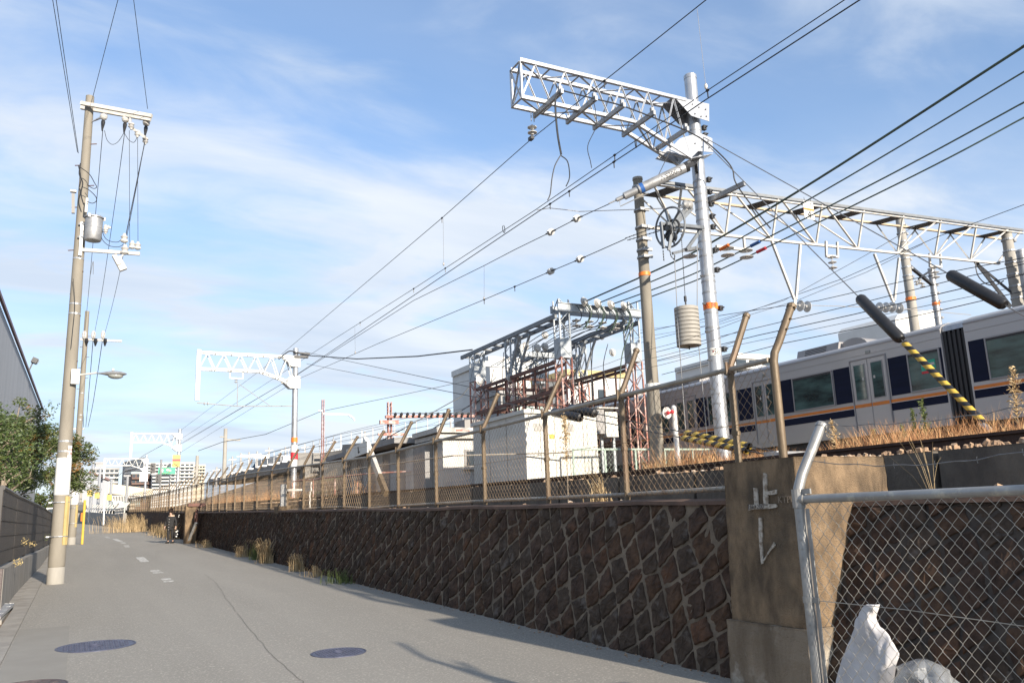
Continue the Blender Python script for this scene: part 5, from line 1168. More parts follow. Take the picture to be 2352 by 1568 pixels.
b = MB(); b.tube([p1-V((.05, .1, .1)), p1+V((0, .1, .05))], .05, 8); b.build('anchor_fitting', 'galv', bpy.data.objects['stay_wire'])
p0 = V((MX, MY, 11.5)); pm = at(2184, 618, X=14.6); d = (pm-p0).normalized(); p1 = p0+d*16
q2 = at(2312, 703, D=(p0+d*alng(p0, p1, 2312, 703)-CAM).dot(_F)); p1 = p0+(q2-p0).normalized()*(q2-p0).length*1.45
stay(p0, p1, 'upper stay wire with long black sleeve above the train roof at the right', (alng(p0, p1, 2184, 622), alng(p0, p1, 2312, 698)), None)
mid = V((11.7, 52.4, 0))
for i, (a, e, s0_, b0_, b1_, lab) in enumerate([((700, 808), (1777, 1036), ((1573, 1003), (1722, 1027)), (1306, 954), (1363, 968), 'long stay wire with the upper of two low striped guards'), ((704, 835), (1775, 1046), ((1568, 1010), (1716, 1035)), (1265, 968), (1330, 980), 'long stay wire with the lower of two low striped guards')]):
    p0 = at(*a, Y=52.3); p1 = at(*e, X=10.3 if i == 0 else 10.1)
    stay(p0, p1, lab, (alng(p0, p1, *b0_), alng(p0, p1, *b1_)), (alng(p0, p1, *s0_[0]), alng(p0, p1, *s0_[1])), nstripe=7, sr=.06, br=.11, wm='wire')
b = MB(); q = at(1775, 1042, X=10.2); b.box(q, (.12, .3, .08)); b.box(q+V((0, -.3, -.1)), (.5, .5, .2)); o = b.build('stay_anchor', 'galv', org=q); tag(o, 'turnbuckle anchor where the two low striped stays meet the ground', 'anchor')
# concrete pole
CX, CY = 13.33, 17.5
t = thing('concrete_pole', (CX, CY, 2.1), 'plain concrete pole with faded orange band left of the shiny mast', 'pole')
b = MB(); b.tube([(CX, CY, 1.9), (CX, CY, 6), (CX, CY, 10.42)], [.185, .160, .130], 24); b.build('shaft', 'conc', t, smooth=True)
b = MB(); b.lathe((CX, CY, 10.38), (0, 0, 1), [(.145, 0), (.14, .07), (.08, .09)], 20); b.build('cap', 'concg', t)
zq = at(1484, 635, Y=CY).z; b = MB(); b.lathe((CX, CY, zq), (0, 0, 1), [(.163, 0), (.162, .10)], 20); b.build('orange_band', 'orange', t, smooth=True)
b = MB()
for zz in (10.15, 9.45, 8.95, 8.6, 8.3, 8.1): b.lathe((CX, CY, zz), (0, 0, 1), [(.17, 0), (.17, .05)], 20); b.box((CX+.02, CY-.19, zz+.02), (.3, .05, .08))
b.build('band', 'galv_d', t)
b = MB(); zz = at(1498, 885, Y=CY).z; b.lathe((CX, CY, zz-.05), (0, 0, 1), [(.2, 0), (.2, .09)], 20); b.build('white_band', 'white', t)
# ================================================================ middle mast and farther masts of the same kind
def far_mast(px, pyb, D, pyt, xL, label, Wd=None, plate='red', drop=True, lean=0):
    base = at(px, pyb, D=D); x, y = base.x, base.y; zt_ = at(px, pyt, Y=y).z
    t = thing('catenary_mast', (x, y, base.z-.4), label, 'mast', 'galvanised masts receding along the railway'); b = MB(); b.tube([(x, y, base.z-.6), (x, y, zt_)], [.20, .18], 16); b.build('shaft', 'galv', t, smooth=True)
    z1 = zt_-.65; z0 = z1-1.05; x1 = at(xL, pyt+12, Y=y).x
    truss_arm(x1, x-.1, y, z1, z0, lerp(x1, x, .62), z0-.75, .55, t, 'white', .10, 6)
    b = MB()
    for yy in (y-.3, y+.3):
        b.prism([(x-.9, yy, z1+.05), (x+.25, yy, z1+.05), (x+.25, yy, z1-.62), (x-.3, yy, z1-.62)], (0, .015, 0)); b.prism([(x-.9, yy, z0-.55), (x-.3, yy, z0-.2), (x+.25, yy, z0-.2), (x+.25, yy, z0-1.0), (x-.4, yy, z0-1.0)], (0, .015, 0))
    b.build('bracket_plate', 'white', t)
    b = MB(); b.bar((x1-.02, y-.1, z1+.2), (x1-.02, y-.1, z0-1.95 if drop else z0), .24, .24, (1, 0, 0)); b.build('drop_post', 'white', t)
    return t, x, y, z0, z1, x1, zt_, base.z
tm, mx, my, z0, z1, x1, zt_, zb_ = far_mast(674, 1138, 53, 800, 457, 'middle galvanised mast with white truss arm and a red and white plate')
zz = at(673, 1038, Y=my).z; z3_ = at(673, 1022, Y=my).z
b = MB(); b.lathe((mx, my, z3_-1.45), (0, 0, 1), [(.22, 0), (.22, 1.45)], 16); b.build('white_plate', 'white', tm); b = MB(); b.lathe((mx, my, z3_-.92), (0, 0, 1), [(.235, 0), (.235, .45)], 16); b.build('red_band', 'red', tm)
b = MB(); b.lathe((mx, my, at(673, 1010, Y=my).z-.15), (0, 0, 1), [(.21, 0), (.21, .3)], 16); b.build('orange_band', 'orange', tm)
b = MB(); q = at(543, 858, Y=my); b.bar((q.x-.4, my, z0), (q.x-.4, my, z0-.45), .05); b.bar((q.x+.4, my, z0), (q.x+.4, my, z0-.45), .05); b.bar((q.x-.4, my, z0-.45), (q.x+.4, my, z0-.45), .05)
b.tube([(x1, my, at(460, 925, Y=my).z), (q.x+.2, my-.1, at(545, 933, Y=my).z), (mx-.2, my, at(660, 932, Y=my).z)], .03, 6); b.tube([(q.x+.1, my, at(540, 880, Y=my).z), (q.x+.1, my, at(545, 932, Y=my).z)], .025, 5); b.tube([(q.x+.2, my, at(545, 882, Y=my).z), (q.x+2.2, my, at(576, 932, Y=my).z)], .02, 5); b.build('steady_arm', 'wirel', tm)
b = MB(); insul(b, (q.x, my, z0-.5), (0, 0, -1), 2, .13, .16); insul(b, at(468, 926, Y=my), (1, 0, 0), 2, .12, .2); b.build('insulator', 'porc', tm)
b = MB(); b.bar((mx-.2, my-.2, zt_-.3), (mx+.9, my-.2, zt_-.35), .1); b.box((mx+.3, my-.3, zt_-.6), (.9, .3, .12)); b.tube(spline(path([(640, 825), (655, 812), (668, 806), (690, 812), (710, 815)], Y=my-.4)), .04, 6); b.build('top_bracket', 'dark', tm)
t_, x_, y_, *_r = far_mast(407, 1135, 100, 985, 303, 'third galvanised mast with white truss arm and yellow warning plate')
b = MB(); q = at(405, 1058, Y=y_-.3); b.box(q, (.85, .05, 1.45)); yp = b.build('warning_plate', 'yellow', t_); b = MB(); b.box(q+V((0, -.04, .1)), (.85, .04, .25)); b.build('red_strip', 'red', yp); b = MB(); b.bar(q+V((-.25, -.06, -.7)), q+V((.25, -.06, -.3)), .08, .03); b.bar(q+V((.25, -.065, -.7)), q+V((-.25, -.065, -.3)), .08, .03); b.build('cross_mark', 'txt', yp)
t_, x_, y_, *_r = far_mast(332, 1145, 134, 1045, 241, 'fourth white-armed mast far down the line, left of the signal heads')
b = MB(); q = at(330, 1095, Y=y_-.3); b.box(q, (1.2, .05, 1.4)); b.build('white_plate', 'white', t_)
# ================================================================ gantry over the main line
GA, GB = V((CX+.1, 17.5, 0)), V((28.9, 16.6, 0)); gd = (GB-GA).normalized(); gn = V((-gd.y, gd.x, 0))
t = thing('gantry', (CX, 17.5, 2.1), 'long trussed gantry beam spanning the main line from the concrete pole to the right', 'gantry')
za, zc_ = 10.18, 10.42; L_ = (GB-GA).length; N_ = 14
top = lambda s, o: GA+gd*s+gn*o+V((0, 0, lerp(za, zc_, s/L_))); bot = lambda s: GA+gd*s+V((0, 0, lerp(9.02, 9.30, s/L_)))
b = MB(); b.angle(top(0, -.42), top(L_, -.42), .08, .012); b.build('top_chord', 'midsteel', t)
b = MB(); b.bar(top(0, -.42)-V((0, 0, .07)), top(L_, -.42)-V((0, 0, .07)), .07, .035); b.bar(bot(0), bot(L_-.9), .08, .065); b.build('chord', 'whited', t)
b = MB(); b.bar(top(0, .42), top(L_, .42), .08, .06); b.build('rear_chord', 'tan', t)
for k in range(0, 9):
    s = L_*(k+.35)/9; b = MB(); b.prism([top(s-.28, .42)-V((0, 0, .045)), top(s+.25, .42)-V((0, 0, .045)), top(s+.52, -.36)-V((0, 0, .045)), top(s+.05, -.36)-V((0, 0, .045))], (0, 0, -.012)); b.build('gusset_plate', 'dark', t)
b = MB()
for k in range(9):
    s = L_*(k+.62)/9; s2 = s+(-L_/9*.92 if k < 5 else L_/9*.92)
    if s > L_-1: continue
    s2 = min(max(s2, .1), L_-.1)
    b.bar(bot(s), top(s, -.42), .05, .05); b.bar(bot(s), top(s-.3, .42), .04, .04); b.bar(bot(s), top(s2, -.42), .05, .045); b.bar(bot(s), top(s2, .42), .045, .035)
b.bar(bot(L_-1), top(L_-.1, -.4), .06); b.build('web', 'whited', t)
b = MB()    # V-shaped droppers, U frames and the horizontal insulator line
def gpt(x, y): return at(x, y, Y=17.05)
for (xa, xb, xc, yc) in ((1772, 1838, 1826, 705), (2008, 2065, 2052, 708)):
    ya_ = 560+(xa-1772)*.13; b.piece(); b.bar(gpt(xa, ya_-8), gpt(xc-2, yc-18), .07); b.bar(gpt(xb, ya_+2), gpt(xc+2, yc-18), .07); b.bar(gpt(xc, yc-22), gpt(xc, yc+2), .09, .03); b.piece(False)
for (xa, xb, ya_, yb_) in ((1897, 1923, 562, 588), (2135, 2160, 590, 611)): b.piece(); b.bar(gpt(xa, ya_-8), gpt(xa+1, yb_), .06); b.bar(gpt(xb, ya_-6), gpt(xb+1, yb_+2), .06); b.bar(gpt(xa, yb_), gpt(xb+2, yb_+2), .07); b.piece(False)
b.piece(); b.bar(gpt(1645, 566), gpt(1712, 574), .07); b.bar(gpt(1708, 545), gpt(1711, 574), .06); b.piece(False)
b.build('dropper', 'whited', t)
b = MB()
for (x, y) in ((1910, 588), (2146, 612)): insul(b, gpt(x, y), (0, 0, -1), 3, .13, .17)
for (x, y) in ((1670, 568), (1713, 573), (1583, 570)): insul(b, gpt(x, y), (0, 0, -1), 2, .20, .20)
for (x, y) in ((1836, 702), (1852, 704), (2018, 706), (2033, 706), (2047, 705), (2064, 708)): insul(b, gpt(x, y), gd, 1, .17, .1)
b.build('insulator', 'porc', t, smooth=True)
b = MB(); b.tube([gpt(1826, 700), gpt(2018, 706)], .012, 5); b.tube([gpt(2066, 708), gpt(2230, 723)], .012, 5); b.build('cross_wire', 'wirel', t)
# hanging sign
q0, q1 = at(1846, 461, Y=16.35), at(1870, 505, Y=16.35)
sg = thing('section_sign', (q0.x, q0.y, q1.z), 'small cream section sign with red bar and black figure 4 hung on the gantry', 'sign')
wv = .40; uv = (gd*.96+V((0, 0, -.03))).normalized(); c = (q0+q1)/2; hh = (q0.z-q1.z)/2
b = MB(); b.prism([c-uv*.19+V((0, 0, hh)), c+uv*.19+V((0, 0, hh)), c+uv*.19-V((0, 0, hh)), c-uv*.19-V((0, 0, hh))], (0, .02, 0)); b.build('plate', 'white', sg)
b = MB(); b.prism([c-uv*.191+V((0, -.003, hh*.22)), c+uv*.191+V((0, -.003, hh*.22)), c+uv*.191-V((0, .003, hh*.02)), c-uv*.191-V((0, .003, hh*.02))], (0, .002, 0)); b.build('red_bar', 'orange', sg)
Ms = lambda z: Matrix.Translation(c+V((0, -.006, z))) @ Matrix(((uv.x, 0, 0, 0), (uv.y, 0, -1, 0), (uv.z, 1, 0, 0), (0, 0, 0, 1)))
text_mesh('4', .34, 'txt', 'lettering', sg, Ms(-hh*.52), depth=.002); text_mesh('セクション\nクリア', .085, 'txt', 'lettering', sg, Ms(hh*.62), depth=.002)
b = MB()
for sx in (-.12, .12): b.tube([c+uv*sx+V((0, .01, hh)), c+uv*sx+V((0, .02, hh+.12))], .008, 4)
b.build('hanger', 'dark', sg)
def cpole(x, yb, yt, r, Y, label, ztop=None, org='concg', base=2.0, band_y=None):
    p = at(x, yt, Y=Y); t = thing('concrete_pole', (p.x, Y, base), label, 'pole'); b = MB(); b.tube([(p.x, Y, base-.2), (p.x, Y, p.z)], [r*1.15, r*.85], 18); b.lathe((p.x, Y, p.z-.03), (0, 0, 1), [(r*.93, 0), (r*.9, .06), (r*.5, .09)], 18); b.build('shaft', org, t, smooth=True)
    b = MB()
    for k in range(7): zz = p.z-.4-.42*k; b.lathe((p.x, Y, zz), (0, 0, 1), [(r*1.03, 0), (r*1.03, .06)], 18); b.box((p.x+r*.9, Y-.1, zz), (.14, .14, .1))
    b.build('band', 'galv_d', t)
    if band_y: zz = at(x, band_y, Y=Y).z; b = MB(); b.lathe((p.x, Y, zz-.06), (0, 0, 1), [(r*1.06, 0), (r*1.06, .14)], 18); b.build('orange_band', 'orange', t)
    return t, p
cpole(2310, 690, 528, .20, 16.4, 'thick concrete pole carrying the right end of the gantry')
cpole(2344, 690, 577, .17, 15.9, 'plain grey pole cut by the right picture edge beside the gantry pole', org='galv_d')
t1, p1_ = cpole(2066, 740, 500, .22, 24.5, 'concrete pole standing behind the middle of the gantry', band_y=684)
t2_, p2_ = cpole(2138, 730, 618, .17, 25.5, 'thinner pole with orange band right of the concrete pole behind the gantry', org='galv_d', band_y=697)
b = MB(); b.bar(at(2090, 612, Y=24.6), at(2140, 653, Y=25.4), .14, .12); b.bar(at(2110, 640, Y=24.8), at(2140, 620, Y=25.4), .08); b.build('cross_beam', 'dark', t1)
b = MB()
for (x, y) in ((2105, 645), (2112, 642), (2118, 650)): insul(b, at(x, y, Y=24.8), (0, 0, -1), 2, .12, .13)
b.build('insulator', 'porc', t1)
t = thing('stay_bracket', at(2245, 600, Y=17), 'dark slanting double brace from the gantry end down to the thick pole', 'brace'); b = MB(); b.bar(at(2240, 600, Y=16.9), at(2322, 705, Y=16.3), .10); b.bar(at(2244, 606, Y=17.1), at(2345, 690, Y=16.3), .07); b.build('arm', 'dark', t)
b = MB(); b.tube(spline(path([(2240, 600), (2245, 630), (2262, 650), (2285, 655), (2305, 645)], Y=16.6)), .02, 6); b.build('cable', 'dark', t)
# ================================================================ substation portal frame
def lattice(b, x, y, z0, z1, w, m=.035, n=None, mi=None):
    """square lattice column"""
    h = w/2; cs = [(x-h, y-h), (x+h, y-h), (x+h, y+h), (x-h, y+h)]
    for cx, cy in cs: b.bar((cx, cy, z0), (cx, cy, z1), m, m, (1, 0, 0))
    n = n or max(2, int((z1-z0)/(w*.95)))
    for i in range(4):
        (xa, ya), (xb, yb_) = cs[i], cs[(i+1) % 4]; o = V(((ya-yb_), (xb-xa), 0)).normalized()*(-m*.4)
        for k in range(n):
            za, zb = lerp(z0, z1, k/n), lerp(z0, z1, (k+1)/n)
            a, c = (V((xa, ya, za)), V((xb, yb_, zb))) if (k+i) % 2 else (V((xb, yb_, za)), V((xa, ya, zb)))
            up = V((xb-xa, yb_-ya, 0)).cross(V((0, 0, 1))); b.bar(a+o, c+o, m*.35, m*1.25, tuple(-up.cross(c-a).normalized()) if False else (0, 0, 1)) if abs(up.length) < 0 else b.bar(a+o, c+o, m*.75, m*.3)
PX0, PX1, PY = 13.35, 16.05, 22.0
sub = thing('substation_frame', (14.7, 24, 2.1), 'open steel substation frame, grey above and rust-red below, behind the white cubicle', 'substation frame')
zl = at(1293, 822, Y=PY).z; ztp = at(1288, 690, Y=PY).z; zbm = at(1300, 712, Y=PY).z
for (x, top_) in ((PX0, ztp), (PX1, at(1450, 697, Y=PY).z)):
    b = MB(); lattice(b, x, PY, zl, top_, .36, .045); b.bb(x-.20, x+.20, PY-.20, PY+.20, zl-.02, zl+.62); b.build('upper_column', 'gsteel', sub)
    b = MB(); lattice(b, x, PY, 2.0, zl, .38, .045); b.build('lower_column', 'rust', sub)
RY = 28.3
for x in (PX0-.05, PX1):
    zl2 = at(1110, 855, X=PX0).z
    b = MB(); lattice(b, x, RY, zl2-.3, 7.55, .42, .05); b.bb(x-.24, x+.24, RY-.24, RY+.24, zl2-.3, zl2+.25); b.build('upper_column', 'gsteel', sub)
    b = MB(); lattice(b, x, RY, 2.0, zl2-.3, .44, .05); b.build('lower_column', 'rust', sub)
for x in (PX0+.0, PX1): 
    b = MB(); lattice(b, x, 25.4, 6.0, 7.5, .40, .05); b.build('upper_column', 'gsteel', sub)
    b = MB(); lattice(b, x+.05, 25.4, 2.0, 6.0, .42, .05); b.build('lower_column', 'rust', sub)
b = MB()
b.bb(PX0-.25, PX1+.25, PY-.26, PY-.20, zbm-.10, zbm+.14); b.bb(PX0-.25, PX1+.25, PY-.30, PY-.20, zbm+.14, zbm+.16); b.bb(PX0-.25, PX1+.25, PY-.30, PY-.20, zbm-.12, zbm-.10)
b.bb(PX0-.25, PX1+.25, PY+.20, PY+.26, zbm-.10, zbm+.14); b.build('cross_beam', 'gsteel', sub)
b = MB()
for x in (PX0, PX1):
    b.bb(x-.30, x-.22, PY-.1, RY+1.0, 7.42, 7.56); b.bb(x+.20, x+.28, PY-.1, RY+1.0, 7.42, 7.56)
    for k in range(9): y = PY+.5+k*.82; b.bb(x-.22, x+.20, y, y+.09, 7.44, 7.50)
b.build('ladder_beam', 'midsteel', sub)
b = MB()
for x in (PX0-.1, PX1-.1):
    b.bar((x, PY+2.7, 7.45), (x, PY+3.6, 6.1), .09); b.bar((x+.3, PY+2.5, 7.45), (x+.3, PY+3.5, 6.1), .07)
b.bar((PX0, RY, 7.1), (PX1, RY, 7.1), .12, .22); b.bar((PX0, 25.4, 6.95), (PX1, 25.4, 6.95), .10, .18)
b.build('brace', 'gsteel', sub)
b = MB()
for zz in (6.05, 5.15, 4.35, 3.6):
    for x in (PX0, PX1):
        b.bar((x-.2, PY+.2, zz), (x-.2, RY, zz), .07, .12); b.bar((x+.2, PY+.2, zz-.03), (x+.2, RY, zz-.03), .06, .10)
    b.bar((PX0, 25.4, zz), (PX1, 25.4, zz), .07, .10); b.bar((PX0, RY, zz+.1), (PX1, RY, zz+.1), .07, .12)
for k in range(7):
    y = PY+.8+k*.72
    for x in (PX0, PX1): b.bar((x-.2, y, 5.2), (x-.2, y, 6.05), .05); b.bar((x+.05, y+.2, 3.6), (x+.05, y-.3, 5.15), .055)
for k in range(5): x = PX0+.35+k*.5; b.bar((x, 25.4, 4.4), (x, 25.4, 6.0), .05); b.bar((x, 24, 4.35), (x, 28, 4.35), .06)
b.build('girder', 'rustd', sub)
b = MB(); rnd = random.Random(12)
for k in range(4):
    px = 1340+k*30.5; py = 694+k*3.3; p = at(px, py, Y=PY-.35)
    b.piece()
    for q in range(3): b.lathe(p+V((0, -.05*q, .0)), (.35, -1, .15), [(.03, 0), (.17-.03*q, .02), (.16-.03*q, .05), (.05, .07)], 16)
    b.piece(False)
    p = at(1324+k*30, 742+k*2.5, Y=PY); insul(b, p+V((0, 0, .12)), (0, 0, -1), 2, .15, .17)
b.build('insulator', 'porc', sub, smooth=True)
b = MB()
for (x, y) in ((1380, 772), (1205, 795), (1193, 800), (1250, 797), (1232, 800), (1250, 770), (1405, 810), (1066+34, 868), (1170, 868), (1100, 875)):
    p = at(x, y, Y=25+rnd.uniform(-1, 1)); b.lathe(p, (.2, -1, .1), [(.03, 0), (.15, .02), (.15, .05), (.06, .08), (.12, .10), (.03, .13)], 14)
for k in range(7): p = V((PX0+.3+k*.35, 24+.4*(k % 3), 4.42)); insul(b, p+V((0, 0, .4)), (0, 0, -1), 3, .10, .12)
b.build('insulator', 'porc', sub, smooth=True)
b = MB()
for _ in range(26):
    x = rnd.uniform(PX0, PX1); y = rnd.uniform(PY+.3, RY-.5); za = rnd.uniform(6.2, 7.2); xe, ye, ze = x+rnd.uniform(-.5, .5), y+rnd.uniform(-.8, .8), rnd.uniform(3.6, 5.6)
    b.tube(spline([V((x, y, za)), V((x+rnd.uniform(-.25, .25), y, (za+ze)/2)), V((xe, ye, ze))], 6), .014, 5)
for k in range(7):
    x = PX0+.4+.32*k; b.tube(spline([V((x, PY-.3, zbm+.12)), V((x+.05, PY-.5, zbm-.25)), V((x+.1, PY, zbm-.42)), V((x+.1, PY+2, zbm-.3)), V((x, PY+5.5, 6.9))], 6), .015, 5)
for k in range(4): x = PX0+.5+.5*k; b.tube([V((x, PY, zbm-.35)), V((x, RY, 7.0))], .013, 5)
b.build('cable', 'wire', sub)
b = MB()
for k in range(4):
    p = at(1345+k*30.5, 697+k*3.3, Y=PY-.45); b.tube(spline([p, p+V((.12, -.05, -.3)), p+V((.05, .15, -.75))], 6), .018, 5); b.tube(spline([p+V((.08, 0, 0)), p+V((.2, 0, -.35)), p+V((.0, .25, -.8))], 6), .018, 5)
b.tube(spline(path([(1455, 740), (1430, 810), (1424, 880), (1424, 950), (1430, 985)], Y=PY-.3)), .02, 5)
b.build('green_cable', 'wireg', sub)
t = thing('equipment_cabinet', (15.1, 21.3, 2.2), 'white outdoor cabinet on posts at the foot of the substation frame', 'cabinet')
a = at(1390, 945, Y=21.2); e = at(1421, 1003, Y=21.2); b = MB(); b.bb(a.x, e.x, 21.2, 21.9, e.z, a.z); b.build('case', 'box', t); b = MB(); b.bb(a.x-.35, a.x-.012, 21.25, 21.85, e.z+.1, a.z+.1); b.build('side_case', 'hutd', t)
b = MB(); b.bb(a.x-.4, e.x+.03, 21.17, 21.93, a.z+.1, a.z+.14); b.build('lid', 'whited', t); b = MB(); b.bar((a.x, 21.5, 2), (a.x, 21.5, e.z), .08); b.bar((e.x, 21.5, 2), (e.x, 21.5, e.z), .08); b.build('leg', 'gsteel', t)
# ---- white cubicle
BX0, BY0 = 10.42, 19.3; bxr = at(1368, 945, Y=BY0).x; byb = 22.6
t = thing('switchgear_cubicle', (11.4, 20.8, 2.1), 'big white-painted switchgear cubicle in full sun behind the brown fence', 'cubicle'); b = MB(); b.bb(BX0, bxr, BY0, byb, 2.0, 4.02); b.build('case', 'box', t)
b = MB(); b.bb(BX0-.06, bxr+.06, BY0-.08, byb+.06, 4.02, 4.12); b.build('roof_cap', 'box', t)
b = MB(); nd = 5
for k in range(1, nd): x = lerp(BX0, bxr, k/nd); b.bb(x-.006, x+.006, BY0-.004, BY0+.01, 2.1, 4.0)
for k in range(1, 3): y = lerp(BY0, byb, k/3); b.bb(BX0-.004, BX0+.01, y-.006, y+.006, 2.1, 4.0)
b.build('door_seam', 'seal', t)
b = MB()
for k in range(nd):
    x = lerp(BX0, bxr, (k+.85)/nd); b.bb(x-.015, x+.015, BY0-.03, BY0-.002, 2.9, 3.05)
b.build('handle', 'galv_d', t)
b = MB()
for k in range(4): b.bb(BX0+.3+k*.55, BX0+.34+k*.55, BY0+.05, BY0+.09, 4.12, 4.22)
b.build('lifting_eye', 'whited', t)
b = MB()
for k in (0, 1, 2): x = lerp(BX0, bxr, (k*2+1)/6)-.2; b.bb(x, x+.34, BY0-.012, BY0-.002, 2.18, 2.36)
b.build('vent_panel', 'whited', t)
b = MB()
for k in range(7): b.bb(BX0+.25, BX0+.62, BY0-.012, BY0-.003, 3.55+.03*k, 3.565+.03*k); b.bb(BX0+1.2, BX0+1.5, BY0-.012, BY0-.003, 3.55+.03*k, 3.565+.03*k)
b.build('louvre', 'hutd', t)
b = MB(); b.bb(BX0+.72, BX0+.88, BY0-.010, BY0-.003, 3.35, 3.47); b.build('warning_label', 'yellow', t)
# pale green fence of the substation yard
t = thing('yard_fence', (12, 18.9, 2.1), 'low pale-green chain-link fence round the substation yard', 'fence'); b = MB(); ya = 18.75; x0 = at(1315, 1015, Y=ya).x
zf = 3.02
b.tube([(x0, ya, zf), (17, ya+.2, zf+.02)], .03, 6)
b.build('rail', 'ygreen', t)
b = MB(); rnd = random.Random(2)
xx = x0
while xx < 17: b.tube([(xx, ya, 2), (xx, ya, zf)], .03, 6); xx += 1.0
b.build('post', 'ygreen', t)
b = MB(); b.tube([(x0-4.2, ya+6, zf-.1), (x0-3.0, ya+1, zf-.08), (x0, ya, zf-.08)], .02, 6); b.build('rail', 'frail', t)
b = MB(); chainlink(b, lambda s, z: V((s, ya+.03, z)), x0, 16.9, lambda s: 2.05, lambda s: zf, .12, .13, .003); b.build('wire_mesh', 'ygreen', t)
t = thing('railway_horn', at(1543, 990, Y=17.2), 'white round horn speaker with red centre on a short white post by the train', 'loudspeaker'); t.location.z = 2.1; WL[t.name].z = 2.1
q = at(1531, 948, Y=17.0); pq = at(1548, 945, Y=17.05); b = MB(); b.tube([(pq.x, pq.y, 2), (pq.x, pq.y, pq.z+.1)], .07, 10); b.ball((pq.x, pq.y, pq.z+.1), .07, 10, 6); b.build('post', 'white', t, smooth=True)
b = MB(); b.lathe(q, (.1, -1, 0), [(.04, -.2), (.06, -.08), (.15, 0), (.155, .02), (.14, .015), (.05, -.05)], 20); b.build('horn', 'white', t, smooth=True); b = MB(); b.ball(q+V((.02, -.03, .0)), .055, 10, 8); b.ball(q+V((.17, -.02, .03)), .05, 10, 8); b.bar(q, (pq.x, pq.y, q.z), .04); b.build('red_centre', 'red', t)
# ---- hut
HX, HY = 12.8, 26.0
hut = thing('railway_hut', (14, 33, 2.2), 'low white and grey railway hut with flat overhanging roofs behind the brown fence', 'hut')
c0 = at(1017, 1020, Y=HY); zw = at(1017, 1007, Y=HY).z; zr = at(1017, 981, Y=HY-.3).z
b = MB(); b.bb(c0.x, c0.x+3.6, HY, HY+10, 2.1, zw); b.build('wall', 'hut', hut)
b = MB(); b.bb(c0.x-.30, c0.x-.02, HY+.9, HY+10.4, 2.1, zw-.05)
b.build('side_wall', 'hutd', hut)
b = MB()
for k in range(5): y = HY+2+k*1.7; b.bb(c0.x-.33, c0.x-.305, y, y+.75, 2.4, 3.95)
b.build('door', 'hut', hut)
b = MB(); b.bb(c0.x-.35, c0.x+3.9, HY-.35, HY+2.0, zw+.18, zr); b.bb(c0.x-.25, c0.x+3.8, HY-.2, HY+2, zw, zw+.14); b.build('roof', 'whited', hut); b = MB(); b.bb(c0.x-.95, c0.x+3.6, HY+2.2, HY+11.5, zw+.05, zw+.25); b.build('roof', 'hutd', hut)
b = MB(); b.bb(c0.x+.35, c0.x+.85, HY-.36, HY-.352, zw+.22, zw+.29); b.build('rust_stain', 'rust', hut)
b = MB(); wx0 = at(1066, 1040, Y=HY).x; b.bb(wx0, wx0+1.3, HY-.03, HY-.002, 3.02, 3.62); w = b.build('window', 'hutd', hut); b = MB(); b.bb(wx0+.08, wx0+1.22, HY-.045, HY-.032, 3.08, 3.56); b.build('pane', 'bwin', w)
b = MB(); b.bb(wx0-.08, wx0+1.4, HY-.12, HY-.002, 2.94, 3.0); b.build('sill', 'hut', w)
b = MB(); yy = 29.0; xs = c0.x-1.4
b.tube([(xs-1.6, yy+6, 3.05), (xs-.8, yy+3, 3.05), (xs, yy, 3.03), (xs+3.2, yy-2.5, 3.03)], .025, 5)
for k in range(9): u = k/8; p = V((lerp(xs-1.6, xs+3.2, u), lerp(yy+6, yy-2.5, u), 0)); b.tube([(p.x, p.y, 2), (p.x, p.y, 3.04)], .025, 5)
o = b.build('hand_rail', 'rust', org=(xs, yy, 2.1)); tag(o, 'thin rusty hand rail in front of the railway hut', 'railing')
# leaning white marker post with two boards
ps = thing('leaning_marker', at(890, 1132, X=6.45), 'leaning white wooden marker post with crossed boards and brown foot, fallen against the brown fence', 'marker')
def lean(a, c, w, th, m, nm, X0=6.3, X1=6.3): b = MB(); b.bar(at(*a, X=X0), at(*c, X=X1), w, th, (1, 0, 0)); return b.build(nm, m, ps)
zz5 = lambda x, y: ((1000+x/3.92)/1.46939, (1350+y/3.92)/1.46939)
lean(zz5(1190, 1235), zz5(1100, 1005), .17, .09, 'fpipe', 'post_foot'); lean(zz5(1100, 1005), zz5(945, 600), .17, .09, 'whited', 'post')
lean(zz5(945, 600), zz5(905, 530), .19, .10, 'white', 'post_head', 6.3, 6.3)
bd = lean(zz5(668, 720), zz5(945, 615), .28, .03, 'white', 'board', 6.2, 6.2); lean(zz5(615, 640), zz5(890, 625), .22, .03, 'hutd', 'board', 6.42, 6.42)
q = at(*zz5(825, 665), X=6.17); b = MB(); b.bar(q+V((0, .06, .1)), q+V((0, .04, -.06)), .012, .02); b.bar(q+V((0, .045, -.06)), q+V((0, -.06, -.03)), .012, .02); b.build('L_mark', 'txt', bd)
t = thing('kilometre_post', at(651, 1165, X=5.45), 'short white concrete post with bracket on the wall, left of the middle mast', 'post')
b = MB(); a = at(651, 1170, X=5.45); zt = at(651, 1112, X=5.45).z; b.tube([(a.x, a.y, a.z), (a.x, a.y, zt)], [.10, .10], 6); b.build('post', 'whited', t); b = MB(); b.bb(a.x-.22, a.x+.22, a.y-.28, a.y+.28, a.z-.12, a.z+.10); b.build('base', 'pillar', t)
b = MB(); q = at(660, 1125, X=5.45); b.bar(q, q+V((.5, 0, 0)), .06); b.build('bracket', 'whited', t)
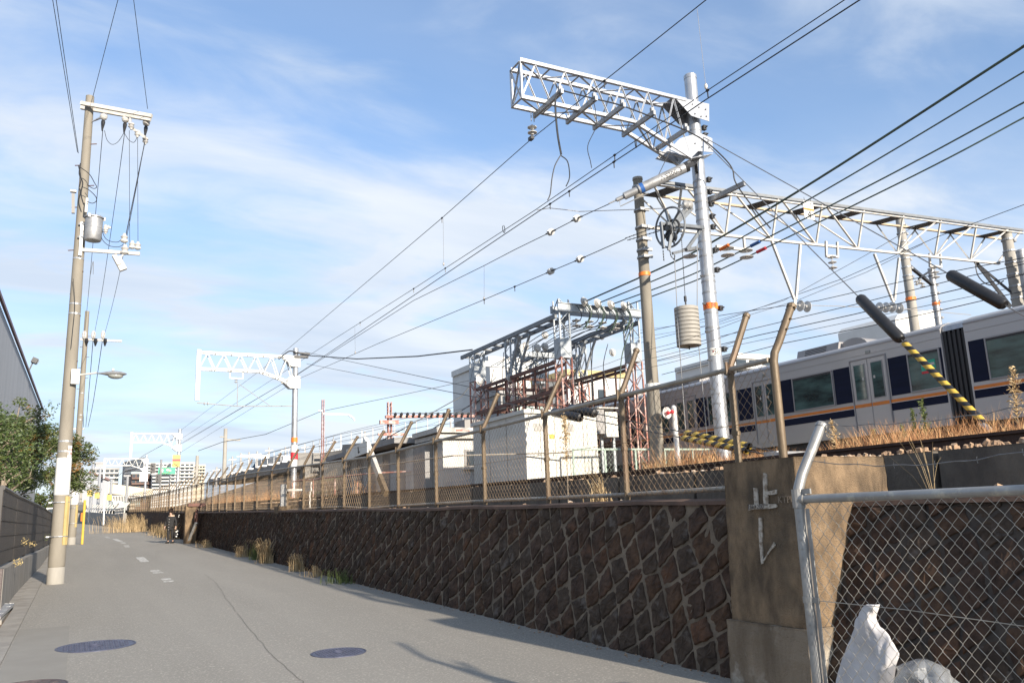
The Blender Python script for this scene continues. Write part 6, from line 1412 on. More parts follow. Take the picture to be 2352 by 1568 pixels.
a = at(709, 1118, X=6.3); b = MB(); b.bb(a.x-.02, a.x+.02, a.y-.32, a.y+.32, a.z-.14, a.z+.14); b.bar((a.x+.04, a.y, T(a.y)), (a.x+.04, a.y, a.z+.1), .04); o = b.build('notice_board', 'whited', org=(a.x, a.y, T(a.y))); tag(o, 'small white notice board behind the fence just right of the middle mast', 'sign')
# slanted drain post at the wall (beyond person)
t = thing('valve_stand', (4.7, 38.6, G(38.6)), 'pale concrete pillar with rusty pipe and slanting prop against the wall beside the person', 'pillar')
a = at(438, 1240, X=4.75); yv = a.y; b = MB(); zt = at(440, 1163, X=4.75).z; b.bb(4.45, 4.95, yv-.25, yv+.25, G(yv)-.1, zt); b.build('block', 'pillar', t)
b = MB(); b.bb(4.55, 5.3, yv-.35, yv+.1, zt, zt+.14); b.tube([(4.9, yv-.6, zt-.15), (4.85, yv-.65, zt-.9)], .06, 8); b.tube([(5.0, yv-.35, zt-.05), (5.0, yv-1.4, zt-.02)], .05, 8); b.lathe((4.8, yv-.65, zt-.55), (1, 0, 0), [(.14, 0), (.14, .05)], 12); b.build('valve_pipe', 'rustd', t)
b = MB(); b.bar((4.85, yv-.9, zt-.75), (4.6, yv-.1, G(yv)), .10, .06); b.build('prop', 'whited', t)
# ================================================================ viaduct and far lines
via = thing('viaduct', (16, 60, 3), 'rising concrete railway viaduct with thin handrail behind the sloping bank', 'viaduct')
VP_ = [(1110, 984, 30), (1000, 996, 33), (900, 1011, 37), (800, 1029, 42), (735, 1042, 48), (660, 1058, 58), (600, 1071, 72), (540, 1085, 95), (480, 1100, 130)]
VX = [at(x, y, Y=yy+22) for x, y, yy in VP_]
b = MB(); n = len(VX); vs = []
for p in VX: vs += [p, p-V((0, 0, 1.0)), p+V((5, 0, -1.0)), p+V((5, 0, 0))]
b.add(vs, [(i*4+k, i*4+(k+1) % 4, (i+1)*4+(k+1) % 4, (i+1)*4+k) for i in range(n-1) for k in range(4)]+[(0, 1, 2, 3)]); b.build('deck', 'viad', via)
b = MB()
for i in range(n-1):
    for k in range(4):
        p = VX[i].lerp(VX[i+1], k/4); b.bar(p-V((.5, 0, .05)), p+V((0, 0, -.05)), .12, .18); b.bar(p-V((.6, 0, .1)), p-V((.6, 0, -1.1)), .05)
    for h in (.55, 1.1): b.bar(VX[i]+V((-.6, 0, h)), VX[i+1]+V((-.6, 0, h)), .03)
b.build('handrail', 'galv_d', via)
b = MB()
for x, y, yy in ((1085, 1000, 52), (905, 1040, 58), (700, 1070, 70)):
    p = at(x, y, Y=yy); b.bb(p.x, p.x+1.2, yy, yy+1.5, 2, p.z+.6); b.bb(p.x-.6, p.x+4, yy-.1, yy+1.6, p.z+.0, p.z+1.1)
b.build('pier', 'viad', via)
o = MB(); q0, q1 = at(735, 1040, Y=64), at(1000, 1002, Y=52); o.prism([q0, q1, V((q1.x, q1.y, 2)), V((q0.x, q0.y, 2))], (6, 0, 0)); ob_ = o.build('abutment_wall', 'viad', org=(q0.x, q0.y, 2)); tag(ob_, 'shadowed concrete abutment wall under the viaduct between middle mast and hut', 'wall')
t = thing('distant_train', at(610, 1052, Y=150), 'distant pale blue-fronted train on top of the viaduct', 'train'); q = at(595, 1070, Y=150); q2 = at(640, 1052, Y=112)
b = MB(); b.prism([at(588, 1057, Y=135), at(650, 1046, Y=100), at(650, 1062, Y=100), at(588, 1074, Y=135)], (2.8, 0, 0)); b.build('body', 'galv_d', t); b = MB(); p = at(582, 1058, Y=134.6); b.bb(p.x-.3, p.x+2.8, 134, 134.4, p.z-2, p.z+.2); b.build('front', 'bluec', t)
def thin_mast(x, yb, yt, Y, r, m, label, arms=(), name='line_mast', group=None, lat=False):
    p = at(x, yb, Y=Y); zt = at(x, yt, Y=Y).z; t = thing(name, p, label, 'mast', group); b = MB()
    if lat: lattice(b, p.x, Y, p.z-1, zt, r*2, r*.45)
    else: b.tube([(p.x, Y, p.z-1), (p.x, Y, zt)], [r, r*.85], 10)
    b.build('shaft', m, t)
    if arms:
        b = MB()
        for (xa, ya, xb, yb_, w) in arms: b.bar(at(xa, ya, Y=Y-.1), at(xb, yb_, Y=Y-.1), w)
        b.build('arm', m if not lat else 'galv_d', t)
    return t, p, zt
thin_mast(741, 1030, 917, 60, .075, 'rust', 'rust-red lattice mast with curved arm, right of the middle mast', [(741, 950, 800, 952, .12), (800, 952, 812, 960, .12), (812, 960, 814, 966, .1), (730, 943, 741, 943, .08)], lat=True)
thin_mast(515, 1085, 984, 110, .26, 'concg', 'slim concrete line mast with one arm, left of the middle mast', [(515, 1010, 552, 1010, .2), (505, 1003, 515, 1003, .14)])
thin_mast(451, 1105, 1046, 150, .30, 'concg', 'slim concrete mast in front of the far white apartment block', [(440, 1085, 451, 1080, .3)])
rnd = random.Random(8)
for i, (x, yt, yb) in enumerate([(533, 1048, 1084), (552, 1040, 1090), (571, 1038, 1085), (590, 1036, 1080), (602, 1062, 1090), (617, 1027, 1076), (640, 1040, 1070), (655, 1026, 1070), (700, 1020, 1052), (765, 1008, 1035), (810, 1008, 1020), (838, 990, 1012), (1035, 958, 975), (497, 1072, 1100)]):
    thin_mast(x, yb, yt, 118, .14, 'wirel', 'thin pale mast on the viaduct skyline, %s from the left' % ORD[sorted([533, 552, 571, 590, 602, 617, 640, 655, 700, 765, 810, 838, 1035, 497]).index(x)], [(x-8, yt+8, x+10, yt+6, .07)], group='thin pale masts on the viaduct skyline')
b = MB(); b.bar(at(552, 1047, Y=118), at(617, 1049, Y=118), .35); o = b.build('line_gantry', 'wirel', org=at(585, 1049, Y=118)); tag(o, 'pale horizontal gantry beam between the thin far masts', 'gantry')
# pink lattice busbar structure right of the rust mast
t, p, zt = thin_mast(895, 1000, 923, 42, .09, 'rust', 'faded pink-red lattice mast carrying a row of insulators toward the substation', [], lat=True, name='busbar_mast')
b = MB(); b.bar(at(885, 957, Y=41.6), at(1090, 955, Y=41.6), .16, .14); b.bar(at(872, 969, Y=41.6), at(915, 969, Y=41.6), .14, .2); b.bar(at(868, 997, Y=41.8), at(935, 997, Y=41.8), .1, .14); b.build('beam', 'rust', t)
b = MB(); b.bar(at(895, 949, Y=41.5), at(1090, 948, Y=41.5), .04)
for k in range(13): q = at(908+k*14, 951, Y=41.5); b.lathe(q, (-.3, 0, -1), [(.04, -.1), (.1, 0), (.05, .08), (.09, .12), (.03, .2)], 8)
b.build('insulator', 'dark', t)
# ================================================================ far buildings
def block(name, x0, x1, yt, yb, Y, depth, m, label, floors=0, bays=0, roofm=None, wm='bwin', skew=0, cat='building', balc=None):
    a = at(x0, yt, Y=Y); c = at(x1, yt, Y=Y+skew); zb = min(at(x0, yb, Y=Y).z, G(Y)+.0); zt = a.z; t = thing(name, ((a.x+c.x)/2, Y, zb), label, cat)
    b = MB(); b.prism([(a.x, Y, zb), (c.x, Y+skew, zb), (c.x, Y+skew, zt), (a.x, Y, zt)], (0, depth, 0)); b.build('wall', m, t)
    if floors:
        H = zt-at((x0+x1)/2, yb, Y=Y).z; fh = H/floors; wd = (c-a); z00 = zt-H
        cnt = 0
        for f in range(floors):
            zf = zt-H+fh*f
            b = MB(); b.prism([(a.x, Y-.01-wd.length*.004, zf+fh*.42), (c.x, Y+skew-.01-wd.length*.004, zf+fh*.42), (c.x, Y+skew-.01-wd.length*.004, zf+fh*.92), (a.x, Y-.01-wd.length*.004, zf+fh*.92)], (0, wd.length*.003, 0)) if not bays else None
            if bays:
                for k in range(bays):
                    u0, u1 = (k+.14)/bays, (k+.86)/bays; p0 = a.lerp(c, u0); p1 = a.lerp(c, u1)
                    if cnt < 96: b = MB()
                    b.prism([(p0.x, p0.y-.12, zf+fh*.38), (p1.x, p1.y-.12, zf+fh*.38), (p1.x, p1.y-.12, zf+fh*.9), (p0.x, p0.y-.12, zf+fh*.9)], (0, .1, 0))
                    if cnt < 96: b.build('window', wm, t)
                    cnt += 1
            else: b.build('window', wm, t)
            b = MB(); b.prism([(a.x, Y-1.0, zf), (c.x, Y+skew-1.0, zf), (c.x, Y+skew-1.0, zf+fh*.34), (a.x, Y-1.0, zf+fh*.34)], (0, .95, 0)); b.build('balcony', balc or m, t)
    b = MB(); b.prism([(a.x-.2, Y-.2, zt), (c.x+.2, Y+skew-.2, zt), (c.x+.2, Y+skew-.2, zt+.5), (a.x-.2, Y-.2, zt+.5)], (0, depth, 0)); b.build('roof', roofm or m, t)
    return t, a, c
block('apartment_building', 393, 446, 1065, 1113, 300, 20, 'bwhite', 'white balconied apartment block behind the third mast, far down the line', 6, 5)
block('apartment_building', 446, 471, 1070, 1108, 305, 20, 'bcream', 'cream apartment wing with arched bays right of the far white block', 5, 4)
block('apartment_building', 287, 330, 1064, 1122, 290, 14, 'bgrey', 'grey stepped apartment block with dark balconies between third and fourth masts', 7, 5, balc='bwhite', skew=-20)
block('apartment_building', 330, 393, 1066, 1110, 310, 14, 'bwhite', 'long pale apartment block carrying the green billboard on its roof', 6, 7)
block('apartment_building', 210, 273, 1078, 1120, 300, 12, 'bgrey', 'grey apartment block rising above the cream bridge at the left', 4, 6, balc='bwhite')
block('apartment_building', 303, 352, 1088, 1125, 240, 12, 'bbrown', 'brown apartment house with pale curved roof below the signal heads', 3, 5, roofm='bteal')
block('car_park', 350, 388, 1090, 1122, 236, 12, 'bwhite', 'low white building with dark open floors right of the brown apartment house', 4, 0)
block('apartment_building', 220, 240, 1064, 1080, 310, 8, 'bgrey', 'small grey stair tower above the left far apartments', 0)
t, a, c = block('grey_factory', 150, 250, 1102, 1190, 150, 20, 'clad', 'dark grey gable-ended factory at the end of the road on the left')
b = MB(); q = at(181, 1066, Y=149.5); q2 = at(212, 1080, Y=149.5); b.prism([at(150, 1102, Y=150), at(205, 1083, Y=150), at(250, 1102, Y=150)], (0, 20, 0)); b.build('gable', 'clad', t); b = MB(); b.bar(at(204, 1083, Y=149.7), at(251, 1101, Y=149.7), .3); b.build('verge', 'maroon', t)
block('white_house', 1685, 1775, 822, 905, 60, 9, 'bwhite', 'white apartment house behind the train roof, left of the bent fence post', 3, 3, balc='bwhite')
bl = MB(); q = at(2055, 725, Y=60); q2 = at(2160, 715, Y=60); bl.prism([(q.x, 60, 3), (q2.x, 60, 3), (q2.x, 60, q2.z-.4), (q2.x-.6, 60, q2.z+.2), (q.x+.6, 60, q.z+.2), (q.x, 60, q.z-.4)], (0, 8, 0)); o = bl.build('water_tank_building', 'bwhite', org=(q.x, 60, 3)); tag(o, 'plain white windowless building with rounded top corners above the train roof', 'building')
# buildings behind the substation
block('white_building', 1125, 1217, 832, 1000, 62, 8, 'bwhite', 'tall plain white building block behind the left half of the substation frame', 0)
t, a, c = block('yellow_roof_building', 1302, 1440, 862, 1000, 58, 12, 'bwhite', 'white building with yellow roof edge and small windows behind the substation', 0, 0, roofm='paleyel')
for k in range(3): q = at(1330+k*45, 905, Y=57.9); b = MB(); b.bb(q.x, q.x+.7, 57.85, 57.95, q.z-.5, q.z+.4); b.build('window', 'bwin', t)
block('white_annex', 1150, 1240, 905, 1000, 56, 5, 'hutd', 'grey sheltered annex with green railings low behind the substation frame', 2, 3, balc='ygreen')
# green billboard, mounted on the long far block
t = thing('billboard', at(380, 1080, Y=235), 'bright green roof billboard with a ring of yellow dots and white lettering', 'billboard')
b = MB(); a, c = at(364, 1073, Y=235), at(395, 1088, Y=235); b.bb(a.x, c.x+.8, 235, 235.5, c.z, a.z); b.build('panel', 'sign_g', t)
b = MB()
for k in range(14): an = k*math.pi/7; q = at(381, 1080.5, Y=234.7); b.ball(q+V((math.cos(an)*.95, 0, math.sin(an)*.72)), .10, 5, 4)
b.build('yellow_dots', 'yellow', t); b = MB(); q = at(371, 1080, Y=234.7)
for (x0, x1, yy) in ((367, 375, 1079), (367, 374, 1083), (382, 388, 1079), (389, 393, 1080)): p, r = at(x0, yy, Y=234.7), at(x1, yy, Y=234.7); b.bar(p, r, .1, .42)
b.build('lettering', 'txtw', t)
# cream bridge beams
t = thing('road_bridge', at(270, 1120, Y=190), 'long cream-coloured road bridge girder crossing at the end of the road', 'bridge')
b = MB(); p0, p1 = at(246, 1109, Y=184), at(352, 1123, Y=182); b.prism([p0, p1, p1-V((0, 0, 1.6)), p0-V((0, 0, 2.0))], (0, 5, 0)); b.build('girder', 'bcream', t)
b = MB(); p0, p1 = at(215, 1128, Y=188), at(340, 1139, Y=186); b.prism([p0, p1, p1-V((0, 0, 1.0)), p0-V((0, 0, 1.4))], (0, 4, 0)); b.build('soffit', 'tan', t)
t = thing('lower_bridge', at(260, 1140, Y=185), 'lower pale green-grey bridge beam with railing beneath the cream girder', 'bridge')
b = MB(); p0, p1 = at(240, 1152, Y=180), at(322, 1150, Y=178); b.prism([p0, p1, p1-V((0, 0, 1.0)), p0-V((0, 0, 1.6))], (0, 4, 0)); b.build('girder', 'bteal', t)
b = MB(); p0 = p0+V((0, -.2, 0)); p1 = p1+V((0, -.2, 0))
for k in range(24): q = p0.lerp(p1, k/23); b.bar(q, q+V((0, 0, 1.1)), .12)
b.bar(p0+V((0, 0, 1.1)), p1+V((0, 0, 1.1)), .15); b.build('railing', 'bwhite', t)
b = MB()
for x in (216, 250, 287, 300): q = at(x, 1150, Y=186); b.bb(q.x, q.x+1, 186, 188, 2, q.z+.8)
b.build('pier', 'viad', t)
for i, (x, w, yt) in enumerate([(262, 16, 1158), (298, 10, 1162), (222, 12, 1160)]):
    t, a, c = block('far_shed', x, x+w, yt, 1185, 170, 4, ['bwhite', 'bcream', 'bbrown'][i], ['small white shed under the bridges at the end of the road', 'small cream shed right of the white one under the bridges', 'brown shed under the bridges at the left'][i])
for i, (x, yt, m, lab, pl) in enumerate([(206, 1052, 'galv', 'tall steel pole under the cream bridge, leftmost of the pair with yellow plates', 1), (223, 1072, 'galv', 'steel pole right of the tallest one by the bend, with yellow plate', 1), (251, 1100, 'galv', 'shorter steel pole in the middle of the bend', 1), (288, 1090, 'galv_d', 'slim grey pole under the right end of the bridge', 0), (182, 1096, 'concg', 'small lamp pole in front of the grey factory', 0)]):
    t, p, zt = thin_mast(x, 1190, yt, 128+i*4, .22, m, lab, [(x-4, yt+2, x+12, yt+2, .12)] if i != 2 else [], name='line_pole')
    if pl: b = MB(); q = at(x, 1132+i*5, Y=127.5+i*4); b.box(q, (.62, .08, .8)); b.build('plate', 'yellow', t)
# signal heads
t = thing('railway_signal', at(368, 1140, Y=90), 'pair of black railway signal heads on a slim post left of the third mast', 'signal')
b = MB(); q = at(374, 1090, Y=90); b.tube([(q.x-.2, 90, 3), (q.x-.2, 90, q.z+1.5)], .1, 8); b.build('post', 'galv_d', t)
for (x0, y0, x1, y1) in ((346, 1063, 357, 1086), (358, 1088, 370, 1108)):
    a, c = at(x0, y0, Y=89.8), at(x1, y1, Y=89.8); b = MB(); b.bb(a.x, c.x, 89.8, 90.0, c.z, a.z); hd_ = b.build('signal_head', 'black', t); b = MB()
    for k in range(3): b.lathe(((a.x+c.x)/2, 89.79, lerp(c.z, a.z, (k+.5)/3)), (0, -1, .0), [(.14, 0), (.15, .18)], 10)
    b.build('hood', 'dark', hd_)
# convex mirror and far striped pole
t = thing('traffic_mirror', at(187, 1192, Y=95), 'round traffic mirror on a red-and-white post where the road bends', 'mirror'); q = at(185, 1165, Y=95); b = MB(); b.tube([at(187, 1196, Y=95), at(189, 1160, Y=95)], .09, 8); b.build('post', 'orange', t); b = MB(); b.lathe(q, (.1, -1, 0), [(.02, 0), (.55, .05), (.55, .12), (.3, .17)], 18); b.build('mirror', 'dark', t)
p, e = at(239, 1183, Y=80), at(240, 1132, Y=80); b = MB(); b.tube([p-V((0, 0, .8)), e], .07, 8); o = b.build('white_post', 'white', org=p); tag(o, 'slim white post rising from the dry grass at the far wall', 'post')
# far grey concrete wall with bent bracket tops at the bend
t = thing('far_boundary_wall', (2, 100, 1.7), 'far grey weathered concrete wall topped with bent white brackets at the bend', 'wall')
pl_ = [at(283, 1178, Y=88), at(262, 1180, Y=98), at(225, 1177, Y=116), at(195, 1175, Y=135), at(178, 1176, Y=150)]
b = MB(); vs = []
for p in pl_: vs += [p, V((p.x, p.y, G(p.y)-.3)), V((p.x+.3, p.y, G(p.y)-.3)), p+V((.3, 0, 0))]
b.add(vs, [(i*4+k, i*4+(k+1) % 4, (i+1)*4+(k+1) % 4, (i+1)*4+k) for i in range(len(pl_)-1) for k in range(4)]+[(0, 1, 2, 3)]); b.build('wall', 'viad', t)
b = MB()
for i in range(len(pl_)-1):
    for k in range(6): p = pl_[i].lerp(pl_[i+1], k/6); b.tube([p+V((.1, 0, 0)), p+V((.1, 0, .5)), p+V((.5, 0, 1.0))], .07, 5)
    b.bar(pl_[i]+V((.1, 0, .5)), pl_[i+1]+V((.1, 0, .5)), .08)
b.build('bracket', 'whited', t)
tree((2.5+RX(150), 175, 2.5), 3.2, 2.0, 'low green bush under the bridges beyond the bend', 51, 10, 900, .25, 'leafg', name='bush')
# ================================================================ person walking away down the road
FX_, FY_ = 3.97, 43.1; FZ = G(FY_)+.004
def skin_mesh(name, m, joints, edges, parent, lv=2):
    me = bpy.data.meshes.new(name); me.from_pydata([j[0] for j in joints], edges, []); ob = bpy.data.objects.new(name, me); COL.objects.link(ob)
    md = ob.modifiers.new('s', 'SKIN'); sb = ob.modifiers.new('b', 'SUBSURF'); sb.levels = lv; sb.render_levels = lv
    for i, j in enumerate(joints): me.skin_vertices[0].data[i].radius = (j[1], j[2] if len(j) > 2 else j[1])
    me.skin_vertices[0].data[0].use_root = True
    bpy.context.view_layer.update(); em = bpy.data.meshes.new_from_object(ob.evaluated_get(bpy.context.evaluated_depsgraph_get())); bpy.data.objects.remove(ob)
    em.name = name; em.materials.clear(); em.materials.append(MT[m]); o = bpy.data.objects.new(name, em); COL.objects.link(o); WL[o.name] = WL[parent.name] if parent else V((0, 0, 0))
    for p in em.polygons: p.use_smooth = True
    if parent: o.parent = parent
    return o
per = thing('person', (FX_, FY_, FZ), 'person in a black coat with cream fur hood, standing beside the far stone wall', 'person'); per.scale = (.92, .92, .92); per.rotation_euler.z = math.radians(-25)
J = [((0, 0, .86), .13, .10), ((0, 0, 1.05), .12, .09), ((0, 0, 1.24), .15, .10), ((0, .0, 1.38), .06, .05), ((0, -.02, 1.50), .085, .10), ((0, -.02, 1.58), .07, .08),
     ((-.16, 0, 1.30), .055), ((-.23, .04, 1.05), .042), ((-.27, -.06, .84), .030), ((.16, 0, 1.30), .055), ((.24, .05, 1.05), .042), ((.27, -.02, .82), .030),
     ((-.08, 0, .80), .085), ((-.09, -.04, .46), .055), ((-.10, .02, .09), .036), ((-.10, -.14, .04), .034), ((.08, 0, .80), .085), ((.09, .05, .46), .055), ((.10, .12, .10), .036), ((.11, -.02, .05), .034),
     ((-.28, -.08, .76), .022), ((.28, -.03, .74), .022)]
E_ = [(0, 1), (1, 2), (2, 3), (3, 4), (4, 5), (2, 6), (6, 7), (7, 8), (8, 20), (2, 9), (9, 10), (10, 11), (11, 21), (0, 12), (12, 13), (13, 14), (14, 15), (0, 16), (16, 17), (17, 18), (18, 19)]
body = skin_mesh('body', 'skin', J, E_, per)
b = MB()                                  # fingers
for sx in (-1, 1):
    for k in range(4): b.tube([(sx*.28, -.08+.016*k, .76), (sx*.285, -.085+.016*k, .71), (sx*.275, -.075+.016*k, .675+.006*abs(k-1.5))], .008, 5)
    b.tube([(sx*.27, -.10, .76), (sx*.255, -.12, .735), (sx*.25, -.12, .71)], .009, 5)
b.v = [p+WL[per.name] for p in b.v]; b.build('fingers', 'skin', per)
skin_mesh('coat', 'cloth', [((0, 0, .98), .17, .13), ((0, 0, .72), .20, .15), ((0, 0, .62), .205, .155), ((0, 0, 1.22), .185, .13), ((0, 0, 1.33), .12, .09), ((-.18, 0, 1.29), .072), ((-.245, .04, 1.05), .062), ((-.275, -.06, .85), .05), ((.18, 0, 1.29), .072), ((.255, .05, 1.05), .062), ((.275, -.02, .83), .05)], [(0, 1), (1, 2), (0, 3), (3, 4), (3, 5), (5, 6), (6, 7), (3, 8), (8, 9), (9, 10)], per)
skin_mesh('trousers', 'cloth', [((0, 0, .82), .13, .10), ((-.085, 0, .76), .10), ((-.09, -.04, .46), .078), ((-.10, .02, .12), .062), ((.085, 0, .76), .10), ((.09, .05, .46), .078), ((.10, .12, .13), .062)], [(0, 1), (1, 2), (2, 3), (0, 4), (4, 5), (5, 6)], per)
skin_mesh('hair', 'hair', [((0, .0, 1.615), .108, .112), ((.02, .04, 1.52), .122, .115), ((.03, .06, 1.42), .12, .085), ((0, -.03, 1.64), .09, .09)], [(0, 1), (1, 2), (0, 3)], per)
b = MB(); b.ring(WL[per.name]+V((0, .06, 1.36)), (0, -.5, 1), .11, .045, 20, 8); b.build('fur_collar', 'fur', per, smooth=True)
b = MB()
for sx in (-1, 1): b.box(WL[per.name]+V((sx*.105, -.075 if sx < 0 else .045, .045)), (.10, .28, .09))
b.build('shoe', 'cloth', per)
b = MB()
for k in range(5): b.ball(WL[per.name]+V((-.03, -.155-.012*k, 1.2-.13*k)), .018, 6, 4)
b.build('coat_buttons', 'whited', per)
t = thing('handbag', (FX_+.34, FY_-.05, FZ+.35), 'black and white patterned bag hanging from the walking person\'s hand', 'bag'); b = MB(); c = V((FX_+.27, FY_-.12, FZ+.42)); b.lathe(c-V((0, 0, .17)), (0, 0, 1), [(.10, 0), (.14, .05), (.13, .22), (.08, .33), (.05, .34)], 14); b.v = [V((p.x, c.y+(p.y-c.y)*.7, p.z)) for p in b.v]; b.build('bag_body', 'cloth', t, smooth=True)
b = MB()
for (dx, dz) in ((-.03, .1), (.03, -.02), (-.02, -.12), (.035, .13)): b.ball(c+V((dx, -.09, dz)), .035, 8, 6, (1, .5, 1))
b.build('white_pattern', 'white', t); b = MB(); b.tube([c+V((0, -.08, .17)), c+V((0, -.04, .27)), c+V((0, .06, .27)), c+V((0, .1, .17))], .012, 5); b.build('strap', 'cloth', t)
# ================================================================ overhead wires
def wire(label, pts, r=.012, m='wire', sag=0, group=None, clips=None, name='overhead_wire', clipr=.03):
    P = [at(x, y, **k) for x, y, k in pts]; out = []
    if pts[0][0] >= 2350 or pts[0][1] < -50: P.insert(0, P[0]+(P[0]-P[1]).normalized()*14); pts = [pts[0]]+list(pts)
    for a, c in zip(P, P[1:]):
        for q in range(10): u = q/10; out.append(a.lerp(c, u)-V((0, 0, sag*4*u*(1-u))))
    out.append(P[-1])
    if clips is None:
        b = MB(); b.tube(out, r, 5); o = b.build(name, m, org=P[0]); return tag(o, label, 'wire', group)
    t = thing(name, P[0], label, 'wire', group); b = MB(); b.tube(out, r, 5); b.build('conductor', m, t); 
    for (x, y) in clips:
        best = min(range(len(P)-1), key=lambda i: abs((at(x, y, D=1)-CAM).normalized().dot((P[i]-CAM).normalized().cross((P[i+1]-CAM).normalized()).normalized()))+ (0 if min(pts[i][0], pts[i+1][0])-2 <= x <= max(pts[i][0], pts[i+1][0])+2 else 9))
        a, c = P[best], P[best+1]; s = alng(a, c, x, y); q = a+(c-a).normalized()*s; b = MB(); d = (c-a).normalized(); b.lathe(q-d*.05, d, [(.01, 0), (clipr, .02), (clipr, .08), (.01, .10)], 8); b.bar(q, q-V((0, 0, .16)), .02); b.build('clip', 'black', t)
    return t
X = lambda v: dict(X=v)
# siding catenary, from the far masts over the camera's right
wire('single feeder wire hung from the insulator at the tip of the shiny mast arm', [(1720, -86, X(9.9)), (1622, 0, X(9.85)), (1220, 320, X(9.8)), (1016, 500, X(10.0)), (645, 815, X(10.6)), (412, 990, X(9.4))], .011, 'wire', 0, clips=[(1390, 190), (1016, 502)])
wire('upper messenger wire of the siding catenary passing under the mast truss', [(2070, -90, X(11.6)), (1940, 0, X(11.6)), (1625, 208, X(11.55)), (1450, 330, X(11.5)), (1230, 482, X(11.5)), (950, 663, X(11.5)), (770, 777, X(11.4)), (412, 1010, X(10))], .011, 'wire', 0, clips=[(1625, 208), (1412, 357), (1020, 612), (950, 663), (830, 745)])
wire('thicker contact wire running just below the upper messenger wire', [(2110, -90, X(11.8)), (1975, 0, X(11.7)), (1620, 230, X(11.6)), (1480, 326, X(11.5)), (1235, 487, X(11.45)), (945, 682, X(11.4)), (670, 868, X(11.3)), (412, 1020, X(9.9))], .014, 'wire', 0, clips=[(1410, 372), (1300, 428), (1258, 460)])
wire('tensioned wire with two disc insulators anchored by the grey spring balancer', [(1400, 468, X(12.05)), (1325, 502, X(12.0)), (1265, 533, X(12.0)), (1183, 573, X(12.0)), (1112, 610, X(11.95)), (950, 690, X(11.8)), (680, 862, X(11.3)), (412, 1022, X(9.9))], .012, 'wire', 0)
wire('lower tensioned wire with two disc insulators anchored at the spoked wheel', [(1436, 549, X(12.2)), (1332, 595, X(12.2)), (1265, 623, X(12.2)), (1112, 688, X(12.1)), (870, 788, X(12)), (690, 868, X(11.9)), (412, 1040, X(9.9))], .012, 'wire', 0, clips=[(1112, 688), (1183, 660)])
for i, (x, y, X_, w) in enumerate([(1325, 502, 12, 0), (1265, 533, 12, 0), (1332, 595, 12.2, 1), (1265, 623, 12.2, 1)]):
    p = at(x, y, X=X_); d = (at(x-60, y+27, X=X_)-p).normalized(); t = thing('disc_insulator', p, ['grey disc insulator nearest the spring balancer', 'grey disc insulator on the upper tensioned wire, left of the other', 'grey disc insulator nearest the spoked wheel', 'grey disc insulator on the lower tensioned wire, farthest from the wheel'][i], 'insulator')
    b = MB(); b.lathe(p-d*.08, d, [(.03, 0), (.10, .015), (.10, .06), (.05, .07), (.05, .09), (.10, .10), (.10, .145), (.03, .16)], 18); b.build('disc', 'porc', t, smooth=True); b = MB(); b.bar(p-d*.28, p-d*.08, .05, .03); b.bar(p+d*.08, p+d*.28, .05, .03); b.build('fitting', 'dark', t)
for i, (x, y, r_) in enumerate([(1157, 526, 11.5), (1460, 328, 11.5)]):
    p = at(x, y, X=r_); b = MB(); b.ring(p, (.6, -.6, 0), .12, .012, 20, 5, -.6, 4.6); o = b.build('wire_loop', 'dark', org=p); tag(o, ['small curled jumper loop on the paired wires left of the truss', 'curled jumper loop on the paired wires just under the truss'][i], 'jumper')
wire('thin light wire from the paired wires to the twin insulators on the shiny mast', [(1233, 483, X(11.5)), (1262, 478, X(11.8)), (1300, 482, X(12.2)), (1330, 486, X(12.8)), (1570, 477, X(13.6))], .012, 'wirel')
for i, (x0, y0, x1, y1) in enumerate([(1601, 20, 1622, 205), (1018, 502, 1019, 610), (1112, 608, 1112, 690), (815, 752, 816, 812)]):
    a, c = at(x0, y0, X=10.8), at(x1, y1, X=11.5 if i != 2 else 12.1); b = MB(); b.tube([a, c], .004, 4); b.lathe(c, (0, 0, 1), [(.02, 0), (.035, .03), (.035, .1), (.01, .14)], 8); o = b.build('dropper_wire', 'wirel', org=c); tag(o, ['hair-thin dropper from the top edge down to the upper messenger wire', 'hair-thin dropper right of the sky centre, below the single feeder', 'thin weighted dropper on the lower tensioned wire', 'short weighted dropper far down the siding wires'][i], 'wire')
wire('sagging black feeder from the middle mast to the substation frame', [(690, 815, dict(Y=52)), (820, 824, dict(Y=42)), (960, 818, dict(Y=34)), (1085, 803, dict(Y=28.5))], .030, 'wire', 0)
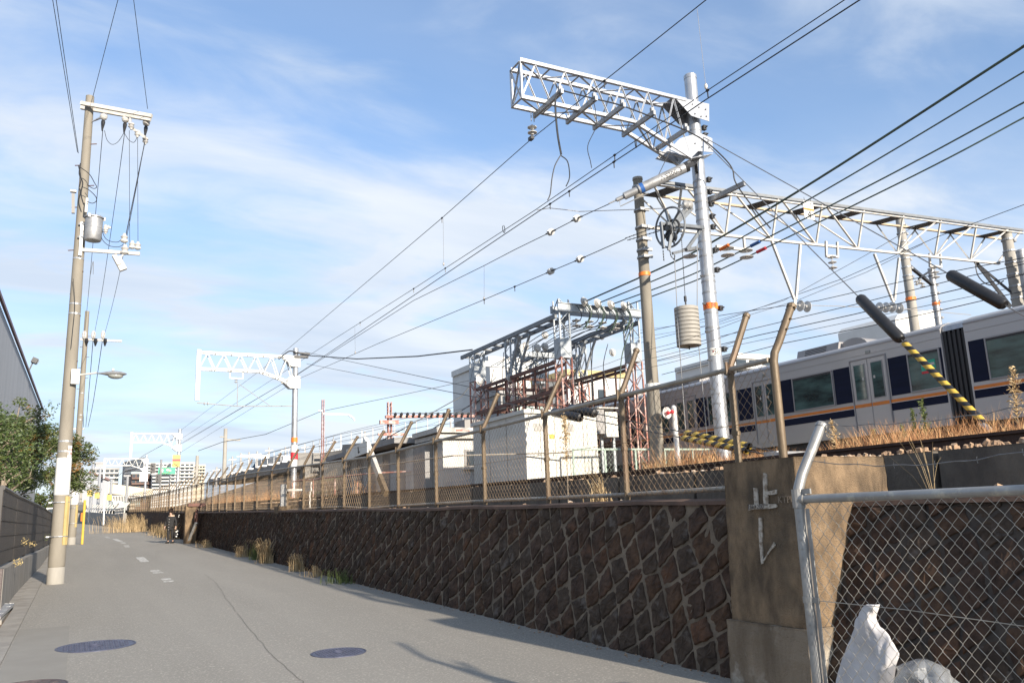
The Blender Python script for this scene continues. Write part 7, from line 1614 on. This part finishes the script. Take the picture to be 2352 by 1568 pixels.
# four thick green cables to the substation
cab = [([(2440, 50), (2352, 105), (1882, 408), (1643, 551), (1531, 609), (1342, 693)], 'uppermost green feeder cable, double, running up to the right from the substation', 'topmost'), ([(2440, 112), (2352, 165), (1945, 408), (1643, 579), (1531, 632), (1372, 697)], 'second green feeder cable from the top, with orange tape by the shiny mast', 'b'), ([(2440, 185), (2352, 235), (2032, 408), (1646, 604), (1531, 653), (1402, 700)], 'third green feeder cable, with blue tape by the gantry insulators', 'c'), ([(2440, 222), (2352, 270), (2090, 408), (1648, 622), (1531, 668), (1432, 704)], 'lowest green feeder cable, with pink-red tape beside the last gantry insulator', 'd')]
for i, (pl, lab, _) in enumerate(cab):
    ks = [dict(X=16.6+.6*i), dict(X=16.4+.6*i), dict(X=15.7+.55*i), dict(X=15.1+.5*i), dict(X=14.7+.45*i), dict(Y=PY-.4)]; P = [at(x, y, **k) for (x, y), k in zip(pl, ks)]; P.insert(0, P[0]+(P[0]-P[1]).normalized()*10)
    t = thing('feeder_cable', P[-1], lab, 'cable'); b = MB(); b.tube(spline(P, 8), .019, 6)
    if i == 0: b.tube(spline([p+V((.10, 0, .03)) for p in P], 8), .014, 6)
    b.build('conductor', 'wireg', t)
    if i: 
        x, y = [(0, 0), (1655, 575), (1728, 553-8), (1802, 545)][i]; x, y = [(0, 0), (1660, 569), (1735, 573-19), (1748, 580)][i]; s = min(range(40), key=lambda q: 0)
    if i:
        tx = [0, 1661, 1737, 1752][i]; SP = spline(P, 30); dd = [abs(((p-CAM).dot(_R2)/(p-CAM).dot(_F)*F_PX+1176)-tx) for p in SP]; k = dd.index(min(dd)); b = MB(); q = SP[k]; d = (SP[k+1]-SP[k-1]).normalized(); b.tube([q-d*.16, q+d*.16], .05, 8) ; b.build('tape', ['', 'orange', 'blue', 'red'][i], t)
mainw = [('topmost thin wire crossing from the right edge over the gantry toward the shiny mast', [(2352, 470), (2150, 545), (1935, 640), (1650, 740), (1460, 790)], 22, .010, 'wire'), ('long thin wire sloping from the right edge above the train', [(2352, 592), (2100, 640), (1880, 690), (1650, 725), (1470, 765)], 21, .012, 'wire'),
 ('upper messenger wire over the train roof', [(2352, 606), (2200, 640), (1960, 700), (1740, 752), (1540, 800), (1480, 815)], 20.5, .012, 'wire'), ('paired contact wire just above the train roof', [(2352, 630), (2185, 668), (1960, 722), (1740, 770), (1500, 830)], 20, .014, 'wire'),
 ('lower contact wire skimming the dome of the train roof', [(2352, 668), (2150, 715), (2000, 748), (1800, 788), (1520, 860)], 19, .012, 'wire'), ('pale wire rising from the substation to the gantry', [(2100, 520), (1990, 585), (1800, 690), (1650, 735), (1440, 762)], 23, .010, 'wirel'),
 ('second pale wire below the first one, left of the black sleeve', [(2120, 560), (1990, 625), (1830, 690), (1650, 745), (1440, 780)], 23, .010, 'wirel'), ('faint high wire between substation and concrete pole', [(2352, 655), (1850, 760), (1460, 840)], 30, .012, 'wire'), ('dark wire from the gantry foot down behind the train', [(1810, 540), (1935, 640), (2060, 760)], 18, .008, 'wire')]
for lab, pl, X_, r, m in mainw[:8]: wire(lab, [(x, y, X(X_)) for x, y in pl], r, m)
wire('thin static wire stretched along the top of the gantry beam', [(1500, 424, dict(Y=17)), (1770, 452, dict(Y=17)), (2050, 494, dict(Y=16.8)), (2300, 530, dict(Y=16.5))], .010, 'wire')
for i, (a, c) in enumerate([((700, 833), (1000, 905)), ((1000, 905), (1200, 948))]): pass
for lab, pl, Ya, r in [('faint wire from the slim concrete mast rising to the substation', [(455, 1035), (510, 1015), (610, 997), (735, 945), (930, 905), (1085, 872)], 60, .02), ('faint catenary wire over the viaduct skyline, upper', [(620, 1040), (800, 990), (1085, 925)], 70, .018), ('faint catenary wire over the viaduct skyline, lower', [(620, 1050), (800, 1000), (1085, 940)], 70, .018),
    ('dark cable fanning down from the substation toward the viaduct, upper', [(1100, 862), (1060, 910), (880, 1010)], 34, .022), ('dark cable fanning down from the substation toward the viaduct, lower', [(1140, 865), (1080, 930), (985, 990)], 32, .022), ('thin wire from the upper left sky to the far roofs', [(412, 1000), (330, 1045), (262, 1100)], 110, .03)]:
    wire(lab, [(x, y, dict(Y=Ya)) for x, y in pl], r, 'wire')
# distribution wires of the street poles
def up(x, y, Z): return at(x, y, Z=Z)
def wseg(label, A, B, r=.007, ext=1.25, m='wire', sag=0, group=None):
    B = A+(B-A)*ext; b = MB(); b.tube([A.lerp(B, k/12)-V((0, 0, sag*4*(k/12)*(1-k/12))) for k in range(13)], r, 5); o = b.build('overhead_wire', m, org=A); return tag(o, label, 'wire', group)
wseg('left wire of the close pair leaving the near utility pole toward the top edge', at(178, 350, Y=UY), at(121, 0, Z=11.2)); wseg('right wire of the close pair leaving the near utility pole toward the top edge', at(180, 352, Y=UY), at(129, 0, Z=11.2))
wseg('wire from the top of the near utility pole up to the sky, leaning right', at(213, 224, Y=UY-.1), at(271, 0, Z=12.6)); wseg('wire from the right end of the top crossarm up to the top edge', at(339, 250, Y=UY-.85), at(307, 0, Z=12.4))
F3 = [(193, 776), (214, 776), (236, 776)]
for i, (a, nm) in enumerate(zip(tops, ('left', 'middle', 'right'))):
    e = at(*F3[i], Y=y2-.1); k = .42; P = [a, a.lerp(e, .12)-V((0, 0, .35)), a.lerp(e, .45)-V((0, 0, .8)), a.lerp(e, .8)-V((0, 0, .5)), e]
    b = MB(); b.tube(spline(P, 8), .0085, 5); o = b.build('overhead_wire', 'wire', org=a); tag(o, nm+' one of three wires running from the top crossarm down to the second utility pole', 'wire')
    f = at(192+i*5, 980, Y=72); b = MB(); b.tube(spline([e, e.lerp(f, .5)-V((0, 0, .7)), f], 8), .018, 5); o = b.build('overhead_wire', 'wire', org=e); tag(o, nm+' one of three wires between the second and third utility poles', 'wire')
for i, (x0, y0, x1, y1) in enumerate([(297, 300, 298, 572), (316, 308, 317, 574)]): wseg(['left thin drop wire from the small arm down to the lower crossarm', 'right thin drop wire from the small arm down to the lower crossarm'][i], at(x0, y0, Y=UY-.6), at(x1, y1, Y=UY-.5), .006, 1.0)
wseg('drop wire from the small arm to the cut-out switch on the lower crossarm', at(334, 320, Y=UY-.8), at(286, 556, Y=UY-.5), .011, 1.0); 
bpy.context.view_layer.update()
